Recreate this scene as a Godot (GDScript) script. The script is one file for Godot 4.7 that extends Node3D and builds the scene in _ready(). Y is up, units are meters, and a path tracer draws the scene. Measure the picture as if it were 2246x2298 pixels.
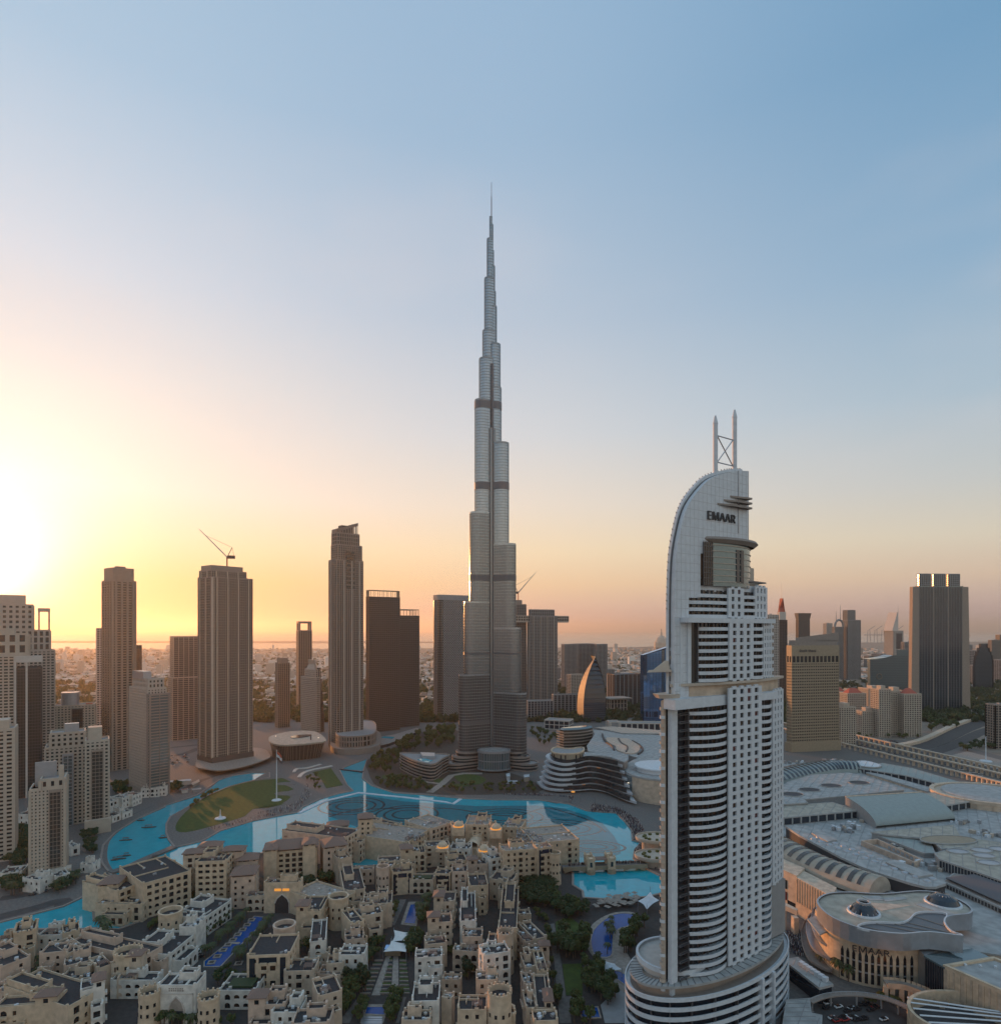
extends Node3D
# A city at sunset seen from a high window: one unit is one metre, the eye stands 190 m above the streets and looks along -Z.

const EYE := 190.0
var M := {}
var taken := {}
var rng := RandomNumberGenerator.new()

# ---------------------------------------------------------------- shapes
class Shape:
	var v := PackedVector3Array()
	var i := PackedInt32Array()
	var x := Transform3D()
	var moved := false

	func at(t: Transform3D) -> Shape:
		x = t
		moved = true
		return self

	func put(p: PackedVector3Array, f: PackedInt32Array) -> void:
		var n := v.size()
		v.append_array(x * p if moved else p)
		for k in f:
			i.push_back(n + k)

	func quad(a: Vector3, b: Vector3, c: Vector3, d: Vector3) -> void:
		put(PackedVector3Array([a, b, c, d]), PackedInt32Array([0, 1, 2, 0, 2, 3]))

	func tri(a: Vector3, b: Vector3, c: Vector3) -> void:
		put(PackedVector3Array([a, b, c]), PackedInt32Array([0, 1, 2]))

	func box(a: Vector3, b: Vector3) -> void:
		put(PackedVector3Array([Vector3(a.x, a.y, a.z), Vector3(b.x, a.y, a.z), Vector3(b.x, a.y, b.z), Vector3(a.x, a.y, b.z), Vector3(a.x, b.y, a.z), Vector3(b.x, b.y, a.z), Vector3(b.x, b.y, b.z), Vector3(a.x, b.y, b.z)]),
			PackedInt32Array([4, 5, 6, 4, 6, 7, 0, 2, 1, 0, 3, 2, 3, 6, 2, 3, 7, 6, 1, 4, 0, 1, 5, 4, 2, 5, 1, 2, 6, 5, 0, 7, 3, 0, 4, 7]))

	# a box of size s that stands on p (the middle of its foot), turned by yaw
	func block(p: Vector3, s: Vector3, yaw := 0.0) -> void:
		var keep := x
		var had := moved
		x = x * Transform3D(Basis(Vector3.UP, yaw), p)
		moved = true
		box(Vector3(-s.x / 2, 0, -s.z / 2), Vector3(s.x / 2, s.y, s.z / 2))
		x = keep
		moved = had

	static func sense(p: PackedVector2Array) -> float:
		var a := 0.0
		for k in p.size():
			a += p[k].cross(p[(k + 1) % p.size()])
		return a

	# upright walls over the outline from y0 to y1, leaning to the outline q at the top
	func skin(p: PackedVector2Array, y0: float, y1: float, q := PackedVector2Array(), closed := true) -> void:
		var top := p if q.is_empty() else q
		var n := p.size()
		var flip := closed and Shape.sense(p) > 0.0
		for k in (n if closed else n - 1):
			var l := (k + 1) % n
			if flip:
				quad(Vector3(p[l].x, y0, p[l].y), Vector3(top[l].x, y1, top[l].y), Vector3(top[k].x, y1, top[k].y), Vector3(p[k].x, y0, p[k].y))
				continue
			quad(Vector3(p[k].x, y0, p[k].y), Vector3(top[k].x, y1, top[k].y), Vector3(top[l].x, y1, top[l].y), Vector3(p[l].x, y0, p[l].y))

	func lid(p: PackedVector2Array, y: float) -> void:
		var t := Geometry2D.triangulate_polygon(p)
		if t.is_empty():
			var n := p.size()   # a strip that folds over itself: pair its two sides
			for k in n / 2 - 1:
				t.append_array([k, k + 1, n - 2 - k, k, n - 2 - k, n - 1 - k])
		var w := PackedVector3Array()
		for q in p:
			w.push_back(Vector3(q.x, y, q.y))
		for k in range(0, t.size(), 3):
			if (p[t[k + 1]] - p[t[k]]).cross(p[t[k + 2]] - p[t[k]]) < 0.0:
				var h := t[k + 1]
				t[k + 1] = t[k + 2]
				t[k + 2] = h
		put(w, t)

	# outer skin, top and underside of a thin course standing proud of the outline n
	func course(o: PackedVector2Array, n: PackedVector2Array, y0: float, y1: float) -> void:
		skin(o, y0, y1)
		var flip := Shape.sense(o) > 0.0
		for k in o.size():
			var l := (k + 1) % o.size()
			if flip:
				var h := k
				k = l
				l = h
			quad(Vector3(o[k].x, y1, o[k].y), Vector3(n[k].x, y1, n[k].y), Vector3(n[l].x, y1, n[l].y), Vector3(o[l].x, y1, o[l].y))
			quad(Vector3(o[k].x, y0, o[k].y), Vector3(o[l].x, y0, o[l].y), Vector3(n[l].x, y0, n[l].y), Vector3(n[k].x, y0, n[k].y))

	func prism(p: PackedVector2Array, y0: float, y1: float, q := PackedVector2Array()) -> void:
		skin(p, y0, y1, q)
		lid(p if q.is_empty() else q, y1)

	# a ring between two outlines with as many corners
	func ring(o: PackedVector2Array, n: PackedVector2Array, y0: float, y1: float) -> void:
		course(o, n, y0, y1)
		skin(n, y1, y0)

	# a bar between two points
	func bar(a: Vector3, b: Vector3, r: float, sides := 6, r2 := -1.0) -> void:
		var d := (b - a).normalized()
		var s := d.cross(Vector3.UP if absf(d.y) < 0.9 else Vector3.RIGHT).normalized()
		var t := s.cross(d)
		var e := r if r2 < 0 else r2
		var w := PackedVector3Array()
		var f := PackedInt32Array()
		for k in sides:
			var g := TAU * k / sides
			var o := s * cos(g) + t * sin(g)
			w.push_back(a + o * r)
			w.push_back(b + o * e)
			var m := (k + 1) % sides
			f.append_array([2 * k, 2 * m + 1, 2 * k + 1, 2 * k, 2 * m, 2 * m + 1])
		for k in range(1, sides - 1):
			f.append_array([0, 2 * k + 2, 2 * k, 1, 2 * k + 1, 2 * k + 3])
		put(w, f)

	func lathe(c: Vector3, profile: Array, sides := 24, sx := 1.0) -> void:
		for k in sides:
			var a := TAU * k / sides
			var b := TAU * (k + 1) / sides
			for j in profile.size() - 1:
				var p: Vector2 = profile[j]
				var q: Vector2 = profile[j + 1]
				quad(c + Vector3(p.x * cos(b) * sx, p.y, p.x * sin(b)), c + Vector3(q.x * cos(b) * sx, q.y, q.x * sin(b)), c + Vector3(q.x * cos(a) * sx, q.y, q.x * sin(a)), c + Vector3(p.x * cos(a) * sx, p.y, p.x * sin(a)))

	func mesh() -> ArrayMesh:
		var a := []
		a.resize(Mesh.ARRAY_MAX)
		a[Mesh.ARRAY_VERTEX] = v
		a[Mesh.ARRAY_INDEX] = i
		var m := ArrayMesh.new()
		if i.size():
			m.add_surface_from_arrays(Mesh.PRIMITIVE_TRIANGLES, a)
		return m

# ---------------------------------------------------------------- outlines (x, z)
func rect(w: float, d: float, c := Vector2.ZERO) -> PackedVector2Array:
	return PackedVector2Array([c + Vector2(-w / 2, -d / 2), c + Vector2(w / 2, -d / 2), c + Vector2(w / 2, d / 2), c + Vector2(-w / 2, d / 2)])

func oval(a: float, b: float, n := 32, c := Vector2.ZERO) -> PackedVector2Array:
	var p := PackedVector2Array()
	for k in n:
		p.push_back(c + Vector2(a * cos(TAU * k / n), b * sin(TAU * k / n)))
	return p

func rounded(w: float, d: float, r: float, n := 5, c := Vector2.ZERO) -> PackedVector2Array:
	var p := PackedVector2Array()
	var q := [V(1,1), V(-1,1), V(-1,-1), V(1,-1)]
	for k in 4:
		var m: Vector2 = q[k] * Vector2(w / 2 - r, d / 2 - r)
		for j in n + 1:
			var a := PI / 2 * (k + float(j) / n)
			p.push_back(c + m + Vector2(cos(a), sin(a)) * r)
	return p

func grown(p: PackedVector2Array, by: float) -> PackedVector2Array:
	var n := p.size()
	var area := 0.0
	for k in n:
		area += p[k].cross(p[(k + 1) % n])
	var s := 1.0 if area > 0 else -1.0
	var o := PackedVector2Array()
	for k in n:
		var a := (p[k] - p[(k + n - 1) % n]).normalized()
		var b := (p[(k + 1) % n] - p[k]).normalized()
		var na := Vector2(a.y, -a.x) * s
		var nb := Vector2(b.y, -b.x) * s
		var m := na + nb
		o.push_back(p[k] + m * (by / maxf(0.35, m.dot(na))))
	return o

func smooth(p: PackedVector2Array, n := 4, closed := true) -> PackedVector2Array:
	var o := PackedVector2Array()
	var c := p.size()
	for k in (c if closed else c - 1):
		var a := p[(k + c - 1) % c] if closed or k > 0 else p[k]
		var b := p[k]
		var d := p[(k + 1) % c]
		var e := p[(k + 2) % c] if closed or k + 2 < c else d
		for j in n:
			o.push_back(b.cubic_interpolate(d, a, e, float(j) / n))
	if not closed:
		o.push_back(p[c - 1])
	return o

func turned(p: PackedVector2Array, yaw: float, c := Vector2.ZERO) -> PackedVector2Array:
	var o := PackedVector2Array()
	for q in p:
		o.push_back(c + q.rotated(-yaw))
	return o

# a strip of width w along a line, as an outline
func strip(p: PackedVector2Array, w: float) -> PackedVector2Array:
	var l := PackedVector2Array()
	var r := PackedVector2Array()
	for k in p.size():
		var d := (p[mini(k + 1, p.size() - 1)] - p[maxi(k - 1, 0)]).normalized()
		var s := Vector2(-d.y, d.x) * w / 2
		l.push_back(p[k] + s)
		r.push_back(p[k] - s)
	r.reverse()
	l.append_array(r)
	return l

# ---------------------------------------------------------------- nodes
func numbered(called: String) -> String:
	taken[called] = taken.get(called, -1) + 1
	return called if taken[called] == 0 else "%s_%03d" % [called, taken[called]]

func tag(o: Node3D, label: String, category := "", group := "", kind := "") -> Node3D:
	if label:
		o.set_meta("label", label)
	if category:
		o.set_meta("category", category)
	if group:
		o.set_meta("group", group)
	if kind:
		o.set_meta("kind", kind)
	return o

func thing(called: String, label: String, category: String, where := Vector3.ZERO, yaw := 0.0, group := "") -> Node3D:
	var o := Node3D.new()
	o.name = numbered(called)
	add_child(o)
	o.position = where
	o.rotation.y = yaw
	tag(o, label, category, group)
	return o

func part(called: String, s, m: Material, on: Node = null, kind := "") -> MeshInstance3D:
	var o := MeshInstance3D.new()
	o.mesh = s.mesh() if s is Shape else s
	o.material_override = m
	if on == null:
		o.name = numbered(called)
		add_child(o)
	else:
		o.name = called
		on.add_child(o, true)
	if kind:
		o.set_meta("kind", kind)
	return o

func copy(o: Node3D, where: Vector3, yaw := 0.0, label := "", scale_by := 1.0, group := "") -> Node3D:
	var c := o.duplicate()
	var base: String = o.name
	c.name = numbered(base.rstrip("0123456789").rstrip("_"))
	add_child(c)
	c.position = where
	c.rotation.y = yaw
	c.scale = Vector3.ONE * scale_by
	if label:
		c.set_meta("label", label)
	if group:
		c.set_meta("group", group)
	return c

func W(x: float, y: float, z: float) -> Vector3:
	return Vector3(x, y, z)

func S() -> Shape:
	return Shape.new()

func rr(a: float, b: float) -> float:
	return rng.randf_range(a, b)

# a spot on the plan: x, z
func V(x: float, z: float) -> Vector2:
	return Vector2(x, z)

func v3(p: Vector2, y := 0.0) -> Vector3:
	return W(p.x, y, p.y)

# ---------------------------------------------------------------- materials
var grain := {}

func noise(key: String, freq: float, lo: float, hi: float, kind := FastNoiseLite.TYPE_SIMPLEX_SMOOTH, size := 512) -> Texture2D:
	if not grain.has(key):
		var n := FastNoiseLite.new()
		n.noise_type = kind
		n.frequency = freq
		n.seed = key.hash() % 1000
		n.fractal_octaves = 5
		var im := n.get_seamless_image(size, size)
		im.convert(Image.FORMAT_RGB8)
		for y in size:
			for x in size:
				var g := lerpf(lo, hi, im.get_pixel(x, y).r)
				im.set_pixel(x, y, Color(g, g, g))
		grain[key] = ImageTexture.create_from_image(im)
	return grain[key]

func lin(r: float, g: float, b: float) -> Color:
	return Color(r, g, b).linear_to_srgb()

func mat(key: String, c: Color, rough := 0.8, metal := 0.0, wear := "", scale_by := 0.05, spec := 0.5) -> StandardMaterial3D:
	var m := StandardMaterial3D.new()
	m.resource_name = key
	m.albedo_color = c
	m.roughness = rough
	m.metallic = metal
	m.metallic_specular = spec
	if wear:
		m.albedo_texture = grain[wear]
		m.uv1_triplanar = true
		m.uv1_world_triplanar = true
		m.uv1_scale = Vector3.ONE * scale_by
	M[key] = m
	return m

func glow(key: String, c: Color, e: float) -> StandardMaterial3D:
	var m := mat(key, c, 0.6)
	m.emission_enabled = true
	m.emission = c
	m.emission_energy_multiplier = e
	return m

func materials() -> void:
	noise("fine", 0.02, 0.90, 1.0)
	noise("patchy", 0.012, 0.80, 1.0)
	noise("cells", 0.03, 0.35, 1.0, FastNoiseLite.TYPE_CELLULAR)
	mat("glass", lin(0.03, 0.035, 0.04), 0.12, 0.0, "", 0.05, 0.6)
	mat("glass_brown", lin(0.05, 0.045, 0.04), 0.15, 0.0, "", 0.05, 0.6)
	mat("glass_blue", lin(0.16, 0.34, 0.62), 0.05, 0.9, "", 0.05, 0.6)
	mat("glass_teal", lin(0.16, 0.22, 0.24), 0.1, 0.45, "", 0.05, 0.6)
	mat("glass_navy", lin(0.02, 0.03, 0.045), 0.08, 0.1, "", 0.05, 0.6)
	mat("pane", lin(0.018, 0.02, 0.024), 0.08, 0.0, "", 0.05, 0.6)
	mat("pane_warm", lin(0.05, 0.03, 0.02), 0.2, 0.0, "", 0.05, 0.5)
	mat("pane_pale", lin(0.12, 0.11, 0.10), 0.3)
	mat("pane_red", lin(0.10, 0.02, 0.02), 0.3)
	mat("beige", lin(0.52, 0.44, 0.37), 0.8, 0.0, "fine", 0.02)
	mat("tan", lin(0.36, 0.285, 0.23), 0.8, 0.0, "fine", 0.02)
	mat("taupe", lin(0.31, 0.26, 0.225), 0.75, 0.0, "fine", 0.02)
	mat("umber", lin(0.10, 0.085, 0.08), 0.7, 0.0, "fine", 0.02)
	mat("pale", lin(0.62, 0.56, 0.50), 0.8, 0.0, "fine", 0.02)
	mat("cream", lin(0.55, 0.46, 0.37), 0.8, 0.0, "fine", 0.02)
	mat("grey", lin(0.32, 0.32, 0.32), 0.8, 0.0, "fine", 0.02)
	mat("dark", lin(0.06, 0.06, 0.065), 0.7, 0.0, "fine", 0.02)
	mat("white", lin(0.66, 0.70, 0.735), 0.5, 0.0, "fine", 0.03)
	mat("steel", lin(0.45, 0.47, 0.50), 0.35, 0.6, "fine", 0.02)
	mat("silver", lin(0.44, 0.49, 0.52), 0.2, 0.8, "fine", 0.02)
	mat("silver_mid", lin(0.27, 0.29, 0.30), 0.22, 0.7, "fine", 0.02)  # dimmer silver; on the middle tiers it paints in a darker reflection
	mat("silver_low", lin(0.115, 0.115, 0.115), 0.28, 0.5, "fine", 0.02)  # darkest silver for the lowest tiers, the dark reflected ground painted in
	mat("silver_dark", lin(0.14, 0.14, 0.15), 0.4, 0.5)
	mat("gold", lin(0.36, 0.28, 0.19), 0.6, 0.0, "fine", 0.02)
	mat("rust", lin(0.45, 0.10, 0.06), 0.7)
	mat("sand_wall", lin(0.72, 0.57, 0.43), 0.85, 0.0, "patchy", 0.03)
	mat("honey_wall", lin(0.74, 0.57, 0.40), 0.85, 0.0, "patchy", 0.035)
	mat("ochre_wall", lin(0.64, 0.50, 0.37), 0.85, 0.0, "patchy", 0.04)
	mat("rose_wall", lin(0.70, 0.53, 0.41), 0.85, 0.0, "patchy", 0.03)
	mat("lime_wall", lin(0.84, 0.79, 0.71), 0.85, 0.0, "patchy", 0.03)
	mat("felt", lin(0.055, 0.053, 0.057), 0.95, 0.0, "patchy", 0.08)
	mat("clay", lin(0.25, 0.165, 0.13), 0.85, 0.0, "fine", 0.2)
	mat("asphalt", lin(0.085, 0.08, 0.078), 0.9, 0.0, "patchy", 0.02)
	mat("paving", lin(0.19, 0.172, 0.158), 0.85, 0.0, "patchy", 0.06)
	mat("stone", lin(0.40, 0.34, 0.29), 0.85, 0.0, "patchy", 0.05)
	mat("earth", lin(0.30, 0.24, 0.19), 0.95, 0.0, "patchy", 0.004)
	mat("cobbles", lin(0.062, 0.056, 0.053), 0.9, 0.0, "patchy", 0.05)
	mat("soil", lin(0.085, 0.07, 0.055), 0.95, 0.0, "patchy", 0.03)
	mat("lawn", lin(0.065, 0.105, 0.018), 0.95, 0.0, "patchy", 0.03)
	mat("water", lin(0.008, 0.40, 0.50), 0.035, 0.0, "fine", 0.01, 0.4)
	mat("water_deep", lin(0.012, 0.20, 0.26), 0.035, 0.0, "fine", 0.01, 0.4)
	mat("water_ring", lin(0.012, 0.06, 0.08), 0.05, 0.0, "", 0.01, 0.5)
	mat("pool", lin(0.006, 0.085, 0.32), 0.12, 0.0, "fine", 0.05, 0.3)
	mat("sea", lin(0.10, 0.12, 0.14), 0.2, 0.0)
	mat("roof_grey", lin(0.46, 0.455, 0.44), 0.75, 0.0, "patchy", 0.02)
	mat("roof_green", lin(0.33, 0.37, 0.35), 0.7, 0.0, "fine", 0.02)
	mat("roof_buff", lin(0.50, 0.45, 0.37), 0.8, 0.0, "patchy", 0.02)
	mat("cloth", lin(0.75, 0.74, 0.72), 0.8)
	mat("car_white", lin(0.7, 0.7, 0.7), 0.35)
	mat("car_dark", lin(0.03, 0.03, 0.035), 0.3)
	mat("car_red", lin(0.35, 0.03, 0.03), 0.35)
	mat("bark", lin(0.13, 0.095, 0.07), 0.95)
	for k in 5:
		var f := mat("leaf%d" % k, [lin(0.05, 0.075, 0.022), lin(0.035, 0.058, 0.022), lin(0.075, 0.085, 0.022), lin(0.06, 0.065, 0.03), lin(0.028, 0.045, 0.02)][k], 0.8)
		f.backlight_enabled = true
		f.backlight = Color(0.25, 0.3, 0.1)
	glow("lamp", Color(1.0, 0.66, 0.28), 0.55)
	glow("lamp_white", Color(1.0, 0.93, 0.82), 1.0)

func _ready() -> void:
	rng.seed = 7
	# ------------------------------------------------ eye, sky, sun, air
	var cam := Camera3D.new()
	cam.name = "camera"
	cam.position = W(0, EYE, 0)
	add_child(cam)
	cam.set_frustum(1024.0 / 633.0, Vector2(0, 118.0 / 633.0), 1.0, 90000.0)
	cam.current = true
	var env := Environment.new()
	env.tonemap_mode = Environment.TONE_MAPPER_LINEAR
	env.tonemap_exposure = 1.0
	env.background_mode = Environment.BG_SKY
	env.sky = Sky.new()
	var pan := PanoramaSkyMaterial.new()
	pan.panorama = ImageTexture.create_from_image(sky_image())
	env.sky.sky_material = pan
	env.sdfgi_enabled = true
	env.ssao_enabled = true
	env.ssil_enabled = true
	env.volumetric_fog_enabled = true
	env.volumetric_fog_density = 0.00004
	env.volumetric_fog_albedo = Color(1.0, 0.96, 0.90)
	env.volumetric_fog_anisotropy = 0.6
	var we := WorldEnvironment.new()
	we.name = "world"
	we.environment = env
	add_child(we)
	var sun := DirectionalLight3D.new()
	sun.name = "sun"
	sun.light_color = Color(1.0, 0.66, 0.38)
	sun.light_energy = 1.6
	sun.light_angular_distance = 0.5
	sun.shadow_enabled = true
	sun.sky_mode = DirectionalLight3D.SKY_MODE_LIGHT_ONLY
	add_child(sun)
	var az := deg_to_rad(SUN_AZ)
	var el := deg_to_rad(SUN_EL)
	sun.look_at_from_position(Vector3.ZERO, -W(sin(az) * cos(el), sin(el), -cos(az) * cos(el)))
	materials()
	setting()
	skyline()
	spire_tower()
	sail_tower()
	mall()
	waterside()
	old_town()
	plants()
	small_things()

const SUN_AZ := -39.5
const SUN_EL := 4.4

# the evening sky by elevation, for four bearings away from the sun; the unseen rear and the zenith are brightened to lift the ambient light
func sky_image() -> Image:
	var w := 1024
	var h := 512
	var im := Image.create(w, h, false, Image.FORMAT_RGBF)
	var heights := [0.0, 1.5, 4.0, 7.0, 11.0, 17.0, 26.0, 38.0, 60.0, 90.0]
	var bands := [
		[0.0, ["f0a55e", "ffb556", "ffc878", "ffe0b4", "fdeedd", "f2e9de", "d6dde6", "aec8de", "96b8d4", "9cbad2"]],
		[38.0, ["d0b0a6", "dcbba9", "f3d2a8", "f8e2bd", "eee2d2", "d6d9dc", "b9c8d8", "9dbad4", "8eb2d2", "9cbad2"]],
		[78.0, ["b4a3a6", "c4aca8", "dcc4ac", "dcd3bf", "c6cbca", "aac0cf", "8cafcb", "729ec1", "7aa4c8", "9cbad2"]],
		[180.0, ["ccbeb0", "d8c9b6", "ecdac0", "ecdfca", "dfdcd2", "cfd6d8", "bccdd9", "accadb", "a2c0d6", "9cbad2"]]]  # sky behind the eye, made brighter as added fill for the shaded fronts
	var rows := []
	for b in bands:
		var r := []
		for s in b[1]:
			r.push_back(Color.html(s).srgb_to_linear())
		rows.push_back(r)
	var sun := W(sin(deg_to_rad(SUN_AZ)), sin(deg_to_rad(SUN_EL)), -cos(deg_to_rad(SUN_AZ))).normalized()
	var wisps := FastNoiseLite.new()
	wisps.seed = 5
	wisps.frequency = 0.02
	wisps.fractal_octaves = 4
	for y in h:
		var e := maxf(0.0, 90.0 - (y + 0.5) / h * 180.0)
		var k := 0
		while k < 8 and heights[k + 1] < e:
			k += 1
		var t: float = (e - heights[k]) / (heights[k + 1] - heights[k])
		for x in w:
			var a := (x + 0.5) / w * 360.0
			var away := absf(wrapf(a - SUN_AZ, -180.0, 180.0))
			var j := 0
			while j < 2 and bands[j + 1][0] < away:
				j += 1
			var s: float = clampf((away - bands[j][0]) / (bands[j + 1][0] - bands[j][0]), 0, 1)
			s = smoothstep(0.0, 1.0, s) * 0.5 + s * 0.5
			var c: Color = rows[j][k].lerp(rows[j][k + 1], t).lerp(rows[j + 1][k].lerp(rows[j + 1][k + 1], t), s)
			var dir := W(sin(deg_to_rad(a)) * cos(deg_to_rad(e)), sin(deg_to_rad(e)), -cos(deg_to_rad(a)) * cos(deg_to_rad(e)))
			var near := rad_to_deg(dir.angle_to(sun))
			var g := 2.6 * exp(-near / 3.2) + 0.4 * exp(-near / 8.0)
			c += Color(0.95, 0.84, 0.70) * g
			# thin veils of high cloud
			var veil := smoothstep(0.05, 0.6, wisps.get_noise_3d(dir.x * 60.0, dir.y * 190.0, dir.z * 60.0)) * smoothstep(6.0, 16.0, e) * smoothstep(48.0, 28.0, e)
			c = c.lerp(Color(0.78, 0.70, 0.70), veil * 0.16)
			im.set_pixel(x, y, c)
	return im

func P(a: Array) -> PackedVector2Array:
	return PackedVector2Array(a)

func land(called: String, p: PackedVector2Array, y0: float, y1: float, m: Material, kind := "structure") -> MeshInstance3D:
	var s := S()
	if y1 - y0 > 0.0:
		s.prism(p, y0, y1)
	else:
		s.lid(p, y1)
	return part(called, s, m, null, kind)

var shore := PackedVector2Array()

func flat_ring(s: Shape, o: PackedVector2Array, n: PackedVector2Array, y: float) -> void:
	for k in o.size():
		var l := (k + 1) % o.size()
		s.quad(v3(n[k], y), v3(o[k], y), v3(o[l], y), v3(n[l], y))

func setting() -> void:
	var s := S()
	s.lid(P([V(-80000,3000), V(80000,3000), V(80000,-80000), V(-80000,-80000)]), 0.0)
	part("ground", s, M.earth, null, "structure")
	land("sea", P([V(-70000,-5200), V(-2500,-6200), V(1500,-7000), V(3600,-9000), V(60000,-26000), V(60000,-70000), V(-70000,-70000)]), 1.0, 1.0, M.sea)
	land("spit_of_land", P([V(-9000,-9500), V(-2000,-9000), V(300,-9700), V(-2500,-10600), V(-8000,-10800)]), 0.5, 4.0, M.earth)
	# streets and paving under the district
	land("paved_district", P([V(-640,-200), V(700,-200), V(760,-1050), V(420,-1250), V(-120,-1450), V(-480,-1380), V(-760,-1000)]), 0.06, 0.06, M.paving)
	# the lake: its whole outline, north bank first
	shore = P([V(-334.2,-401.6), V(-323.8,-409.9), V(-308.3,-424.3), V(-298.8,-433.8), V(-296.1,-445.3), V(-293.5,-463.1), V(-295.8,-476.2), V(-296.2,-485.6), V(-305.8,-496.3), V(-321.3,-513.2), V(-330.4,-525.2), V(-348.8,-557.7), V(-359.3,-591.9), V(-363.1,-636.4), V(-358.3,-677.9), V(-360.8,-682.5), V(-346.9,-725.1), V(-354.5,-799.9), V(-347.6,-823.9), V(-328,-839.9), V(-306.9,-839.9),
		V(-297,-812.8), V(-309.5,-802.9), V(-328.6,-767.4), V(-336.1,-721.6), V(-335.1,-682.5), V(-335.3,-641.9), V(-326.9,-618.3), V(-313.1,-591.7), V(-300,-571.5), V(-283.8,-550.9), V(-275.9,-557.7), V(-268.9,-565.9), V(-266.6,-569.4), V(-263.6,-597.1), V(-245.3,-627.6), V(-247.9,-626), V(-227.6,-643.3), V(-209.2,-657.8), V(-210.8,-676.8), V(-201.5,-709.7), V(-187.5,-732), V(-172.9,-746), V(-187.4,-775.7), V(-216.3,-855.3), V(-214.1,-874.5), V(-196,-930.2),
		V(-185.8,-855.3), V(-176.8,-807.9), V(-157.4,-770.6), V(-124.1,-736.6), V(-87.3,-727.4), V(-44.9,-711.9), V(-4.4,-705.4), V(41.5,-705.4), V(74.1,-688.8), V(79.7,-679.8), V(89.9,-663.1), V(104.9,-658.3), V(119.1,-655.1), V(122.1,-627.7), V(123.4,-599.9), V(118,-569.6), V(123.9,-563.6), V(114.7,-544.4), V(109.5,-525.3), V(114.2,-503.8), V(121.9,-489.2), V(127.9,-480.5), V(125.2,-460.9), V(103.3,-450.1), V(77.3,-445.7), V(59.5,-448.6), V(60.3,-459.3), V(54.5,-470.5), V(57.3,-494.6), V(51.8,-501.9), V(46.5,-521.3),
		V(43.8,-542.2), V(40,-506.9), V(32.5,-547.8), V(16.5,-580.2), V(-18.2,-595.8), V(-55,-595.8), V(-68.2,-573.4), V(-81.5,-524.3), V(-91.5,-535.6), V(-88.4,-533.5), V(-98.2,-510.3), V(-118,-507.8), V(-119.8,-515.2), V(-117.1,-531), V(-91.3,-550.9), V(-81.6,-569.4), V(-89.2,-593.4), V(-116.1,-581.9), V(-139.6,-578), V(-176.9,-567.5), V(-188.4,-549.9), V(-205.2,-536.4), V(-202.2,-501.1), V(-215.5,-483.6), V(-234.8,-488.3), V(-241.9,-475.4), V(-260.4,-447.6), V(-279.8,-439.6), V(-279.9,-434), V(-265.4,-412.3), V(-264.1,-412), V(-249.3,-411.4), V(-242,-417.8), V(-235.4,-421.7), V(-234.9,-411.4), V(-242.3,-401.6), V(-257.1,-402.8), V(-266.5,-401.6), V(-293.6,-401.6), V(-305.8,-393.4), V(-319.9,-384.5)])
	land("lake_water", shore, 0.14, 0.14, M.water)
	var edge := S()
	edge.ring(grown(shore, 1.6), shore, 0.0, 1.0)
	part("quay_edge", edge, M.taupe, null, "structure")
	# the fountain basin and its rings, dark bars just under the surface
	land("fountain_basin", P([V(-189.9,-697), V(-158,-727.4), V(-106.7,-701.2), V(-89.3,-697), V(-26.4,-682.8), V(40.3,-684.8), V(65.9,-674.7), V(87.9,-648.8), V(100,-622), V(104.2,-586.9), V(104.9,-555.5), V(102.3,-537.9), V(93.1,-528.4), V(80.2,-526.4), V(62.1,-529.4), V(45.6,-555.5), V(42.3,-535.7), V(14.9,-579.9), V(-51.9,-599), V(-84.7,-579.6), V(-128.1,-600.1), V(-176.2,-646.8)]), 0.16, 0.16, M.water_deep)
	for r in [[V(55.9,-608), 42.0, 26.0, 0.12], [V(80,-555.5), 30.0, 17.0, 0.14], [V(-96.3,-652.3), 33.0, 34.0, 0.0], [V(-160.5,-682.8), 36.0, 34.0, 0.0], [V(4.4,-643.3), 40.0, 30.0, 0.0]]:
		for k in 3:
			var sh := S()
			var f := 1.0 - 0.26 * k
			flat_ring(sh, turned(oval(r[1] * f, r[2] * f, 40), -r[3], r[0]), turned(oval(r[1] * f - 2.6, r[2] * f - 2.6, 40), -r[3], r[0]), 0.17 + 0.004 * k)
			part("fountain_ring", sh, M.water_ring, null, "structure")
	var arc := S()
	arc.lid(strip(smooth(P([V(-174.2,-643.3), V(-155.3,-665.3), V(-113.7,-674.9), V(-124.1,-671), V(-92.2,-676.8), V(-47.8,-671), V(-14.6,-652.3), V(17,-646.8), V(29.1,-658.3), V(48.8,-674.7), V(71.3,-655.1), V(89.5,-627.7), V(98.9,-594.6)]), 4, false), 3.0), 0.165)
	part("fountain_ring", arc, M.water_ring, null, "structure")
	# the low white weir across the lake
	land("weir", strip(P([V(-208.6,-655.9), V(-195.4,-700.4), V(-165,-737.5), V(-109.2,-717.6), V(-60.8,-697.9), V(-51.4,-690.8), V(-44.8,-710.6)]), 4.0), 0.1, 0.75, M.white)
	land("canal_footbridge", strip(P([V(-217.5,-859.7), V(-183.1,-842.9)]), 4.0), 0.6, 1.6, M.dark)
	land("lakeside_walk", strip(smooth(P([V(-303.8,-493), V(-297.1,-504.6), V(-292.3,-525.2), V(-284,-552)]), 4, false), 7.0), 0.0, 1.6, M.paving)
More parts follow.
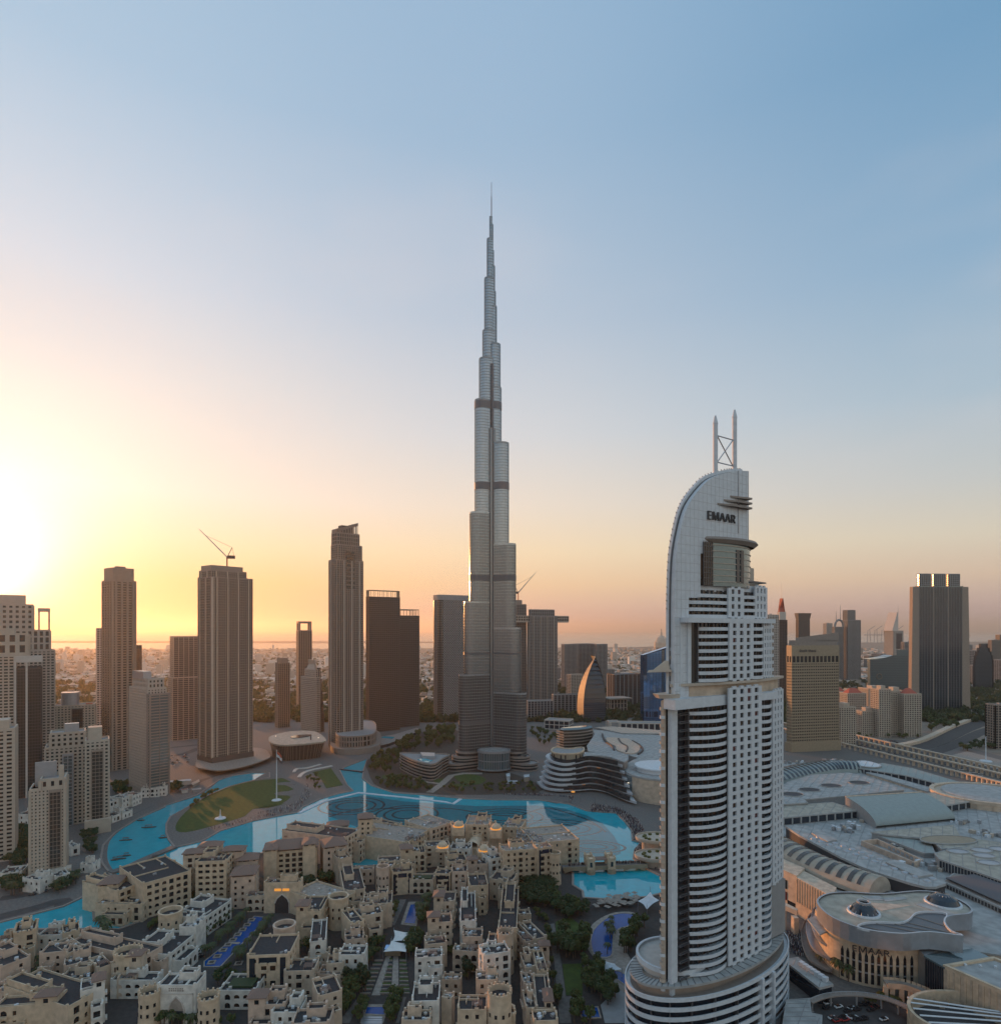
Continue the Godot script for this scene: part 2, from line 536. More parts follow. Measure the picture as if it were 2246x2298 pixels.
	# promenades, wide and pinkish, round the lawn and along the banks
	land("promenade_north", strip(smooth(P([V(-309.9,-854.1), V(-332.2,-850.8), V(-353,-836.6), V(-362.9,-814.1), V(-352,-733.9), V(-366.7,-690.3), V(-366.6,-691.8), V(-370.6,-647.1), V(-366.2,-599.7), V(-356.6,-565.9), V(-334.9,-527.3), V(-319,-505.6), V(-302.4,-487.3)]), 3, false), 13.0), 0.0, 0.35, M.paving)
	land("lawn_promenade", P([V(-296.5,-811.5), V(-309,-801.6), V(-328.1,-766.2), V(-335.7,-720.6), V(-334.6,-681.6), V(-334.9,-641.1), V(-326.6,-618.3), V(-312.9,-591.7), V(-300,-572), V(-283.6,-551.3), V(-269.2,-566.6), V(-266.9,-570.2), V(-263.9,-597.9), V(-245.7,-628.4), V(-248.3,-627), V(-227.9,-644.3), V(-209.5,-658.9), V(-211.2,-678), V(-201.8,-711), V(-187.9,-733.4), V(-173.2,-746), V(-187.7,-775.7), V(-216.6,-855.3), V(-247.5,-908.5), V(-288.7,-881.1), V(-310.9,-855.3), V(-312.1,-807.9)]), 0.0, 0.5, M.paving)
	land("lawn", smooth(P([V(-306.7,-598.7), V(-318.2,-623.4), V(-326.9,-655.9), V(-332.5,-695.1), V(-333.5,-735.7), V(-324.6,-769.4), V(-309.9,-793.6), V(-284.5,-806.3), V(-276.6,-807.9), V(-251.7,-775.7), V(-267.4,-780.9), V(-265.6,-775.7), V(-245.6,-753.2), V(-254.2,-738.9), V(-247.9,-727.4), V(-237.8,-718.5), V(-238.3,-692.9), V(-246,-676.8), V(-260.7,-674.9), V(-235.4,-691.9), V(-246.6,-674.9), V(-261.8,-670.4), V(-259.8,-644.7), V(-268.6,-627.3), V(-282.2,-605.9), V(-294.8,-592.8)]), 2), 0.4, 0.62, M.lawn)
	land("small_lawn", P([V(-250.2,-842.9), V(-232.3,-868), V(-192.4,-773.2), V(-208.4,-758.1), V(-229.3,-807.9)]), 0.4, 0.8, M.lawn)
	for q in [[V(-263.5,-780.9), 8.0], [V(-246.6,-734.3), 9.5]]:
		land("round_terrace", oval(q[1] * 1.6, q[1], 28, q[0]), 0.4, 0.66, M.paving)
	land("white_walkway", strip(smooth(P([V(-258.7,-813.5), V(-260.7,-836.9), V(-255.3,-855.3), V(-245,-868), V(-234.3,-881.1)]), 4, false), 5.0), 0.4, 1.3, M.pale)
	land("white_walkway", strip(smooth(P([V(-274.9,-842.9), V(-276.8,-861.6), V(-264.7,-868), V(-252.9,-891.1)]), 4, false), 4.0), 0.4, 1.4, M.pale)
	land("east_promenade", P([V(72.2,-699.1), V(92.9,-664.8), V(105.2,-659.9), V(120.3,-656.7), V(123.2,-629.2), V(124.5,-601.2), V(118.9,-570.1), V(124.6,-563.6), V(115.2,-544.4), V(110.3,-525.3), V(115,-503.8), V(125.1,-485.7), V(141.2,-533.6), V(154.4,-633.6), V(138,-685), V(113.8,-713.9), V(75.5,-731.3), V(43.3,-736.6), V(-16.3,-727.4), V(-51.8,-727.4), V(-50.8,-714.1), V(-4.4,-707.6), V(41.6,-707.6), V(61.7,-692)]), 0.0, 0.55, M.paving)
	# gardens at the foot of the tallest tower
	land("tower_garden", smooth(P([V(-178.8,-855.3), V(-194.4,-915.6), V(-181.9,-985.1), V(-162.2,-1066), V(-139,-1161.4), V(-107.7,-1235.1), V(-78.6,-1185), V(-74.5,-1096), V(-33.1,-855.3), V(1.7,-855.3), V(43.7,-786.2), V(40.7,-732), V(-51.8,-727.4), V(-86,-736.6), V(-125.7,-746), V(-155.6,-780.9)]), 2), 0.0, 0.3, M.soil)
	for q in [P([V(-59.6,-836.9), V(-34.9,-830.9), V(-18,-802.4), V(-30,-775.7), V(-54.1,-796.9)]), P([V(-85.8,-802.4), V(-65.4,-807.9), V(-73.4,-780.9)]), P([V(-60.3,-775.7), V(-48,-780.9), V(-36.1,-770.6), V(-54.5,-765.6)]), P([V(-153.7,-825), V(-137.3,-830.9), V(-136.1,-807.9), V(-147.9,-807.9)])]:
		land("garden_lawn", smooth(q, 3), 0.3, 0.42, M.lawn)
	land("garden_path", strip(P([V(-82.6,-738.9), V(-72.9,-775.7), V(-64.1,-825), V(-48.7,-836.9), V(-24.2,-836.9)]), 9.0), 0.3, 0.5, M.stone)
	land("garden_path", strip(P([V(-110.1,-807.9), V(-90.8,-788.8), V(-73.4,-780.9)]), 5.0), 0.3, 0.48, M.stone)
	# roads: left bank road, the boulevard behind the towers, the street by the towers in the middle
	var roads := [
		[[V(-337,-412), V(-331,-419), V(-317.3,-432.4), V(-306.9,-443.8), V(-295.8,-429.4), V(-291.3,-443.9), V(-293.7,-461.4), V(-304.7,-476)], 11.0],
		[[V(-353.6,-447.7), V(-341.8,-453.4), V(-332.4,-465.5), V(-327.9,-476), V(-326.2,-491.6)], 9.0],
		[[V(-301.1,-471.7), V(-325.3,-508.2), V(-343.4,-539.5), V(-360.4,-584.5), V(-369.1,-633.8), V(-374.8,-647.4), V(-371,-685.6)], 8.0],
		[[V(-209.8,-993.1), V(-175.1,-1083.1), V(-122.3,-1221.5), V(-67.9,-1400.5)], 16.0],
		[[V(-498.7,-947.9), V(-484.7,-972.3), V(-484.5,-1018.1)], 14.0], [[V(-535.7,-1018.1), V(-500.5,-1046.3)], 12.0], [[V(-374.1,-735.7), V(-377.7,-781.3), V(-371.4,-819.4), V(-342.2,-876.4)], 8.0]]
	for q in roads:
		land("road", strip(smooth(P(q[0]), 4, false), q[1]), 0.1, 0.1, M.asphalt)
	# the highway and the raised rail line on the right
	for q in [[0.0, 20.0, 0.3, M.asphalt], [26.0, 5.0, 7.5, M.sand_wall], [36.0, 16.0, 0.3, M.asphalt], [54.0, 4.0, 9.0, M.sand_wall], [66.0, 18.0, 0.3, M.asphalt], [-20.0, 4.0, 8.0, M.sand_wall]]:
		var a: Vector2 = V(585.7,-1128.8)
		var b: Vector2 = V(616.7,-951.9)
		var c: Vector2 = V(641.6,-812.2)
		var line := smooth(P([a + (a - b) * 0.8, a, b, c, c + (c - b) * 0.6]), 4, false)
		var n := (c - a).orthogonal().normalized()
		if n.y > 0:
			n = -n
		for k in line.size():
			line[k] += n * (q[0] - 30.0)
		var deck: float = q[2]
		land("highway" if deck < 1.0 else "viaduct", strip(line, q[1]), 0.0 if deck < 1.0 else deck - 1.6, deck, q[3])
		if deck > 1.0:
			var o := thing("viaduct_piers", "row of stout concrete piers under the %s viaduct along the highway" % ("nearest" if q[0] < 0 else "middle" if q[0] < 40 else "farthest"), "bridge piers")
			for k in range(0, line.size() - 1):
				for j in 4:
					var pr := S()
					pr.block(v3(line[k].lerp(line[k + 1], j / 4.0)), W(2.4, deck - 1.6, 2.4))
					part("pier", pr, M.sand_wall, o)
	land("highway", strip(smooth(P([V(625.3,-1002.6), V(706,-1047.2), V(880.6,-1208.6), V(1043.9,-1346.9), V(1153.4,-1428.7)]), 4, false), 34.0), 0.0, 0.4, M.asphalt)
	land("highway", strip(smooth(P([V(643.1,-1024.4), V(723.8,-1083.4), V(905.7,-1257), V(1082.2,-1407.4)]), 4, false), 10.0), 0.0, 5.0, M.sand_wall)
	land("highway", strip(smooth(P([V(658.9,-971.5), V(763,-1059), V(894.2,-1178.3), V(997,-1257)]), 4, false), 22.0), 0.0, 0.4, M.asphalt)
	land("sandy_lot", P([V(658.1,-942.3), V(730.8,-992), V(729.8,-923.8), V(664.5,-841.3), V(659.4,-880.6)]), 0.0, 0.2, M.stone)

# ---------------------------------------------------------------- towers
# corners of a plan: left, nearest, right, back; s runs from the nearest to the right corner, t from the nearest to the left one
func sub(p: PackedVector2Array, s0: float, s1: float, t0: float, t1: float) -> PackedVector2Array:
	var e := p[2] - p[1]
	var f := p[0] - p[1]
	return PackedVector2Array([p[1] + e * s0 + f * t1, p[1] + e * s0 + f * t0, p[1] + e * s1 + f * t0, p[1] + e * s1 + f * t1])

func softened(p: PackedVector2Array, r: float, n := 4) -> PackedVector2Array:
	var o := PackedVector2Array()
	for k in p.size():
		var a := p[k] + (p[(k + p.size() - 1) % p.size()] - p[k]).limit_length(r)
		var b := p[k] + (p[(k + 1) % p.size()] - p[k]).limit_length(r)
		for j in n + 1:
			var t := float(j) / n
			o.push_back(a.lerp(p[k], t).lerp(p[k].lerp(b, t), t))
	return o

func local(o: Node3D, p: PackedVector2Array) -> PackedVector2Array:
	var q := PackedVector2Array()
	for a in p:
		q.push_back(a - Vector2(o.position.x, o.position.z))
	return q

# glass body, a band at each floor and upright piers
func storeys(o: Node3D, plan: PackedVector2Array, y0: float, y1: float, st: Dictionary, lid := true) -> void:
	var p := local(o, plan)
	var body := S()
	body.skin(p, y0, y1)
	part("glass_body", body, M[st.get("glass", "glass")], o)
	var proud: float = st.get("proud", 0.5)
	var out := grown(p, proud)
	var fl: float = st.get("floor", 3.6)
	var bh: float = st.get("band", 1.2)
	var n := int(round((y1 - y0) / fl))
	fl = (y1 - y0) / maxf(1, n)
	var s := S()
	if bh > 0.0:
		for k in n:
			var y := y0 + fl * k
			s.course(out, p, y, y + bh)
		part("floor_bands", s, M[st.get("wall", "beige")], o, "stuff")
	var gap: float = st.get("pier", 0.0)
	if gap > 0.0:
		var w := S()
		var big := S()
		var pw: float = st.get("pier_w", 1.2)
		var every: int = st.get("rib_every", 0)
		var pp: float = proud + 0.15
		for k in p.size():
			var a := p[k]
			var e := p[(k + 1) % p.size()] - a
			var c := maxi(1, int(round(e.length() / gap)))
			var yaw := -e.angle()
			for j in c + 1:
				if j == c and p.size() > 6:
					continue
				var rib := every > 0 and j % every == every / 2
				var q := a + e * (float(j) / c)
				var sz := W(pw * (1.7 if rib else 1.0), y1 - y0 - 0.05, (pp + (0.9 if rib else 0.0)) * 2.0)
				(big if rib else w).block(W(q.x, y0, q.y), sz, yaw)
		part("piers", w, M[st.get("pier_mat", st.get("wall", "beige"))], o, "stuff")
		if big.v.size():
			part("ribs", big, M[st.get("rib_mat", "pale")], o, "stuff")
	if lid:
		crown(o, plan, y1, st.get("parapet", 1.4), st.get("wall", "beige"), st.get("roof", "grey"), proud)

func crown(o: Node3D, plan: PackedVector2Array, y: float, high: float, wall: String, roof: String, proud := 0.5) -> void:
	var p := local(o, plan)
	var r := S()
	r.lid(grown(p, 0.1), y)
	part("roof", r, M[roof], o)
	var w := S()
	w.ring(grown(p, proud + 0.02), grown(p, -0.5), y - 0.8, y + high)
	part("parapet", w, M[wall], o)

func solid(o: Node3D, called: String, plan: PackedVector2Array, y0: float, y1: float, m: String) -> MeshInstance3D:
	var s := S()
	s.prism(local(o, plan), y0, y1)
	return part(called, s, M[m], o)

# dark windows set in a blank wall, each a thing one can count, between corners a and b of a face
func openings(o: Node3D, a: Vector2, b: Vector2, y0: float, y1: float, cols: int, rows: int, w: float, h: float, m: String, called := "window") -> void:
	var e := b - a
	var s := S()
	s.box(W(-w / 2, -h / 2, -0.35), W(w / 2, h / 2, 0.12))
	var f := S()
	for q in [[-w / 2 - 0.25, -h / 2 - 0.25, w / 2 + 0.25, -h / 2], [-w / 2 - 0.25, h / 2, w / 2 + 0.25, h / 2 + 0.25], [-w / 2 - 0.25, -h / 2, -w / 2, h / 2], [w / 2, -h / 2, w / 2 + 0.25, h / 2]]:
		f.box(W(q[0], q[1], -0.3), W(q[2], q[3], 0.3))
	var me := s.mesh()
	for r in rows:
		for c in cols:
			var q := a + e * ((c + 0.5) / cols)
			var n := part(called, me, M[m], o)
			n.position = W(q.x - o.position.x, lerpf(y0, y1, (r + 0.5) / rows), q.y - o.position.z)
			n.rotation.y = -e.angle()

# slanting bars that cross over the faces
func lattice(o: Node3D, plan: PackedVector2Array, y0: float, y1: float, gap: float, r: float, m: String) -> void:
	var p := local(o, grown(plan, 0.3))
	var s := S()
	for k in p.size():
		var a := p[k]
		var e := p[(k + 1) % p.size()] - a
		var l := e.length()
		if l < gap:
			continue
		var c := int(round(l / gap))
		var g := l / c
		var rows := int((y1 - y0) / (g * 0.9))
		var gh := (y1 - y0) / rows
		for j in rows:
			for i in c:
				var q0 := v3(a + e * (float(i) / c), y0 + gh * j)
				var q1 := v3(a + e * (float(i + 1) / c), y0 + gh * (j + 1))
				s.bar(q0, q1, r, 3)
				s.bar(W(q1.x, q0.y, q1.z), W(q0.x, q1.y, q0.z), r, 3)
	part("lattice", s, M[m], o, "stuff")

func roof_gear(o: Node3D, plan: PackedVector2Array, y: float, n: int, m := "grey") -> void:
	var p := local(o, plan)
	for k in n:
		var c := p[0].lerp(p[2], rr(0.25, 0.75)).lerp(p[1].lerp(p[3 % p.size()], rr(0.25, 0.75)), 0.5)
		var s := S()
		s.block(v3(c, y), W(rr(3, 7), rr(1.5, 4), rr(3, 6)), rng.randf() * 3.0)
		part("plant_box", s, M[m], o)

func tower_at(called: String, label: String, plan: PackedVector2Array, category := "tower") -> Node3D:
	return thing(called, label, category, v3(plan[1]))

func crane(where: Vector3, size: float, label: String, yaw: float, lean := 1.0) -> void:
	var o := thing("tower_crane", label, "crane", where, yaw)
	var s := S()
	s.bar(Vector3.ZERO, W(0, size * 0.3, 0), size * 0.02, 4)
	part("mast", s, M.rust, o)
	var j := S()
	var top := W(0, size * 0.28, 0)
	for k in 3:
		var off := W(0, 0, (k - 1) * size * 0.02) if k != 1 else W(0, size * 0.03, 0)
		j.bar(top + off, top + W(-size * 0.75, size * 0.8 * lean, 0), size * 0.008, 4)
	part("jib", j, M.steel, o)
	var c := S()
	c.block(top + W(size * 0.12, -size * 0.03, 0), W(size * 0.2, size * 0.09, size * 0.1))
	part("counterweight", c, M.dark, o)
	var t := S()
	t.bar(top, top + W(size * 0.14, size * 0.3, 0), size * 0.01, 4)
	t.bar(top + W(size * 0.14, size * 0.3, 0), top + W(-size * 0.6, size * 0.64 * lean, 0), size * 0.004, 4)
	t.bar(top + W(size * 0.14, size * 0.3, 0), top + W(size * 0.2, 0, 0), size * 0.004, 4)
	part("stays", t, M.dark, o)

func lettering(o: Node3D, text: String, high: float, where: Vector3, yaw: float, m: String, deep := 0.4, bold := true) -> MeshInstance3D:
	var t := TextMesh.new()
	t.text = text
	var f := SystemFont.new()
	f.font_names = PackedStringArray(["Droid Sans"])
	if bold:
		f.font_weight = 700
	t.font = f
	t.font_size = 64
	t.pixel_size = high / 46.0
	t.depth = deep
	var n := part("lettering", t, M[m], o)
	n.position = where
	n.rotation.y = yaw
	return n

const RIBBED := {"wall": "taupe", "pier": 3.2, "pier_w": 0.8, "floor": 3.6, "band": 1.0, "glass": "glass_brown", "rib_every": 5, "rib_mat": "cream", "proud": 0.5}
const BALCONIED := {"wall": "tan", "floor": 3.5, "band": 1.3, "proud": 1.3, "glass": "glass_brown", "pier": 9.0, "pier_w": 1.4}
const GRID := {"wall": "cream", "floor": 3.4, "band": 1.7, "proud": 0.45, "pier": 3.6, "pier_w": 1.7, "glass": "pane"}
const SLAB_DARK := {"wall": "umber", "floor": 3.5, "band": 0.9, "proud": 1.1, "pier": 7.0, "pier_w": 0.9, "glass": "glass_brown"}

func skyline() -> void:
	left_bank()
	middle_bank()
	right_bank()
	far_city()

func left_bank() -> void:
	# the stepped tower against the sun
	var p: PackedVector2Array = P([V(-637.7,-783.6), V(-619.2,-760), V(-564.7,-802.6), V(-583.2,-826.2)])
	var o := tower_at("stepped_tower", "stepped beige tower with open frames at its top, at the left edge against the sun", p)
	storeys(o, p, 0, 163.8, {"wall": "beige", "floor": 3.6, "band": 1.6, "proud": 0.5, "pier": 4.4, "pier_w": 1.6, "glass": "glass_brown"})
	storeys(o, sub(p, 0.0, 0.93, 0.0, 1.0), 163.8, 189.1, {"wall": "beige", "floor": 9.0, "band": 2.0, "pier": 6.0, "pier_w": 2.6, "glass": "pane"})
	storeys(o, sub(p, 0.05, 0.68, 0.0, 0.9), 189.1, 220.6, {"wall": "beige", "floor": 7.0, "band": 3.0, "pier": 6.0, "pier_w": 3.2, "glass": "pane"})
	solid(o, "crown_block", sub(p, 0.1, 0.58, 0.1, 0.8), 220.6, 233.2, "beige")
	for q in [[0.76, 0.0], [0.91, 0.0], [0.76, 0.35], [0.91, 0.35]]:
		solid(o, "frame_post", sub(p, q[0], q[0] + 0.022, q[1], q[1] + 0.05), 189.1, 213.0, "beige")
	solid(o, "frame_slab", sub(p, 0.755, 0.935, 0.0, 0.4), 213.0, 217.5, "beige")
	# the tower with white frames in front of it
	p = P([V(-598.4,-718.2), V(-579.4,-690), V(-526.3,-725.8), V(-545.3,-754)])
	o = tower_at("framed_tower", "tower with brown glass inside tall white L-shaped frames, second from the left edge", p)
	storeys(o, sub(p, 0.0, 0.62, 0.0, 1.0), 0, 160.5, {"wall": "cream", "floor": 3.5, "band": 1.5, "pier": 5.0, "pier_w": 1.4, "proud": 0.7, "glass": "glass_brown"})
	storeys(o, sub(p, 0.62, 1.0, -0.05, 0.9), 0, 146.2, {"wall": "umber", "floor": 3.5, "band": 0.5, "proud": 0.2, "pier": 2.6, "pier_w": 0.3, "glass": "glass_brown"})
	for q in [[0.62, 0.65], [0.78, 0.81]]:
		solid(o, "white_frame", sub(p, q[0], q[1], -0.1, -0.05), 0, 153.6, "pale")
	solid(o, "white_frame", sub(p, 0.62, 1.02, -0.1, 0.3), 153.6, 160.5, "pale")
	storeys(o, sub(p, 0.1, 0.8, 0.1, 0.9), 160.5, 185.1, {"wall": "cream", "floor": 12.0, "band": 4.0, "pier": 9.0, "pier_w": 4.0, "glass": "pane"})
	solid(o, "crown_block", sub(p, 0.2, 0.62, 0.2, 0.8), 185.1, 192.0, "cream")
	# the beige tower cut by the left edge
	p = P([V(-444.5,-526.8), V(-430.3,-505), V(-402.1,-523.3), V(-416.2,-545.1)])
	o = tower_at("edge_tower", "plain beige balcony tower cut off by the left edge of the picture", p)
	storeys(o, p, 0, 107.6, {"wall": "cream", "floor": 3.4, "band": 1.6, "proud": 0.9, "pier": 5.5, "pier_w": 2.2, "glass": "pane"})
	solid(o, "stair_head", sub(p, 0.35, 0.9, 0.1, 0.8), 107.6, 115.6, "cream")
	# the twin beige towers
	p = P([V(-448.1,-626.4), V(-435.4,-606), V(-407.2,-623.6), V(-419.9,-644)])
	o = tower_at("twin_tower", "beige balcony tower with a blue-grey roof screen, left of the joined canal pair", p)
	storeys(o, sub(p, 0.0, 1.0, 0.0, 1.0), 0, 76.0, GRID)
	storeys(o, sub(p, 0.12, 0.95, 0.0, 0.9), 76.0, 89.6, {"wall": "cream", "floor": 4.5, "band": 2.0, "pier": 5.0, "pier_w": 2.4, "glass": "pane"})
	solid(o, "roof_screen", sub(p, 0.45, 0.8, 0.2, 0.5), 89.6, 98.2, "steel")
	storeys(o, sub(p, 0.42, 0.66, -0.07, 0.0), 0, 68.5, {"wall": "steel", "floor": 3.4, "band": 0.5, "pier": 4.0, "pier_w": 0.7, "glass": "glass_teal"})
	p = P([V(-397.9,-608.7), V(-386.2,-590), V(-370.7,-599.7), V(-382.4,-618.4)])
	o = tower_at("twin_tower", "beige tower with one wide dark glass bay, right of the joined canal pair", p)
	storeys(o, p, 0, 85.4, GRID)
	storeys(o, sub(p, 0.25, 0.75, -0.06, 0.0), 12, 76.6, {"wall": "tan", "floor": 3.4, "band": 0.45, "pier": 3.0, "pier_w": 0.3, "proud": 0.25, "glass": "glass_brown"})
	solid(o, "stair_head", sub(p, 0.1, 0.7, 0.2, 0.8), 85.4, 98.1, "cream")
	solid(o, "foot_block", sub(p, -0.05, 1.1, -0.25, 0.0), 0, 13, "cream")
	# the pale tower nearest on the left
	p = P([V(-363,-493.1), V(-352,-474), V(-333.4,-484.7), V(-344.4,-503.8)])
	o = tower_at("pale_tower", "nearest pale tower on the left, with a brown glass bay and grey roof screen", p)
	var y1: float = 69.4
	var f := S()
	var lp := local(o, p)
	# a wall with true window openings: piers and spandrels, and a dark pane in each opening
	var e := lp[2] - lp[1]
	var yaw := -e.angle()
	var core := S()
	core.prism(grown(lp, -0.45), 0, y1)
	part("core", core, M.pane, o)
	var cols := 9
	var rows := 27
	for k in cols + 1:
		var q := lp[1] + e * (float(k) / cols)
		f.block(v3(q), W(1.35 if k > 0 and k < cols else 2.0, y1, 1.1), yaw)
	for r in rows + 1:
		var q := lp[1] + e * 0.5
		f.block(v3(q, y1 * r / rows - 0.7), W(e.length(), 1.5, 0.8), yaw)
	for k in [0, 2, 3]:
		var a2 := lp[k]
		var b2 := lp[(k + 1) % 4]
		var e2 := b2 - a2
		for c in 6:
			f.block(v3(a2 + e2 * (c / 5.0)), W(1.8, y1, 1.0), -e2.angle())
		for r in rows + 1:
			f.block(v3((a2 + b2) / 2, y1 * r / rows - 0.7), W(e2.length(), 1.6, 0.8), -e2.angle())
	part("wall", f, M.cream, o)
	var wm := S()
	var pitch := e.length() / cols
	wm.box(W(-pitch / 2 + 0.7, -1.1, -0.1), W(pitch / 2 - 0.7, 1.1, 0.1))
	var me := wm.mesh()
	for r in rows:
		for c in cols:
			if c >= 5 and c <= 7:
				continue
			var q := lp[1] + e * ((c + 0.5) / cols) + e.orthogonal().normalized() * 0.1
			var w := part("window", me, [M.pane, M.pane, M.glass_teal, M.pane_warm][rng.randi() % 4] if r > 7 else [M.glass_teal, M.pane, M.glass_teal][rng.randi() % 3], o)
			w.position = v3(q, y1 * (r + 0.5) / rows + 0.05)
			w.rotation.y = yaw
	storeys(o, sub(p, 5.0 / 9, 8.0 / 9, -0.05, 0.0), 10, y1 - 2, {"wall": "tan", "floor": 3.2, "band": 0.3, "pier": 2.4, "pier_w": 0.25, "proud": 0.2, "glass": "glass_brown"})
	crown(o, p, y1, 1.4, "cream", "grey")
	storeys(o, sub(p, 0.3, 1.0, 0.0, 0.8), y1, 76.1, {"wall": "cream", "floor": 6.0, "band": 2.2, "pier": 5.0, "pier_w": 3.0, "glass": "pane"})
	solid(o, "roof_screen", sub(p, 0.08, 0.72, 0.55, 0.62), y1, 88.3, "steel")
	solid(o, "roof_arch", sub(p, 0.8, 0.95, 0.3, 0.4), 76.1, 85.5, "cream")
	solid(o, "foot_block", sub(p, 0.55, 1.2, -0.3, 0.1), 0, 9, "cream")
	# behind the twins
	p = P([V(-593.3,-846), V(-578.3,-820), V(-539.6,-842.4), V(-554.6,-868.3)])
	o = tower_at("beige_tower", "short beige tower with a rounded grey roof house, behind the twin towers", p)
	storeys(o, p, 0, 90.3, GRID)
	storeys(o, sub(p, 0.45, 0.7, -0.05, 0.0), 0, 85.5, {"wall": "umber", "floor": 3.4, "band": 0.5, "pier": 3.0, "pier_w": 0.3, "glass": "glass_brown"})
	solid(o, "roof_house", softened(sub(p, 0.15, 0.6, 0.2, 0.8), 8), 90.3, 107.3, "steel")
	solid(o, "roof_sign", sub(p, 0.78, 0.95, 0.0, 0.05), 90.3, 93.0, "rust")
	# the tall one with toothed balconies
	p = P([V(-549,-871.7), V(-521.2,-850), V(-502.1,-874.5), V(-529.8,-896.1)])
	o = tower_at("toothed_tower", "tall slim brown tower whose edges are toothed by balconies, with a plain flat crown", p)
	storeys(o, softened(p, 5, 2), 0, 256.0, {"wall": "tan", "floor": 3.5, "band": 1.2, "proud": 1.2, "pier": 8.0, "pier_w": 2.6, "glass": "glass_brown"})
	solid(o, "plain_crown", softened(sub(p, 0.03, 0.96, 0.03, 0.96), 5, 2), 256.0, 274.4, "tan")
	roof_gear(o, p, 273.7, 3, "taupe")
	p = P([V(-651.6,-1021.5), V(-643.6,-1010), V(-636.6,-1014.9), V(-644.6,-1026.4)])
	o = tower_at("slim_tower", "pale slim slab tower peeping out on the left of the toothed brown tower", p)
	storeys(o, p, 0, 192.1, {"wall": "pale", "floor": 3.6, "band": 1.4, "pier": 5.0, "glass": "glass"})
	p = P([V(-736.5,-1268.1), V(-728.1,-1250), V(-714.1,-1256.5), V(-722.6,-1274.6)])
	o = tower_at("slim_tower", "dark slim tower peeping out on the right of the toothed brown tower", p)
	storeys(o, p, 0, 158.4, SLAB_DARK)
	# the two-toned tower
	p = P([V(-442,-755.6), V(-402,-722), V(-389.1,-737.3), V(-429.1,-770.9)])
	o = tower_at("two_toned_tower", "tower with a beige gridded left face and a dark balconied right face, beside the canal", p)
	storeys(o, p, 0, 122.0, {"wall": "beige", "floor": 3.3, "band": 1.5, "proud": 0.45, "pier": 3.2, "pier_w": 1.5, "glass": "pane"})
	var g := sub(p, 0.0, 1.03, -0.12, 0.0)
	storeys(o, g, 0, 116.0, {"wall": "taupe", "floor": 3.3, "band": 1.0, "proud": 1.0, "pier": 12.0, "pier_w": 0.6, "glass": "glass_teal"})
	storeys(o, sub(p, 0.1, 0.9, 0.05, 0.9), 122.0, 132.8, {"wall": "beige", "floor": 5.0, "band": 2.2, "pier": 4.0, "pier_w": 2.0, "glass": "pane"})
	solid(o, "roof_house", sub(p, 0.05, 0.5, 0.3, 0.9), 132.8, 141.7, "steel")
	p = P([V(-579.9,-1105.8), V(-560.7,-1083), V(-528,-1110.5), V(-547.1,-1133.3)])
	o = tower_at("grey_tower", "hazy grey-brown tower with a broad shoulder, left of the big ribbed tower", p)
	storeys(o, p, 0, 107.7, {"wall": "beige", "floor": 3.6, "band": 0.7, "pier": 8.0, "pier_w": 1.0, "proud": 0.4, "glass": "glass"})
	storeys(o, sub(p, 0.06, 1.0, 0.1, 0.95), 107.7, 177.9, {"wall": "beige", "floor": 3.6, "band": 0.6, "pier": 8.0, "pier_w": 0.8, "proud": 0.3, "glass": "glass"})
	# the big ribbed tower with a crane
	p = P([V(-425.7,-892.2), V(-394.7,-868), V(-358.2,-914.7), V(-389.2,-938.9)])
	o = tower_at("ribbed_tower", "broad brown tower with pale upright ribs and a crane on its stepped top", p)
	storeys(o, p, 14, 262.5, RIBBED)
	storeys(o, sub(p, 0.0, 0.86, 0.06, 0.9), 262.5, 271.8, RIBBED)
	solid(o, "plain_crown", sub(p, 0.02, 0.8, 0.12, 0.85), 271.8, 279.8, "taupe")
	solid(o, "base_block", sub(p, -0.02, 1.02, -0.05, 1.02), 0, 15, "umber")
	var pod := S()
	pod.prism(local(o, smooth(P([V(-420.4,-876.4), V(-401.3,-861.4), V(-379.6,-849.3), V(-363.4,-861.4), V(-349.8,-881.5), V(-342.9,-913.5), V(-344.1,-942), V(-372.2,-984.9), V(-427.3,-997.9), V(-453.2,-959.9)]), 3)), 0, 6)
	part("podium", pod, M.taupe, o)
	var pr := S()
	pr.prism(local(o, smooth(P([V(-408.3,-849.1), V(-388.3,-833.5), V(-367.7,-822.7), V(-352,-834.5), V(-339.8,-856.6), V(-332.1,-890.6), V(-333.3,-918.7), V(-365.7,-967.6), V(-414.3,-967.6), V(-436.5,-924.6)]), 3)), 6.4, 7.6)
	part("podium_roof", pr, M.stone, o)
	crane(v3(sub(p, 0.5, 0.6, 0.4, 0.5)[1], 279.8), 48.0, "slender crane with a raised jib on top of the big ribbed tower", 0.3)
	# small towers in the gap
	p = P([V(-439.5,-1237.5), V(-430.6,-1227), V(-413.1,-1241.7), V(-422,-1252.2)])
	o = tower_at("short_tower", "short dark brown tower with a curved roof, alone in front of the pale low houses", p)
	storeys(o, p, 0, 125.3, {"wall": "tan", "floor": 3.6, "band": 0.6, "pier": 4.0, "pier_w": 1.3, "glass": "glass_brown"})
	solid(o, "round_crown", softened(sub(p, 0.05, 0.95, 0.05, 0.95), 8, 3), 125.3, 135.5, "tan")
	p = P([V(-489.2,-1519.5), V(-477.9,-1500), V(-451.4,-1515.3), V(-462.6,-1534.8)])
	o = tower_at("portal_tower", "slim grey tower with an open square portal top, far behind the boat-shaped hall", p)
	storeys(o, p, 0, 188.2, {"wall": "taupe", "floor": 3.6, "band": 0.7, "pier": 5.0, "pier_w": 1.4, "glass": "glass_brown"})
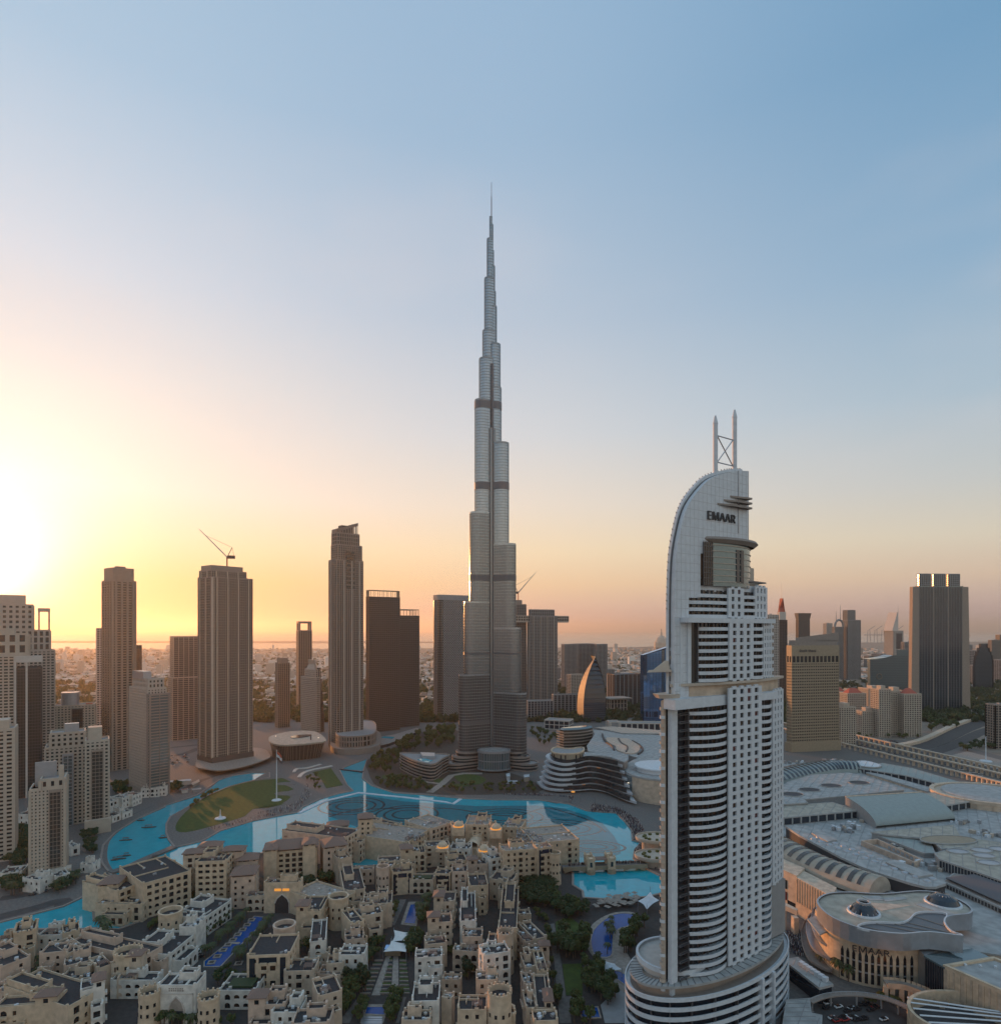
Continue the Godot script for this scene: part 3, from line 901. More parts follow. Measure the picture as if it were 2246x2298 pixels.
	for q in [0.0, 0.85]:
		for t in [0.0, 0.85]:
			solid(o, "portal_post", sub(p, q, q + 0.15, t, t + 0.15), 188.2, 205.6, "taupe")
	solid(o, "portal_slab", p, 205.6, 210.6, "taupe")
	p = P([V(-378.4,-1203.3), V(-339.2,-1168), V(-328.1,-1180.3), V(-367.3,-1215.6)])
	o = tower_at("pointed_tower", "tower with stepped right side and a small pointed crown, left of the slanted-top tower", p)
	storeys(o, sub(p, 0.0, 0.45, 0.0, 1.0), 0, 101.3, {"wall": "beige", "floor": 3.5, "band": 1.3, "pier": 3.5, "pier_w": 1.3, "glass": "pane"})
	for k in 5:
		storeys(o, sub(p, 0.45, 1.1 - 0.11 * k, 0.1, 0.9), 0 if k == 0 else 4.3 + (k - 1) * 21.0 + 30, 4.3 + k * 21.0 + 30, SLAB_DARK)
	storeys(o, sub(p, 0.1, 0.6, 0.1, 0.8), 101.3, 115.8, {"wall": "beige", "floor": 4.0, "band": 1.6, "pier": 4.0, "pier_w": 2.0, "glass": "pane"})
	var py := S()
	var q4 := local(o, sub(p, 0.15, 0.55, 0.15, 0.75))
	var q5 := grown(q4, -6.0)
	py.prism(q4, 115.8, 134.2, q5)
	part("pointed_crown", py, M.beige, o)

func middle_bank() -> void:
	# the slanted-top tower
	var p: PackedVector2Array = P([V(-281.9,-1032.7), V(-261.5,-1010), V(-224.2,-1043.5), V(-244.7,-1066.2)])
	var o := tower_at("slanted_tower", "tallest grey-brown tower left of the spire, with a slanted open top and a round foot", p)
	storeys(o, softened(p, 6, 2), 0, 302.0, {"wall": "taupe", "floor": 3.6, "band": 0.9, "pier": 3.6, "pier_w": 1.2, "proud": 0.4, "glass": "glass_brown", "rib_every": 4, "rib_mat": "beige"})
	storeys(o, softened(sub(p, 0.08, 0.98, 0.1, 0.95), 5, 2), 302.0, 327.1, {"wall": "taupe", "floor": 3.6, "band": 0.9, "pier": 4.0, "pier_w": 1.2, "glass": "glass_brown"})
	storeys(o, softened(sub(p, 0.08, 0.92, 0.2, 0.9), 5, 2), 327.1, 346.4, {"wall": "taupe", "floor": 6.0, "band": 1.2, "pier": 4.0, "pier_w": 1.2, "glass": "glass_brown"})
	var top := local(o, sub(p, 0.1, 0.86, 0.25, 0.85))
	var s := S()
	var ya: float = 346.4
	var lo: float = 353.1
	var hi: float = 366.6
	for k in 4:
		var a := top[k]
		var b := top[(k + 1) % 4]
		for j in 8:
			var q := a.lerp(b, j / 8.0)
			var w := a.lerp(b, (j + 0.45) / 8.0)
			var hq := lerpf(lo, hi, clampf((q - top[0]).dot(top[3] - top[0] + top[2] - top[1]) / (top[3] - top[0]).length() / (top[3] - top[0] + top[2] - top[1]).length(), 0, 1))
			s.quad(v3(q, ya), v3(q, hq), v3(w, hq), v3(w, ya))
	for k in 4:
		var l := (k + 1) % 4
		var hk: float = [lo, lo, hi, hi][k]
		var hl: float = [lo, lo, hi, hi][l]
		s.quad(v3(top[k], hk - 5.0), v3(top[k], hk), v3(top[l], hl), v3(top[l], hl - 5.0))
	part("slanted_screen", s, M.taupe, o)
	solid(o, "lift_house", sub(p, 0.3, 0.7, 0.35, 0.75), ya, ya + 14.0, "umber")
	# carved bays high on its face
	openings(o, sub(p, 0.34, 0.66, -0.02, 0.0)[1], sub(p, 0.34, 0.66, -0.02, 0.0)[2], 255.9, 318.8, 2, 9, 7.0, 4.2, "pane")
	var foot := smooth(P([V(-262.2,-1010.7), V(-281.7,-1106.4), V(-271.9,-1133.2), V(-246,-1150), V(-221.7,-1117), V(-200.6,-1010.7), V(-212.2,-976.9), V(-242.9,-972.8)]), 4)
	storeys(o, foot, 0, 26, {"wall": "taupe", "floor": 9.0, "band": 2.0, "pier": 5.0, "pier_w": 2.0, "glass": "pane", "proud": 0.8})
	var skirt := S()
	skirt.prism(local(o, grown(foot, 9.0)), 0, 9)
	part("podium", skirt, M.taupe, o)
	# the dark pair with roof lettering
	for k in 2:
		p = [P([V(-249.1,-1177.4), V(-242.3,-1168), V(-191.9,-1204.6), V(-198.7,-1214)]), P([V(-223.5,-1262.4), V(-200,-1230), V(-161.8,-1257.8), V(-185.3,-1290.2)])][k]
		o = tower_at("dark_tower", ["dark woven tower with a sunlit left edge, taller of the lettered pair", "dark woven tower with white roof lettering, shorter one half hidden behind its twin"][k], p)
		var h: float = [250.6, 217.1][k]
		storeys(o, p, 0, h, {"wall": "umber", "floor": 3.6, "band": 1.5, "proud": 0.8, "pier": 4.2, "pier_w": 0.9, "glass": "glass_brown"})
		var q := local(o, p)
		var fr := S()
		for i in 4:
			var a := q[i]
			var b := q[(i + 1) % 4]
			fr.bar(v3(a, h + 13), v3(b, h + 13), 0.7, 4)
			for j in 7:
				fr.bar(v3(a.lerp(b, j / 7.0), h), v3(a.lerp(b, j / 7.0), h + 13), 0.45, 4)
		part("roof_frame", fr, M.gold, o)
		var e := q[2] - q[1]
		var t := lettering(o, "EMAAR", 9.5, v3(q[1].lerp(q[2], 0.56) + e.orthogonal().normalized() * 1.6, h - 5), -e.angle(), "white", 0.6)
	# the diamond-patterned tower
	p = P([V(-147.2,-1364.7), V(-128.6,-1336), V(-66.2,-1376.5), V(-84.9,-1405.1)])
	o = tower_at("diamond_tower", "grey tower with rounded corners and a diamond lattice over its face, left of the spire", p)
	var pd := softened(p, 9, 3)
	storeys(o, pd, 0, 253.8, {"wall": "grey", "floor": 3.7, "band": 0.5, "proud": 0.2, "glass": "glass_brown"}, false)
	lattice(o, pd, 0, 253.8, 5.6, 0.75, "grey")
	solid(o, "round_cap", grown(pd, 0.6), 253.8, 264.9, "grey")
	# building site behind the spire
	p = P([V(21,-1584), V(29.8,-1560), V(63.9,-1572.4), V(55.2,-1596.5)])
	o = tower_at("concrete_tower", "bare concrete tower under construction just right of the spire, with a crane", p)
	storeys(o, p, 0, 252.8, {"wall": "taupe", "floor": 4.0, "band": 1.0, "proud": 0.3, "pier": 6.0, "pier_w": 1.0, "glass": "dark"})
	solid(o, "core_wall", sub(p, 0.2, 0.75, 0.2, 0.7), 252.8, 264.5, "taupe")
	crane(v3(p[1] + V(14,-10), 264.5), 62.0, "crane on the bare concrete tower right of the spire", PI - 0.4)
	# the tower with the sky bridge
	p = P([V(66.5,-1572.2), V(72.5,-1560), V(142.9,-1594.3), V(136.9,-1606.5)])
	o = tower_at("bridge_tower", "grey twin tower under construction carrying the long sky bridge, right of the spire", p)
	storeys(o, p, 0, 224.4, {"wall": "grey", "floor": 3.7, "band": 0.8, "pier": 5.0, "pier_w": 0.9, "glass": "glass_brown", "rib_every": 4, "rib_mat": "beige"})
	storeys(o, sub(p, 0.05, 0.9, 0.1, 0.9), 224.4, 239.9, {"wall": "grey", "floor": 7.0, "band": 1.0, "pier": 6.0, "glass": "glass"})
	var br := sub(p, -0.75, 1.45, 0.2, 0.75)
	storeys(o, br, 211.4, 224.4, {"wall": "beige", "floor": 6.0, "band": 1.4, "pier": 7.0, "glass": "pane", "proud": 0.4})
	solid(o, "bridge_soffit", br, 208.8, 211.4, "beige")
	# three hazy slabs
	for k in 3:
		p = [P([V(194,-2015.9), V(202.5,-2000), V(245,-2022.6), V(236.6,-2038.5)]), P([V(236.4,-2087.6), V(250,-2050), V(311.2,-2072.3), V(297.5,-2109.9)]), P([V(298.6,-2010.8), V(303.7,-2000), V(339.7,-2016.8), V(334.7,-2027.6)])][k]
		o = tower_at("hazy_slab", ["hazy grey slab, left of three in a row behind the sail-shaped block", "hazy grey slab, middle of three in a row behind the sail-shaped block", "hazy grey slab, right of three in a row behind the sail-shaped block"][k], p)
		storeys(o, p, 0, 144.4, {"wall": "grey", "floor": 4.0, "band": 0.8, "pier": 5.0, "pier_w": 1.2, "glass": "glass"})
	p = P([V(184.7,-1767), V(194.6,-1750), V(229.1,-1769.9), V(219.3,-1787)])
	o = tower_at("low_block", "short block whose left walls glow orange, in front of the hazy slabs", p, "building")
	storeys(o, p, 0, 65.8, {"wall": "beige", "floor": 4.0, "band": 1.5, "pier": 6.0, "pier_w": 2.0, "glass": "glass"})
	# the sail-shaped block
	var c: Vector2 = V(192.6,-1319.1)
	o = thing("sail_block", "dark glass block shaped like a pointed sail, its left side lit gold", "building", v3(c))
	s = S()
	var w2 := 27.0
	var g := S()
	var hh: float = 135.1
	var prof := []
	for k in 15:
		var t := k / 14.0
		prof.push_back(Vector2(-w2 * 0.72 - w2 * 0.15 * (1 - pow(1 - t, 2)) + w2 * 1.05 * pow(t, 2.6), t * hh))
	var prof2 := []
	for k in 15:
		var t := k / 14.0
		prof2.push_back(Vector2(w2 * (0.95 + 0.12 * sin(t * PI)) - w2 * 0.77 * pow(t, 2.6), t * hh))
	for k in 14:
		var a: Vector2 = prof[k]
		var b: Vector2 = prof[k + 1]
		var d: Vector2 = prof2[k]
		var f: Vector2 = prof2[k + 1]
		g.quad(W(a.x, a.y, 6), W(b.x, b.y, 6 - 8.0 * pow(k / 14.0, 2)), W(f.x, f.y, -4 - 8.0 * pow(k / 14.0, 2)), W(d.x, d.y, -4))
		s.quad(W(a.x, a.y, 6), W(b.x, b.y, 6), W(b.x - 9 + 8 * pow((k + 1) / 14.0, 3), b.y * 0.93, -30), W(a.x - 9 + 8 * pow(k / 14.0, 3), a.y * 0.93, -30))
		s.quad(W(d.x, d.y, -4), W(f.x, f.y, -4), W(f.x - 4, f.y, -40), W(d.x - 4, d.y, -40))
	part("front_glass", g, M.glass_navy, o)
	part("side_shell", s, M.gold, o)
	var fl := S()
	for k in range(1, 30):
		var t := k / 30.0
		var i := int(t * 14)
		var a: Vector2 = prof[i].lerp(prof[mini(i + 1, 14)], t * 14 - i)
		var b: Vector2 = prof2[i].lerp(prof2[mini(i + 1, 14)], t * 14 - i)
		fl.bar(W(a.x, a.y, 6.3 - 8.0 * t * t), W(b.x, a.y, -3.7 - 8.0 * t * t), 0.28, 4)
	part("floor_lines", fl, M.glass_teal, o, "stuff")
	# offices behind
	p = P([V(268.5,-1594.1), V(279.6,-1560), V(350.7,-1583.1), V(339.6,-1617.2)])
	o = tower_at("office_block", "wide dark office block with pale upright strips, behind the flat-roofed pavilion", p, "building")
	storeys(o, p, 0, 79.3, {"wall": "umber", "floor": 4.0, "band": 0.5, "pier": 4.0, "pier_w": 0.8, "glass": "glass_navy", "rib_every": 3, "rib_mat": "grey"})
	p = P([V(244.4,-1472.7), V(252.6,-1450), V(291.6,-1464.2), V(283.3,-1486.9)])
	o = tower_at("pavilion", "low pavilion with a broad flat overhanging roof and its left side lit orange", p, "building")
	storeys(o, p, 0, 30, {"wall": "beige", "floor": 10.0, "band": 1.0, "pier": 9.0, "pier_w": 2.2, "glass": "glass"})
	solid(o, "flat_roof", grown(p, 9.0), 31.5, 34, "stone")
	# the blue glass block
	p = P([V(287.7,-1303.7), V(291.1,-1290), V(378.8,-1311.9), V(375.4,-1325.5)])
	o = tower_at("blue_glass_block", "curved blue glass block with a slanted roof, left of the curved white tower", p, "building")
	var q6 := local(o, p)
	s = S()
	var hl: float = 139.1
	var hr: float = 164.8
	var front := []
	for k in 17:
		var t := k / 16.0
		front.push_back(q6[1].lerp(q6[2], t) + (q6[1] - q6[0]).normalized() * 14.0 * sin(t * PI))
	for k in 16:
		s.quad(v3(front[k]), v3(front[k], lerpf(hl, hr, k / 16.0)), v3(front[k + 1], lerpf(hl, hr, (k + 1) / 16.0)), v3(front[k + 1]))
	s.quad(v3(q6[0]), v3(q6[0], hl), v3(q6[1], hl), v3(q6[1]))
	s.quad(v3(q6[2]), v3(q6[2], hr), v3(q6[3], hr), v3(q6[3]))
	s.quad(v3(q6[3]), v3(q6[3], hr), v3(q6[0], hl), v3(q6[0]))
	s.quad(v3(q6[0], hl), v3(q6[1], hl), v3(q6[2], hr), v3(q6[3], hr))
	part("curtain_wall", s, M.glass_blue, o)
	fl = S()
	for k in 17:
		fl.bar(v3(front[k]), v3(front[k], lerpf(hl, hr, k / 16.0)), 0.25, 4)
	for j in 36:
		for k in 16:
			fl.bar(v3(front[k], 4.0 * j + 4), v3(front[k + 1], 4.0 * j + 4), 0.14, 3)
	part("mullions", fl, M.glass_navy, o, "stuff")
	# low blocks at its foot
	var lows := [
		[P([V(53.7,-1347.5), V(57.4,-1330), V(111.3,-1341.5), V(107.6,-1359)]), 40.0, "low glass office block with a white colonnade, right of the spire tower's foot", {"wall": "grey", "floor": 5.0, "band": 0.6, "pier": 7.0, "pier_w": 1.6, "glass": "glass_navy"}],
		[P([V(116.8,-1435.9), V(119,-1420), V(179,-1428.4), V(176.7,-1444.4)]), 44.0, "low grey office row behind the trees, left of the sail-shaped block", {"wall": "grey", "floor": 5.0, "band": 0.8, "pier": 9.0, "pier_w": 2.4, "glass": "glass"}],
		[P([V(95.9,-1242.8), V(84.7,-1215), V(129.1,-1197), V(140.4,-1224.9)]), 17.0, "low curved building with a pink-lit roof edge above the garden road", {"wall": "pale", "floor": 8.0, "band": 1.4, "pier": 9.0, "pier_w": 1.2, "glass": "glass_navy"}],
		[P([V(202.2,-1200.5), V(203.6,-1180), V(221.5,-1181.2), V(220.1,-1201.8)]), 18.0, "plain pale block at the left end of the dark-bayed row", {"wall": "pale", "floor": 18.0, "band": 4.0, "pier": 12.0, "pier_w": 6.0, "glass": "grey"}],
		[P([V(225.5,-1211), V(224.2,-1185), V(340.4,-1178.9), V(341.8,-1204.9)]), 15.0, "long low white row with square dark bays, below the blue glass block", {"wall": "pale", "floor": 14.0, "band": 2.4, "pier": 11.0, "pier_w": 2.4, "glass": "glass_navy"}]]
	for q in lows:
		o = tower_at("low_block", q[2], q[0], "building")
		storeys(o, q[0], 0, q[1], q[3])
	# the hotel-like wedge with blue-green glass roof, and the banded office
	p = P([V(88.9,-1000.9), V(98.1,-985), V(147.1,-1013.3), V(137.9,-1029.3)])
	o = tower_at("banded_block", "curved grey block of stacked bands with a teal glass roof", p, "building")
	var bp := sub(p, 0, 1, 0, 0.55)
	var curve := PackedVector2Array()
	curve.push_back(bp[0])
	curve.push_back(bp[1])
	for k in range(1, 9):
		curve.push_back(bp[1].lerp(bp[2], k / 9.0) + (bp[1] - bp[0]).normalized() * 7.0 * sin(k / 9.0 * PI))
	curve.push_back(bp[2])
	curve.push_back(bp[3])
	storeys(o, curve, 0, 34, {"wall": "stone", "floor": 4.6, "band": 1.6, "proud": 0.9, "glass": "glass_brown"}, false)
	var rf := S()
	rf.prism(local(o, grown(curve, 0.5)), 34.0, 37.0, local(o, grown(curve, -2.0)))
	part("glass_roof", rf, M.glass_teal, o)
	var fins := S()
	for k in 8:
		fins.block(W((p[0] - p[1]).x * 0.5, 4.0 * k + 2, (p[0] - p[1]).y * 0.5), W(0.8, 1.6, (p[0] - p[1]).length() * 1.05), -(p[0] - p[1]).angle() + PI / 2)
	part("side_fins", fins, M.sand_wall, o)

func right_bank() -> void:
	var p: PackedVector2Array = P([V(450.4,-996.1), V(452.8,-985), V(534.8,-1002.4), V(532.5,-1013.5)])
	var o := tower_at("gold_tower", "golden-brown gridded tower with a slanting top band, right of the curved white tower", p)
	var h: float = 138.1
	storeys(o, p, 14, h, {"wall": "gold", "floor": 4.6, "band": 2.5, "proud": 0.35, "pier": 3.2, "pier_w": 1.1, "glass": "pane"})
	storeys(o, sub(p, 0.03, 0.26, -0.03, 0.0), 14, h, {"wall": "gold", "floor": 4.6, "band": 1.5, "proud": 0.3, "glass": "pane"})
	solid(o, "top_band", grown(p, 0.6), h + 11, 165.9, "gold")
	storeys(o, p, h, h + 11, {"wall": "gold", "floor": 11.0, "band": 0.6, "pier": 7.0, "pier_w": 1.8, "glass": "pane"}, false)
	var q := local(o, p)
	var s := S()
	var y: float = 165.9
	var t: float = 182.2
	s.prism(P([q[1].lerp(q[2], 0.06), q[1].lerp(q[2], 0.97), q[3].lerp(q[2], 0.3), q[0].lerp(q[1], 0.4)]), y, y + 8)
	s.quad(v3(q[1].lerp(q[2], 0.08), y + 8), v3(q[1].lerp(q[2], 0.08), y + 12), v3(q[2], t + 4), v3(q[2], y + 6))
	part("slanted_screen", s, M.taupe, o)
	lettering(o, "Dusit thani", 4.0, v3(q[1].lerp(q[2], 0.33) + (q[1] - q[0]).normalized() * 1.0, (h + 11 + y) / 2), -(q[2] - q[1]).angle(), "umber", 0.3)
	solid(o, "foot", grown(p, 2.5), 0, 14, "gold")
	# the big dark slab with pale flanks
	p = P([V(949.9,-1477.2), V(950.6,-1467), V(1095.7,-1477.1), V(1095,-1487.4)])
	o = tower_at("flanked_tower", "huge dark glass tower with three bays between plain pale flanks, largest on the right", p)
	var hs: float = 290.5
	for k in 3:
		var a := 0.135 + k * 0.245
		storeys(o, sub(p, a, a + 0.235, 0.02, 0.9), 0, hs, {"wall": "glass_teal", "floor": 4.0, "band": 0.35, "proud": 0.2, "pier": 6.8, "pier_w": 0.35, "glass": "glass_navy", "pier_mat": "grey"})
		storeys(o, sub(p, a + 0.01, a + 0.2, 0.15, 0.8), hs, 319.8, {"wall": "grey", "floor": 5.0, "band": 1.2, "pier": 5.0, "pier_w": 1.4, "glass": "glass"})
	for k in 4:
		solid(o, "mullion_pier", sub(p, [0.118, 0.372, 0.617, 0.862][k], [0.134, 0.386, 0.631, 0.878][k], -0.02, 0.95), 0, hs + 2, "tan")
	var fl := S()
	for k in 2:
		var a := local(o, sub(p, 0.0, 0.118, -0.02, 1.0) if k == 0 else sub(p, 0.878, 1.0, -0.02, 1.0))
		var b := local(o, sub(p, 0.03, 0.118, 0.0, 1.0) if k == 0 else sub(p, 0.878, 0.965, 0.0, 1.0))
		fl.prism(a, 0, hs, b)
	part("flank", fl, M.tan, o)
	# rounded teal block with an emblem ring
	p = P([V(978.9,-1690.2), V(979.9,-1680), V(1089.1,-1691.5), V(1088,-1701.7)])
	o = tower_at("emblem_block", "dark teal glass block with a scooped roof and a gold ring emblem", p, "building")
	q = local(o, p)
	s = S()
	var e := q[2] - q[1]
	for k in 16:
		var a := q[1] + e * (k / 16.0)
		var b := q[1] + e * ((k + 1) / 16.0)
		var ha: float = 112.6 + 26.0 * pow(k / 16.0, 2)
		var hb: float = 112.6 + 26.0 * pow((k + 1) / 16.0, 2)
		if k == 10:
			hb = ha
		if k > 10:
			ha = 137.7
			hb = ha
		var off := (q[0] - q[1]).normalized()
		s.quad(v3(a), v3(a, ha), v3(b, hb), v3(b))
		s.quad(v3(a, ha), v3(a + off * 40, ha), v3(b + off * 40, hb), v3(b, hb))
	s.quad(v3(q[0]), v3(q[0], 112.6), v3(q[1], 112.6), v3(q[1]))
	s.quad(v3(q[2]), v3(q[2], 137.7), v3(q[3], 137.7), v3(q[3]))
	part("curtain_wall", s, M.glass_teal, o)
	var lines := S()
	for k in 26:
		lines.block(v3(q[1] + e * 0.5 + (q[1] - q[0]).normalized() * 0.1, 4.0 + k * 4.6), W(e.length() * 0.99, 0.5, 0.5), -e.angle())
	part("floor_lines", lines, M.glass_navy, o, "stuff")
	s = S()
	for k in 20:
		var a := TAU * k / 20
		var b := TAU * (k + 1) / 20
		s.bar(W(cos(a) * 7, sin(a) * 7, 0), W(cos(b) * 7, sin(b) * 7, 0), 0.8, 4)
	var em := part("emblem", s, M.gold, o)
	em.position = v3(q[1] + e * 0.23 + (q[1] - q[0]).normalized() * 1.2, 66.6)
	# the odd towers of the far row
	var far := [
		["slant_tower", "pale tower with a steep slanting top, half hidden by the curved white tower", P([V(625.2,-1519.3), V(632.2,-1500), V(663.3,-1511.3), V(656.3,-1530.6)]), 225.5, "pale", 0],
		["dark_slim_tower", "dark brown slim tower with a red pyramid spire, right of the curved white tower", P([V(717.9,-1651.3), V(721.2,-1640), V(744.6,-1646.7), V(741.4,-1658)]), 215.2, "umber", 1],
		["notched_tower", "dark tower with a flared notched top, behind the golden tower", P([V(1078.7,-2313.3), V(1082,-2300), V(1127.7,-2311.4), V(1124.3,-2324.7)]), 225.4, "umber", 2],
		["far_block", "pale block with an orange-lit left side, just left of the gate-shaped tower", P([V(1281.6,-2515.6), V(1286.1,-2500), V(1312.9,-2507.7), V(1308.4,-2523.3)]), 216.0, "pale", 0],
		["gate_tower", "grey tower with a rounded gate-shaped top and two thin masts, behind the golden tower", P([V(1210.6,-2312.3), V(1213.7,-2300), V(1249,-2308.8), V(1245.9,-2321.1)]), 200.5, "grey", 3],
		["shouldered_tower", "tall grey-blue tower with a stepped shoulder and an orange-lit left side", P([V(1254.1,-2325.4), V(1261.4,-2300), V(1316.1,-2315.7), V(1308.8,-2341.1)]), 225.4, "grey", 4],
		["finned_tower", "small white tower with a triangular fin and a needle, above the teal block", P([V(1845.8,-3047.4), V(1859.4,-3000), V(1917.2,-3016.6), V(1903.6,-3064)]), 186.3, "pale", 5],
		["plain_slab", "greenish slab tower just left of the huge flanked tower", P([V(1271.6,-2011.3), V(1274.4,-2000), V(1324.1,-2012.4), V(1321.3,-2023.7)]), 151.0, "grey", 0],
		["leaf_tower", "dark rounded glass tower like an upright leaf, right of the huge flanked tower", P([V(1496,-2007.8), V(1496.8,-2000), V(1561.9,-2006.8), V(1561,-2014.6)]), 146.0, "glass_navy", 6],
		["edge_slab", "hazy brown slab tower near the right edge", P([V(1858,-2413.1), V(1859.9,-2400), V(1898,-2405.4), V(1896.1,-2418.5)]), 151.2, "taupe", 0],
		["edge_slab", "thin tower touching the right edge", P([V(1969.2,-2520), V(1970.6,-2500), V(2021.1,-2503.5), V(2019.7,-2523.5)]), 170.3, "taupe", 0],
		["corner_block", "grey-brown stub of a block at the right edge beside the highway", P([V(788.6,-1030), V(788.6,-1010), V(823.8,-1010), V(823.8,-1030)]), 69.7, "tan", 0],
		["hazy_slab", "small hazy grey slab far behind the teal block", P([V(1792.9,-3210.8), V(1794.8,-3200), V(1859.9,-3211.5), V(1858,-3222.3)]), -79.7, "grey", 0]]
	for r in far:
		p = r[2]
		h = r[3]
		o = tower_at(r[0], r[1], p)
		var st := {"wall": r[4], "floor": 4.0, "band": 1.1, "pier": 5.0, "pier_w": 1.3, "glass": "glass"}
		if r[4] in ["glass_navy"]:
			st = {"wall": "glass_teal", "floor": 4.0, "band": 0.5, "glass": "glass_navy", "proud": 0.2}
		if r[5] == 6:
			for k in 6:
				storeys(o, softened(sub(p, 0.05 * k * k * 0.25, 1.0 - 0.04 * k * k * 0.3, 0.0, 0.9), 10, 3), h * (0.5 + k / 12.0) if k else 0.0, h * (0.5 + (k + 1) / 12.0), st, k == 5)
			continue
		storeys(o, p, 0, h, st)
		q = local(o, p)
		s = S()
		var c := (q[0] + q[2]) / 2
		if r[5] == 1:
			solid(o, "neck", sub(p, 0.1, 0.9, 0.1, 0.9), h, 237.0, "pale")
			s.prism(grown(q, -3), 234.3, 272.4, grown(q, -minf(16.0, (q[2] - q[1]).length() * 0.47)))
			part("red_pyramid", s, M.rust, o)
			s = S()
			s.bar(v3(c, 272.4), v3(c, 313.3), 0.7, 5, 0.2)
			part("needle", s, M.steel, o)
		elif r[5] == 2:
			var top := local(o, grown(p, 4.0))
			s.skin(q, h, h + 26, top)
			part("flared_top", s, M.umber, o)
			solid(o, "low_wing", sub(p, 0.4, 1.15, -0.5, 0.2), 0, h - 70, "tan")
		elif r[5] == 3:
			for k in 13:
				var a := PI * k / 13
				var b := PI * (k + 1) / 13
				var m := (q[1] + q[2]) / 2
				var u := (q[2] - q[1]) / 2
				s.bar(v3(m + u * cos(a), h + sin(a) * 26), v3(m + u * cos(b), h + sin(b) * 26), 4.0, 4)
			part("gate_arch", s, M.grey, o)
			s = S()
			for k in 2:
				s.bar(v3(q[1].lerp(q[2], 0.15 + 0.5 * k), h + 20), v3(q[1].lerp(q[2], 0.15 + 0.5 * k), h + [58, 80][k]), 1.6, 5, 0.5)
			part("mast", s, M.grey, o)
		elif r[5] == 4:
			storeys(o, sub(p, 0.0, 0.62, 0.1, 0.9), h, 261.7, st)
		elif r[5] == 5:
			s.prism(P([q[1].lerp(q[2], -0.1), q[1].lerp(q[2], 0.5), q[0].lerp(q[3], 0.5), q[0].lerp(q[3], -0.1)]), h, 273.5, P([q[1].lerp(q[2], 0.4), q[1].lerp(q[2], 0.5), q[0].lerp(q[3], 0.5), q[0].lerp(q[3], 0.4)]))
			part("fin", s, M.pale, o)
			s = S()
			s.bar(v3(q[1].lerp(q[2], 0.48), 266.0), v3(q[1].lerp(q[2], 0.48), 310.9), 1.6, 5, 0.4)
			part("needle", s, M.steel, o)
			solid(o, "dark_window", sub(p, 0.3, 0.85, -0.02, 0.0), h - 90, h - 12, "glass_navy")
		elif r[5] == 0:
			roof_gear(o, p, h, 2)
	# beige blocks with red roofs in front of the huge slab
	var blocks := [
		[P([V(555.3,-1061.7), V(559.2,-1040), V(585,-1044.6), V(581.2,-1066.2)]), 62.0, "pale balconied block at the right foot of the golden tower, beside the rail viaduct", false],
		[P([V(670.2,-1253.8), V(673.6,-1230), V(712.4,-1235.5), V(709.1,-1259.2)]), 66.0, "beige apartment block with a rounded red roof gable, left one of the red-roofed group", true],
		[P([V(642.8,-1151.9), V(645.1,-1130), V(677.1,-1133.4), V(674.8,-1155.2)]), 44.0, "low pink-beige apartment block between the two red-roofed blocks", false],
		[P([V(666.8,-1141.9), V(669.1,-1120), V(690.9,-1122.3), V(688.6,-1144.2)]), 84.0, "tallest beige apartment block in the middle of the red-roofed group", false],
		[P([V(696.7,-1158.9), V(698.8,-1135), V(726.7,-1137.4), V(724.6,-1161.4)]), 80.0, "beige apartment block beside the tallest one of the red-roofed group", false],
		[P([V(712,-1143.9), V(713.7,-1120), V(744.9,-1122.2), V(743.2,-1146.1)]), 76.0, "beige apartment block with a red hipped roof, right one of the red-roofed group", true],
		[P([V(700.7,-1353.8), V(704,-1330), V(730.3,-1333.7), V(727,-1357.5)]), 60.0, "beige apartment block half hidden behind the golden tower", true],
		[P([V(869.7,-1539.9), V(872.4,-1500), V(915.3,-1503), V(912.6,-1542.9)]), 50.0, "low white boxy building below the teal emblem block", false]]
	for b in blocks:
		p = b[0]
		o = tower_at("apartment_block", b[2], p, "apartments")
		storeys(o, p, 0, b[1], {"wall": "cream", "floor": 3.4, "band": 1.5, "pier": 4.2, "pier_w": 1.8, "glass": "pane"})
		if b[3]:
			s = S()
			q = local(o, sub(p, 0.1, 0.9, 0.1, 0.9))
			s.prism(q, b[1], b[1] + 10, grown(q, -9))
			part("red_roof", s, M.rust, o)
		else:
			solid(o, "stair_head", sub(p, 0.3, 0.7, 0.2, 0.7), b[1], b[1] + 7, "cream")

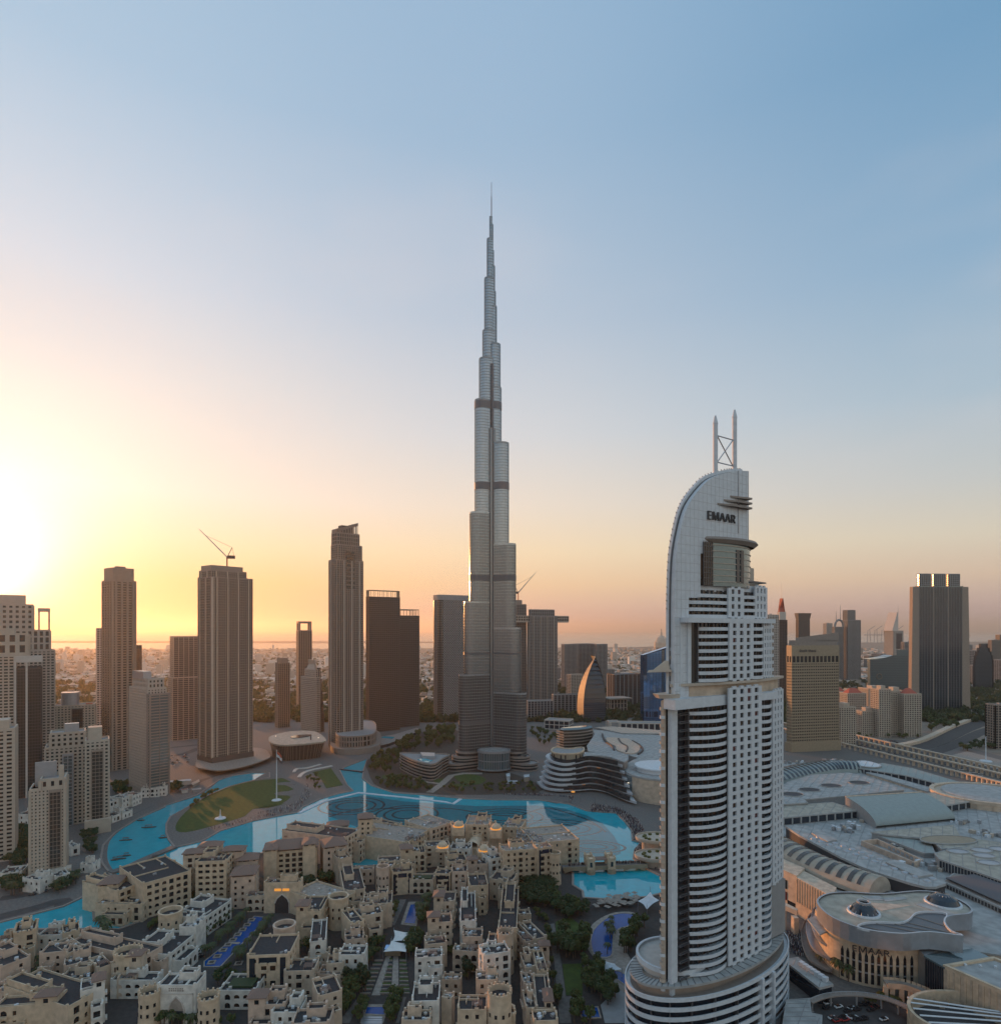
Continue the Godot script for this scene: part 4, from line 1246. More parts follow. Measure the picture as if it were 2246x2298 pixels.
func far_city() -> void:
	# pale low houses on the plain towards the sea: the nearest ones each by itself, the rest as one mass
	var proto: Array[Node3D] = []
	for k in 4:
		var o := thing("low_house", "", "house")
		var w: float = [22, 30, 26, 40][k]
		var d: float = [18, 22, 30, 20][k]
		var h: float = [9, 12, 8, 14][k]
		var s := S()
		s.box(W(-w / 2, 0, -d / 2), W(w / 2, h, d / 2))
		s.box(W(-w / 5, h, -d / 4), W(w / 6, h + 4, d / 5))
		part("wall", s, M[["pale", "cream", "beige", "stone"][k]], o)
		var b := S()
		for j in 3:
			b.box(W(-w / 2 + 1.5, 1.5 + j * 4.0, d / 2 - 0.2), W(w / 2 - 1.5, 3.2 + j * 4.0, d / 2 + 0.1)) if 1.5 + j * 4.0 + 1.7 < h else null
		part("window_strip", b, M.glass, o)
		proto.push_back(o)
	var n := 0
	var kinds := ["pale flat-roofed house on the hazy plain between the towers and the sea", "cream flat-roofed house on the hazy plain between the towers and the sea", "beige flat-roofed house on the hazy plain between the towers and the sea", "stone-coloured long house on the hazy plain between the towers and the sea"]
	while n < 280:
		var d := rr(1350, 2900)
		var u := rr(20, 990)
		if n < 4:
			d = 1500 + 120 * n
			u = 250 + 15 * n
		var pos := W((u - 500) * d / 633, 0, -d)
		if d < 1900 and (u > 430 and u < 640 or u > 760):
			continue
		var k := n % 4
		var yaw := 0.35 + (PI / 2 if rng.randf() < 0.4 else 0.0)
		if n < 4:
			proto[n].position = pos
			proto[n].rotation.y = yaw
			tag(proto[n], kinds[n], "house", "low houses on the plain")
		else:
			copy(proto[k], pos, yaw, kinds[k], rr(0.7, 1.3), "low houses on the plain")
		n += 1
	var mm := MultiMesh.new()
	mm.transform_format = MultiMesh.TRANSFORM_3D
	mm.use_colors = true
	mm.mesh = BoxMesh.new()
	mm.instance_count = 9000
	var tints := [Color(0.62, 0.56, 0.5), Color(0.5, 0.42, 0.35), Color(0.7, 0.66, 0.6), Color(0.36, 0.3, 0.25)]
	for k in 9000:
		var d := 2300.0 / lerpf(1.0, 0.36, rng.randf())
		var u := rr(-60, 1060)
		var h := rr(6, 13) if rng.randf() < 0.97 else rr(20, 60)
		var sz := W(rr(14, 40), h, rr(14, 34))
		mm.set_instance_transform(k, Transform3D(Basis(Vector3.UP, 0.3 + (PI / 2 if rng.randf() < 0.3 else 0.0)).scaled_local(sz), W((u - 500) * d / 633, h / 2, -d)))
		mm.set_instance_color(k, tints[rng.randi() % 4] * rr(0.7, 1.1))
	var far := MultiMeshInstance3D.new()
	far.multimesh = mm
	far.name = "distant_houses"
	var m := mat("distant_wall", Color.WHITE, 0.9)
	m.vertex_color_use_as_albedo = true
	far.material_override = m
	add_child(far)
	tag(far, "countless small pale houses stretching to the coast in the haze", "houses", "", "stuff")
	var tm := MultiMesh.new()
	tm.transform_format = MultiMesh.TRANSFORM_3D
	var ball := S()
	for k in 40:
		var a := W(rng.randfn(), rng.randfn() * 0.7, rng.randfn()).normalized() * 0.5
		var t := W(rng.randfn(), rng.randfn(), rng.randfn()).normalized() * 0.35
		ball.tri(a - t, a + t.cross(a).normalized() * 0.4, a + t)
	tm.mesh = ball.mesh()
	tm.instance_count = 9000
	for k in 9000:
		var d := 1300.0 / lerpf(1.0, 0.25, rng.randf())
		var u := rr(-60, 1060)
		var sz := rr(7, 16)
		tm.set_instance_transform(k, Transform3D(Basis(Vector3.UP, rng.randf() * 6).scaled(Vector3.ONE * sz), W((u - 500) * d / 633, sz * 0.4, -d)))
	var tr := MultiMeshInstance3D.new()
	tr.multimesh = tm
	tr.name = "distant_trees"
	tr.material_override = M.leaf4
	add_child(tr)
	tag(tr, "dark specks of trees scattered between the far houses", "trees", "", "stuff")
	# hazy blocks of middle height in the background on the right
	var first: Node3D = null
	for k in 34:
		var d := rr(1750, 3600)
		var u := rr(770, 1010)
		if k > 22:
			u = rr(430, 650)
			d = rr(1700, 2600)
		var pos := W((u - 500) * d / 633, 0, -d)
		var text := "hazy middling block in the background right of the curved white tower" if k <= 22 else "hazy middling block in the background around the spire's foot"
		if first == null:
			first = thing("middling_block", text, "building", pos, 0.3, "middling blocks in the haze")
			var p := rect(34, 26, o_at(first))
			storeys(first, p, 0, 70, {"wall": "grey", "floor": 4.0, "band": 1.2, "pier": 5.0, "pier_w": 1.3, "glass": "glass"})
			first.scale = W(1, 1.1, 1)
		else:
			var c := copy(first, pos, rr(0.1, 0.6), text)
			c.scale = W(rr(0.6, 1.5), rr(0.4, 1.7) if u > 700 else rr(0.3, 0.8), rr(0.8, 1.3))
	# a domed tower and harbour cranes far off
	for r in [[P([V(1221,-5039.6), V(1228,-5000), V(1332.4,-5018.4), V(1325.4,-5058.1)]), "hazy domed tower far off, just left of the curved white tower", 51.0], [P([V(1342.6,-5219.9), V(1346.1,-5200), V(1400.5,-5209.6), V(1397,-5229.5)]), "smaller hazy tower beside the far domed one", 10.9]]:
		var p: PackedVector2Array = r[0]
		var o := tower_at("domed_tower", r[1], p)
		storeys(o, p, 0, r[2], {"wall": "pale", "floor": 8.0, "band": 3.0, "pier": 12.0, "pier_w": 4.0, "glass": "glass"})
		var s := S()
		var c := local(o, p)
		s.lathe(v3((c[0] + c[2]) / 2, r[2]), [V(60,0), V(56,40), V(36,76), V(8,96), V(2,150)], 14)
		part("dome", s, M.cream, o)
	for k in 5:
		var o := thing("harbour_crane", "faint harbour crane on the horizon between the shouldered tower and the white finned tower", "crane", W((883.0 + k * 7 - 500 - 15) * 9000 / 633, 0, -9000), 0.0, "harbour cranes on the horizon")
		var s := S()
		for q in [-26, 26]:
			s.bar(W(q, 0, 0), W(q * 0.5, 190, 0), 4.0, 4)
		s.bar(W(-70, 120, 0), W(80, 120, 0), 5.0, 4)
		s.bar(W(0, 190, 0), W(90, 250, 0), 4.0, 4)
		part("gantry", s, M.grey, o)

# ---------------------------------------------------------------- the tallest tower
# plan of one wing tier: from the middle out to r along d, with a round nose of radius w
func wing(d: Vector2, r: float, w: float, n := 10) -> PackedVector2Array:
	var s := d.orthogonal()
	var p := PackedVector2Array([-s * w, ])
	for k in n + 1:
		var a := -PI / 2 + PI * k / n
		p.push_back(d * r + s * (w * sin(a)) + d * (w * cos(a)))
	p.push_back(s * w)
	return p

func spire_tower() -> void:
	var o := thing("spire_tower", "needle-thin silver skyscraper stepping up in round tiers, by far the tallest tower", "skyscraper", W(-12.7, 0, -891))
	var l := Vector2(-sin(PI / 3), cos(PI / 3))
	var r := Vector2(sin(PI / 3), cos(PI / 3))
	var b := V(0,-1)
	# reach of the silhouette to the side, top of that tier
	var tiers := [
		[l, [[44.5, 128], [37.7, 228], [30.1, 352], [23.2, 509], [17.2, 568], [12.5, 608], [9.9, 682], [6.3, 738], [2.6, 770]]],
		[r, [[48.3, 103], [40.7, 192], [33.9, 308], [24.3, 449], [13.9, 528], [12.5, 589], [7.4, 643], [6.0, 664], [4.8, 700], [3.3, 722], [2.3, 759]]],
		[b, [[46.0, 150], [39.0, 260], [30.0, 400], [22.0, 480], [15.0, 548], [11.0, 625], [6.0, 690]]]]
	for t in tiers:
		var y0 := 0.0
		for q in t[1]:
			var w := minf(9.6, q[0] * 0.62)
			var reach: float = (q[0] - w) / sin(PI / 3)
			var p := wing(t[0], maxf(reach, 0.0), w)
			tier(o, p, y0, q[1])
			y0 = q[1] - 0.4
	# dark rings of the plant floors
	for y in [[61.0, 66.0], [156.0, 159.0], [258.0, 266.0], [385.0, 395.0], [498.0, 508.0]]:
		var s := S()
		for t in tiers:
			for q in t[1]:
				if q[1] > y[0]:
					var w := minf(9.6, q[0] * 0.62)
					var p := grown(wing(t[0], (q[0] - w) / sin(PI / 3), w), 0.75)
					s.skin(p, y[0], minf(y[1], q[1]))
					break
		part("plant_floor", s, M.silver_dark, o)
	# bright columns on the inner corners
	var col := S()
	for a in [V(0,13), V(-4.5,12), V(4.5,12)]:
		col.bar(v3(a), v3(a, 470), 1.7, 8)
	part("corner_tubes", col, M.silver_mid, o)
	var dk := S()
	dk.bar(W(1.6, 0, 12.2), W(1.6, 560, 12.2), 1.8, 6)
	part("dark_slot", dk, M.silver_dark, o)
	var s := S()
	for q in [[720, 752, 2.4], [752, 772, 1.6], [772, 800, 0.95], [800, 820, 0.5]]:
		s.bar(W(0, q[0], 0), W(0, q[1], 0), q[2], 8, q[2] * 0.85)
	part("needle", s, M.steel, o)
	# foot: terraced skirts, the round entry hall
	for q in [[70.0, 46.0, 0.0, 9.0], [58.0, 40.0, 9.0, 17.0], [52.0, 36.0, 17.0, 23.0]]:
		for d in [l, r]:
			var p := PackedVector2Array()
			for a in wing(d, q[0] - 14.0, 15.0, 12):
				p.push_back(a + o_at(o))
			storeys(o, p, q[2], q[3], {"wall": "taupe", "floor": 4.4, "band": 1.6, "proud": 0.9, "glass": "glass", "roof": "grey"})
	var hall := PackedVector2Array()
	for a in oval(21.0, 15.0, 28, V(4,36)):
		hall.push_back(a + o_at(o))
	storeys(o, hall, 2.0, 27.0, {"wall": "steel", "floor": 12.0, "band": 1.0, "pier": 3.0, "pier_w": 0.35, "proud": 0.3, "glass": "glass_teal", "roof": "roof_grey"})
	var rim := S()
	rim.ring(oval(22.6, 16.6, 32, V(4,36)), oval(20.5, 14.6, 32, V(4,36)), 25.5, 28.6)
	rim.ring(oval(23.0, 17.0, 32, V(4,36)), oval(20.5, 14.6, 32, V(4,36)), 3.0, 4.2)
	part("hall_rim", rim, M.steel, o)

func o_at(o: Node3D) -> Vector2:
	return Vector2(o.position.x, o.position.z)

func tier(o: Node3D, p: PackedVector2Array, y0: float, y1: float) -> void:
	var body := S()
	body.prism(p, y0, y1)
	var t := part("tier", body, M.silver if y0 > 300 else M.silver_mid if y0 > 100 else M.silver_low, o)  # lower tiers get darker metal: the reflection of the ground is in the colour
	var s := S()
	var out := grown(p, 0.38)
	var n := int((y1 - y0) / 3.9)
	for k in n:
		var y := y0 + (y1 - y0) * k / maxi(n, 1)
		s.course(out, p, y, y + 0.55)
	s.skin(out, y1 - 1.2, y1 + 1.4)
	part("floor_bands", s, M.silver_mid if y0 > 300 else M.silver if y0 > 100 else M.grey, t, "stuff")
	var f := S()
	for j in p.size():
		var a := p[j]
		var e := p[(j + 1) % p.size()] - a
		var c := maxi(1, int(e.length() / 2.6))
		for k in c:
			var q := a + e * (float(k) / c)
			f.block(v3(q, y0), W(0.26, y1 - y0, 0.9), -e.angle())
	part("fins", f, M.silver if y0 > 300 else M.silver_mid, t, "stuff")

# ---------------------------------------------------------------- the curved white tower in front
# its own axes: x runs along the broad front from the left edge of the sail fin, z towards the viewer's right
const ARC_HALF := 43.6
const ARC_RISE := 6.5

func arc_z(t: float, rise := ARC_RISE) -> float:
	var q := (t - ARC_HALF) / ARC_HALF
	return rise * (1.0 - q * q)

func bay_plan(t0: float, t1: float, z: float, out: float, n := 10) -> PackedVector2Array:
	var p := PackedVector2Array()
	for k in n + 1:
		var f := float(k) / n
		var t := lerpf(t0, t1, f)
		p.push_back(Vector2(t, arc_z(t) + z + out * (1.0 - pow(2.0 * f - 1.0, 2.0))))
	return p

# one curved balcony: floor slab, solid white parapet, glass behind
func balcony_mesh(t0: float, t1: float, z: float, out: float, high: float, t := 1.2) -> ArrayMesh:
	var s := S()
	var p := bay_plan(t0, t1, z, out)
	var q := bay_plan(t0 + 0.2, t1 - 0.2, z - 0.35, out)
	for k in p.size() - 1:
		var a := p[k]
		var b := p[k + 1]
		var c := q[k]
		var d := q[k + 1]
		s.quad(v3(a, -0.35), v3(a, high), v3(b, high), v3(b, -0.35))
		s.quad(v3(a, high), v3(c, high), v3(d, high), v3(b, high))
		s.quad(v3(c, 0.0), v3(c, high), v3(d, high), v3(d, 0.0))
		s.quad(v3(c, 0.0), W(c.x, 0.0, arc_z(c.x) + z - 3.5), W(d.x, 0.0, arc_z(d.x) + z - 3.5), v3(d, 0.0))
		s.quad(v3(a, -0.35), v3(b, -0.35), W(b.x, -0.35, arc_z(b.x) + z - 3.5), W(a.x, -0.35, arc_z(a.x) + z - 3.5))
	for e in [[p[0], q[0]], [p[p.size() - 1], q[q.size() - 1]]]:
		s.quad(v3(e[0], -0.35), v3(e[0], high), W(e[0].x, high, e[0].y - 3.0), W(e[0].x, -0.35, e[0].y - 3.0))
	return s.mesh()

# a flat white wall pierced by a grid of square windows, with a pane in each
func grid_panel(o: Node3D, t0: float, t1: float, y0: float, y1: float, cols: int, rows: int, z: float, fill: float, deep := 0.9) -> void:
	var a := Vector2(t0, arc_z(t0) + z)
	var b := Vector2(t1, arc_z(t1) + z)
	var e := b - a
	var yaw := -e.angle()
	var n := e.orthogonal().normalized()
	if n.y < 0:
		n = -n
	var cw := e.length() / cols
	var ch := (y1 - y0) / rows
	var ww := cw * fill
	var wh := ch * 0.60
	var s := S()
	for k in cols + 1:
		var w := cw - ww
		s.block(v3(a + e * (float(k) / cols) - n * deep * 0.5, y0), W(w, y1 - y0, deep), yaw)
	for r in rows + 1:
		for c in cols:
			var q := a + e * ((c + 0.5) / cols) - n * deep * 0.5
			s.block(v3(q, y0 + ch * r - (ch - wh) / 2), W(ww, ch - wh, deep - 0.02), yaw)
	var p := part("window_panel", s, M.white, o)
	var pane := S()
	pane.box(W(-ww / 2, -wh / 2, -0.06), W(ww / 2, wh / 2, 0.06))
	var me := pane.mesh()
	for r in rows:
		for c in cols:
			var q := a + e * ((c + 0.5) / cols) - n * (deep - 0.15)
			var m: Material = [M.pane, M.pane, M.pane, M.glass_navy, M.pane_warm, M.glass, M.pane_red][rng.randi() % 7 if rng.randf() < 0.8 else 0]
			if m == M.pane_red and rng.randf() < 0.6:
				m = M.pane_warm
			var w := part("window", me, m, o)
			w.position = v3(q, y0 + ch * (r + 0.5))
			w.rotation.y = yaw

func balconies(o: Node3D, t0: float, t1: float, y0: float, y1: float, rows: int, z: float, out: float) -> void:
	var ch := (y1 - y0) / rows
	var me := balcony_mesh(t0, t1, z, out, 1.25)
	for r in rows:
		var n := part("balcony", me, M.white, o)
		n.position.y = y0 + ch * r
	# the glass wall and cross walls behind them
	var s := S()
	var p := bay_plan(t0, t1, z - 1.6, 0.0, 8)
	s.skin(p, y0, y1, PackedVector2Array(), false)
	part("bay_glass", s, M.glass, o)
	var d := S()
	var f := S()
	for k in range(0, 9):
		var q := p[k]
		d.block(v3(q, y0), W(0.25 if k % 4 else 0.6, y1 - y0, 1.2 if k % 4 else 2.2), 0.0)
	part("bay_mullions", d, M.silver_dark, o, "stuff")
	for r in rows:
		for k in 8:
			if rng.randf() < 0.55:
				var c := p[k].lerp(p[k + 1], 0.5)
				f.block(v3(c, y0 + ch * r + 0.1), W((t1 - t0) / 8 * 0.8, ch * 0.8, 0.5), 0.0)
	part("curtains", f, M.pane_warm, o, "stuff")

func sail_tower() -> void:
	var o := thing("sail_tower", "tall curved white tower with a sail-shaped fin, two masts and round balconies", "tower", W(78.3, 0, -287), deg_to_rad(35))
	# dark inner body of the long shaft
	var plan := PackedVector2Array()
	for k in 21:
		var t := lerpf(-3.4, 90.0, k / 20.0)
		plan.push_back(Vector2(t, arc_z(clampf(t, 0, 87.2)) - 3.2))
	for q in [V(93,-9), V(84,-16), V(64,-24), V(45,-26), V(30,-22), V(14,-12), V(-3.6,-3.4)]:
		plan.push_back(q)
	var y0 := 31.5
	var y1 := 158.0
	var s := S()
	s.prism(plan, 20, y1)
	part("dark_body", s, M.glass_navy, o)
	var rows := 33
	balconies(o, 8.5, 31.0, y0, y1 - 3.0, rows, 0.0, 2.6)
	grid_panel(o, 31.8, 55.4, y0, y1 + 4.5, 4, 34, 1.6, 0.5)
	balconies(o, 56.0, 70.5, y0, y1 - 3.0, rows, 0.0, 2.4)
	grid_panel(o, 71.5, 84.5, y0 + 28.0, y1 + 1.0, 3, 26, 1.2, 0.42)
	# lower part of that panel is plain and hung with nets
	s = S()
	s.box(W(71.5, y0, arc_z(78) - 1.0), W(84.5, y0 + 28.0, arc_z(78) + 1.0))
	part("plain_panel", s, M.grey, o)
	balconies(o, 85.2, 94.0, y0, y1, rows, -4.0, 3.0)
	# white upright strip, dark slots on both sides of it, small balconies in the slot
	s = S()
	s.box(W(-2.6, 24, -1.0), W(1.4, y1 + 1.0, 1.2))
	part("white_strip", s, M.white, o)
	s = S()
	s.box(W(-5.2, y1 - 3.5, -1.2), W(31.8, y1 + 1.2, arc_z(16) + 1.6))
	part("top_beam", s, M.white, o)
	s = S()
	s.box(W(55.4, y1 - 3.0, 0.0), W(72.0, y1 + 0.6, arc_z(60) + 1.6))
	part("top_beam", s, M.white, o)
	s = S()
	for r in rows:
		s.box(W(1.6, y0 + (y1 - 3 - y0) * r / rows, -1.5), W(8.4, y0 + (y1 - 3 - y0) * r / rows + 0.3, 2.6))
	part("slot_slabs", s, M.silver_dark, o)
	s = S()
	for r in rows:
		s.box(W(1.6, y0 + (y1 - 3 - y0) * r / rows + 1.0, 2.3), W(8.4, y0 + (y1 - 3 - y0) * r / rows + 1.08, 2.4))
		s.box(W(1.7, y0 + (y1 - 3 - y0) * r / rows + 0.3, 2.3), W(1.8, y0 + (y1 - 3 - y0) * r / rows + 1.0, 2.4))
	part("slot_rails", s, M.steel, o, "stuff")
	s = S()
	s.box(W(1.5, y0, -1.9), W(4.2, y1 - 4, -1.55))
	part("warm_slot_glass", s, M.pane_warm, o)
	# rounded left end with a stack of scalloped balconies
	var sc := S()
	for k in 9:
		var a := PI * 0.5 + PI * k / 8.0
		var b := PI * 0.5 + PI * (k + 1) / 8.0
		if k < 8:
			var p := Vector2(-4.4 + 1.3 * cos(a), -2.4 + 1.4 * sin(a))
			var q := Vector2(-4.4 + 1.3 * cos(b), -2.4 + 1.4 * sin(b))
			sc.quad(v3(p, -0.3), v3(p, 1.2), v3(q, 1.2), v3(q, -0.3))
			sc.quad(v3(p, -0.3), v3(q, -0.3), W(-4.2, -0.3, q.y), W(-4.2, -0.3, p.y))
			sc.quad(v3(p, 0.0), v3(q, 0.0), W(-4.2, 0.0, q.y), W(-4.2, 0.0, p.y))
	var me := sc.mesh()
	for r in rows + 8:
		var n := part("end_balcony", me, M.cream if r % 2 else M.white, o)
		n.position.y = y0 - 4 + (y1 - y0) / rows * r
		if r > rows:
			n.position.x = 5.0
	s = S()
	s.box(W(-4.6, 20, -3.2), W(-3.2, y1, -1.6))
	part("end_wall", s, M.cream, o)
	s = S()
	s.prism(P([V(-7,-2), V(-4,1), V(2,2), V(6,-8), V(-5,-6)]), y1 + 1.2, y1 + 3.0, P([V(-8,-2), V(-4,2), V(2,2.2), V(6,-8), V(-6,-7)]))
	s.prism(P([V(-1,0), V(-13,-4), V(-1,-6)]), y1 + 13, y1 + 14, P([V(-1,0), V(-12,-4), V(-1,-6)]))
	s.prism(P([V(-1,-1), V(-9,-4), V(-1,-5)]), y1 + 14, y1 + 18, P([V(-1,-2), V(-2.5,-3), V(-1,-4)]))
	part("end_cap", s, M.cream, o)
	# setback floor and its eave
	s = S()
	var set := PackedVector2Array()
	for k in 17:
		var t := lerpf(3.0, 88.0, k / 16.0)
		set.push_back(Vector2(t, arc_z(t) - 2.6))
	set.append_array([V(80,-16), V(46,-25), V(22,-18)])
	s.prism(set, y1, y1 + 7.0)
	part("setback_wall", s, M.sand_wall, o)
	s = S()
	s.prism(grown(set, 2.2), y1 + 6.2, y1 + 7.4)
	part("eave", s, M.cream, o)
	# upper shaft
	var u0 := 165.0
	var u1 := 195.0
	s = S()
	var up := PackedVector2Array()
	for k in 17:
		var t := lerpf(4.0, 80.0, k / 16.0)
		up.push_back(Vector2(t, arc_z(t) - 4.4))
	up.append_array([V(82,-10), V(74,-18), V(46,-24), V(24,-18)])
	s.prism(up, u0, u1)
	part("dark_body", s, M.glass_navy, o)
	s = S()
	s.box(W(3.6, u0 - 6, -1.6), W(5.6, u1 + 0.4, 0.8))
	s.box(W(8.6, u0 - 1, -1.6), W(11.0, u1 + 0.4, 1.2))
	s.box(W(3.6, u1 - 1.6, -1.2), W(72.0, u1 + 0.6, arc_z(36) - 0.6))
	part("white_strip", s, M.white, o)
	s = S()
	s.box(W(11.2, u0, -1.5), W(16.0, u1 - 1, 0.4))
	part("warm_slot_glass", s, M.glass_brown, o)
	balconies(o, 15.6, 34.6, u0 + 1.0, u1 - 1.5, 8, -1.8, 2.2)
	grid_panel(o, 34.9, 51.5, u0 + 1.0, u1 - 1.2, 3, 8, -0.6, 0.5)
	balconies(o, 52.2, 64.6, u0 + 1.0, u1 - 1.5, 8, -1.8, 2.2)
	grid_panel(o, 65.0, 73.4, u0 + 1.0, u1, 3, 8, -1.2, 0.42)
	balconies(o, 74.0, 83.0, u0, u1, 8, -5.0, 3.0)
	# next tier
	var v0 := 195.5
	var v1 := 211.0
	s = S()
	var vp := PackedVector2Array()
	for k in 13:
		var t := lerpf(8.0, 74.0, k / 12.0)
		vp.push_back(Vector2(t, arc_z(t) - 6.4))
	vp.append_array([V(75,-10), V(66,-17), V(48,-22), V(30,-17)])
	s.prism(vp, v0, v1)
	part("dark_body", s, M.glass_brown, o)
	balconies(o, 11.5, 37.0, v0 + 0.5, v1 - 2.0, 4, -3.8, 1.4)
	grid_panel(o, 37.2, 47.0, v0 + 0.5, v1 - 0.6, 2, 4, -3.0, 0.45)
	balconies(o, 47.4, 60.0, v0 + 0.5, v1 - 2.0, 4, -3.8, 2.0)
	grid_panel(o, 60.2, 72.0, v0 + 0.5, v1 + 1.0, 3, 4, -3.2, 0.42)
	s = S()
	var wp := grown(vp, 1.0)
	s.ring(wp, grown(vp, -1.0), v1 - 2.6, v1 + 1.3)
	part("terrace_parapet", s, M.white, o)
	s = S()
	s.ring(grown(vp, 1.6), grown(vp, -1.0), v1 + 3.2, v1 + 3.9)
	s.lid(vp, v1)
	part("terrace_rail", s, M.silver_dark, o)
	# glass drum and its wide disc roof
	var dp := PackedVector2Array()
	for k in 25:
		var a := PI + PI * k / 24.0
		dp.push_back(Vector2(41.0 + 22.5 * cos(a), -6.0 - 9.5 * sin(a)))
	dp.append_array([V(60,-16), V(36,-16)])
	s = S()
	s.prism(dp, v1, 232.0)
	part("glass_drum", s, M.glass_teal, o)
	s = S()
	for k in 7:
		s.ring(grown(dp, 0.35), grown(dp, -0.2), v1 + 2.0 + k * 2.9, v1 + 2.35 + k * 2.9)
	part("drum_bands", s, M.cream, o)
	s = S()
	s.box(W(20.2, v1, -6.6), W(33.0, 231.5, 1.4))
	part("warm_slot_glass", s, M.pane_warm, o)
	s = S()
	for k in 9:
		s.block(W(19.6 + 1.65 * k, v1, 1.5), W(0.22, 21, 0.3))
	for k in 8:
		s.box(W(19.6, v1 + 2.5 * k + 1, 1.42), W(33.2, v1 + 2.5 * k + 1.18, 1.7))
	part("drum_mullions", s, M.silver_dark, o, "stuff")
	s = S()
	for q in [[43.0, 0.5], [46.5, 0.5]]:
		s.block(W(q[0], v1 + 2, 3.6), W(2.3, 16, 0.5))
	part("dark_louvre", s, M.glass_navy, o)
	var roof := PackedVector2Array()
	for k in 33:
		var a := PI + PI * k / 32.0
		roof.push_back(Vector2(43.0 + 25.5 * cos(a), -6.0 - 12.5 * sin(a)))
	s = S()
	s.prism(grown(roof, -2.0), 231.5, 233.2, roof)
	s.prism(roof, 233.2, 234.4, grown(roof, -0.8))
	part("disc_roof", s, M.taupe, o)
	s = S()
	s.prism(P([V(58,-2), V(68,-4), V(68,-16), V(58,-16)]), v1, 222)
	s.prism(P([V(66,-4), V(74,-5), V(74,-16), V(66,-16)]), v1, 215)
	part("side_block", s, M.cream, o)
	# the sail: a thick white fin with a rounded rim behind it
	var edge := [V(0,158), V(0,193), V(0.2,208), V(1.2,223), V(4,234.7), V(8,245), V(13.9,252.5), V(23.6,260.7), V(32.3,264.7), V(42.8,267.8), V(50,269.3), V(55.7,270)]
	var ep := smooth(PackedVector2Array(edge), 4, false)
	var fin := PackedVector2Array(ep)
	fin.append_array([V(55.7,226), V(18.5,226), V(18.5,205), V(10,205), V(10,158)])
	s = S()
	slab(s, fin, 0.6, -1.6)
	part("sail_fin", s, M.white, o)
	# joints of its cladding, standing a little proud
	s = S()
	for k in 26:
		var y := 162.0 + k * 4.2
		var x0 := 0.0
		for j in ep.size() - 1:
			if ep[j].y <= y and ep[j + 1].y > y:
				x0 = lerpf(ep[j].x, ep[j + 1].x, (y - ep[j].y) / (ep[j + 1].y - ep[j].y))
		var x1 := 55.6 if y > 227 else (18.3 if y > 205 else 9.8)
		if y < 269:
			s.box(W(x0 + 0.2, y, 0.6), W(x1, y + 0.14, 0.66))
	for k in 18:
		var x := 1.5 + 3.1 * k
		var top := 158.0
		for j in ep.size() - 1:
			if ep[j].x <= x and ep[j + 1].x > x:
				top = lerpf(ep[j].y, ep[j + 1].y, (x - ep[j].x) / (ep[j + 1].x - ep[j].x))
		s.box(W(x, 226.2 if x > 18.5 else (205.2 if x > 10 else 158.2), 0.6), W(x + 0.12, top - 0.1, 0.65))
	part("cladding_joints", s, M.steel, o, "stuff")
	var rim := PackedVector2Array()
	for q in ep:
		rim.push_back(q + Vector2(-1.0, 1.4 if q.y > 240 else (q.y - 215) * 0.056 if q.y > 215 else 0.0))
	var inner := PackedVector2Array()
	for q in ep:
		inner.push_back(q + V(0.6,-1.2))
	inner.reverse()
	var rp := PackedVector2Array(rim)
	rp.append_array(inner)
	s = S()
	slab(s, rp, -2.0, -3.4)
	part("sail_rim", s, M.white, o)
	s = S()
	var dark := PackedVector2Array()
	for q in ep:
		dark.push_back(q + V(-0.6,0))
	dark.append_array(inner)
	slab(s, dark, -1.5, -2.2)
	part("dark_groove", s, M.silver_dark, o)
	s = S()
	for q in ep:
		if q.y > 196:
			s.bar(W(q.x - 0.6, q.y + 1.0, -3.0), W(q.x - 1.4, q.y + 1.9, -3.0), 0.25, 4)
	part("rim_teeth", s, M.taupe, o)
	# a seam that sets off the mast side
	s = S()
	s.box(W(47.4, 238, 0.6), W(48.2, 269, 1.0))
	s.box(W(55.6, 226, -12.0), W(56.6, 270, 0.6))
	part("mast_seam", s, M.steel, o)
	# masts with their cross brace
	for k in 2:
		var x := [34.0, 49.4][k] as float
		var y := [294.5, 300.5][k] as float
		s = S()
		s.bar(W(x, 255, -2.6), W(x, y - 4, -2.6), 1.15, 12)
		s.bar(W(x, y - 4, -2.6), W(x, y, -2.6), 1.3, 12, 0.4)
		part("mast", s, M.white, o)
	s = S()
	for q in [[272, 285, 0], [285, 272, 0], [272, 272, 0], [285, 285, 0]]:
		s.bar(W(35.4, q[0], -2.6), W(48.0, q[1], -2.6), 0.3, 5)
	part("mast_brace", s, M.steel, o)
	# the three swooping blades and the name
	for k in 3:
		s = S()
		var x := [31.0, 36.0, 41.0][k] as float
		var y := 250.2 + 2.4 * k
		s.prism(P([Vector2(x, 0.7), V(55,0.7), V(55,3.6), Vector2(x + 10, 3.0)]), y, y + 0.9)
		part("blade", s, M.taupe, o)
	lettering(o, "EMAAR", 4.0, W(33.8, 244.4, 1.0), 0.0, "dark", 0.8, false).scale = W(1.25, 1.0, 1.0)
	s = S()
	for q in [V(60,238), V(66,240)]:
		s.bar(W(q.x, 222, -8), W(q.x, q.y + 8, -8), 0.4, 6)
	part("aerial", s, M.steel, o)
	# the banded drum the tower stands on
	var c := V(40.5,-10)
	var drum := oval(55.0, 26.0, 72, c)
	s = S()
	s.prism(grown(drum, -2.2), 0, 25.0)
	part("drum_glass", s, M.glass_navy, o)
	for k in 7:
		s = S()
		var y := -1.2 + k * 4.35
		s.ring(drum, grown(drum, -0.5), y, y + 1.9)
		s.ring(grown(drum, -0.1), grown(drum, -2.4), y + 0.2, y + 0.55)
		part("drum_band", s, M.white, o)
	s = S()
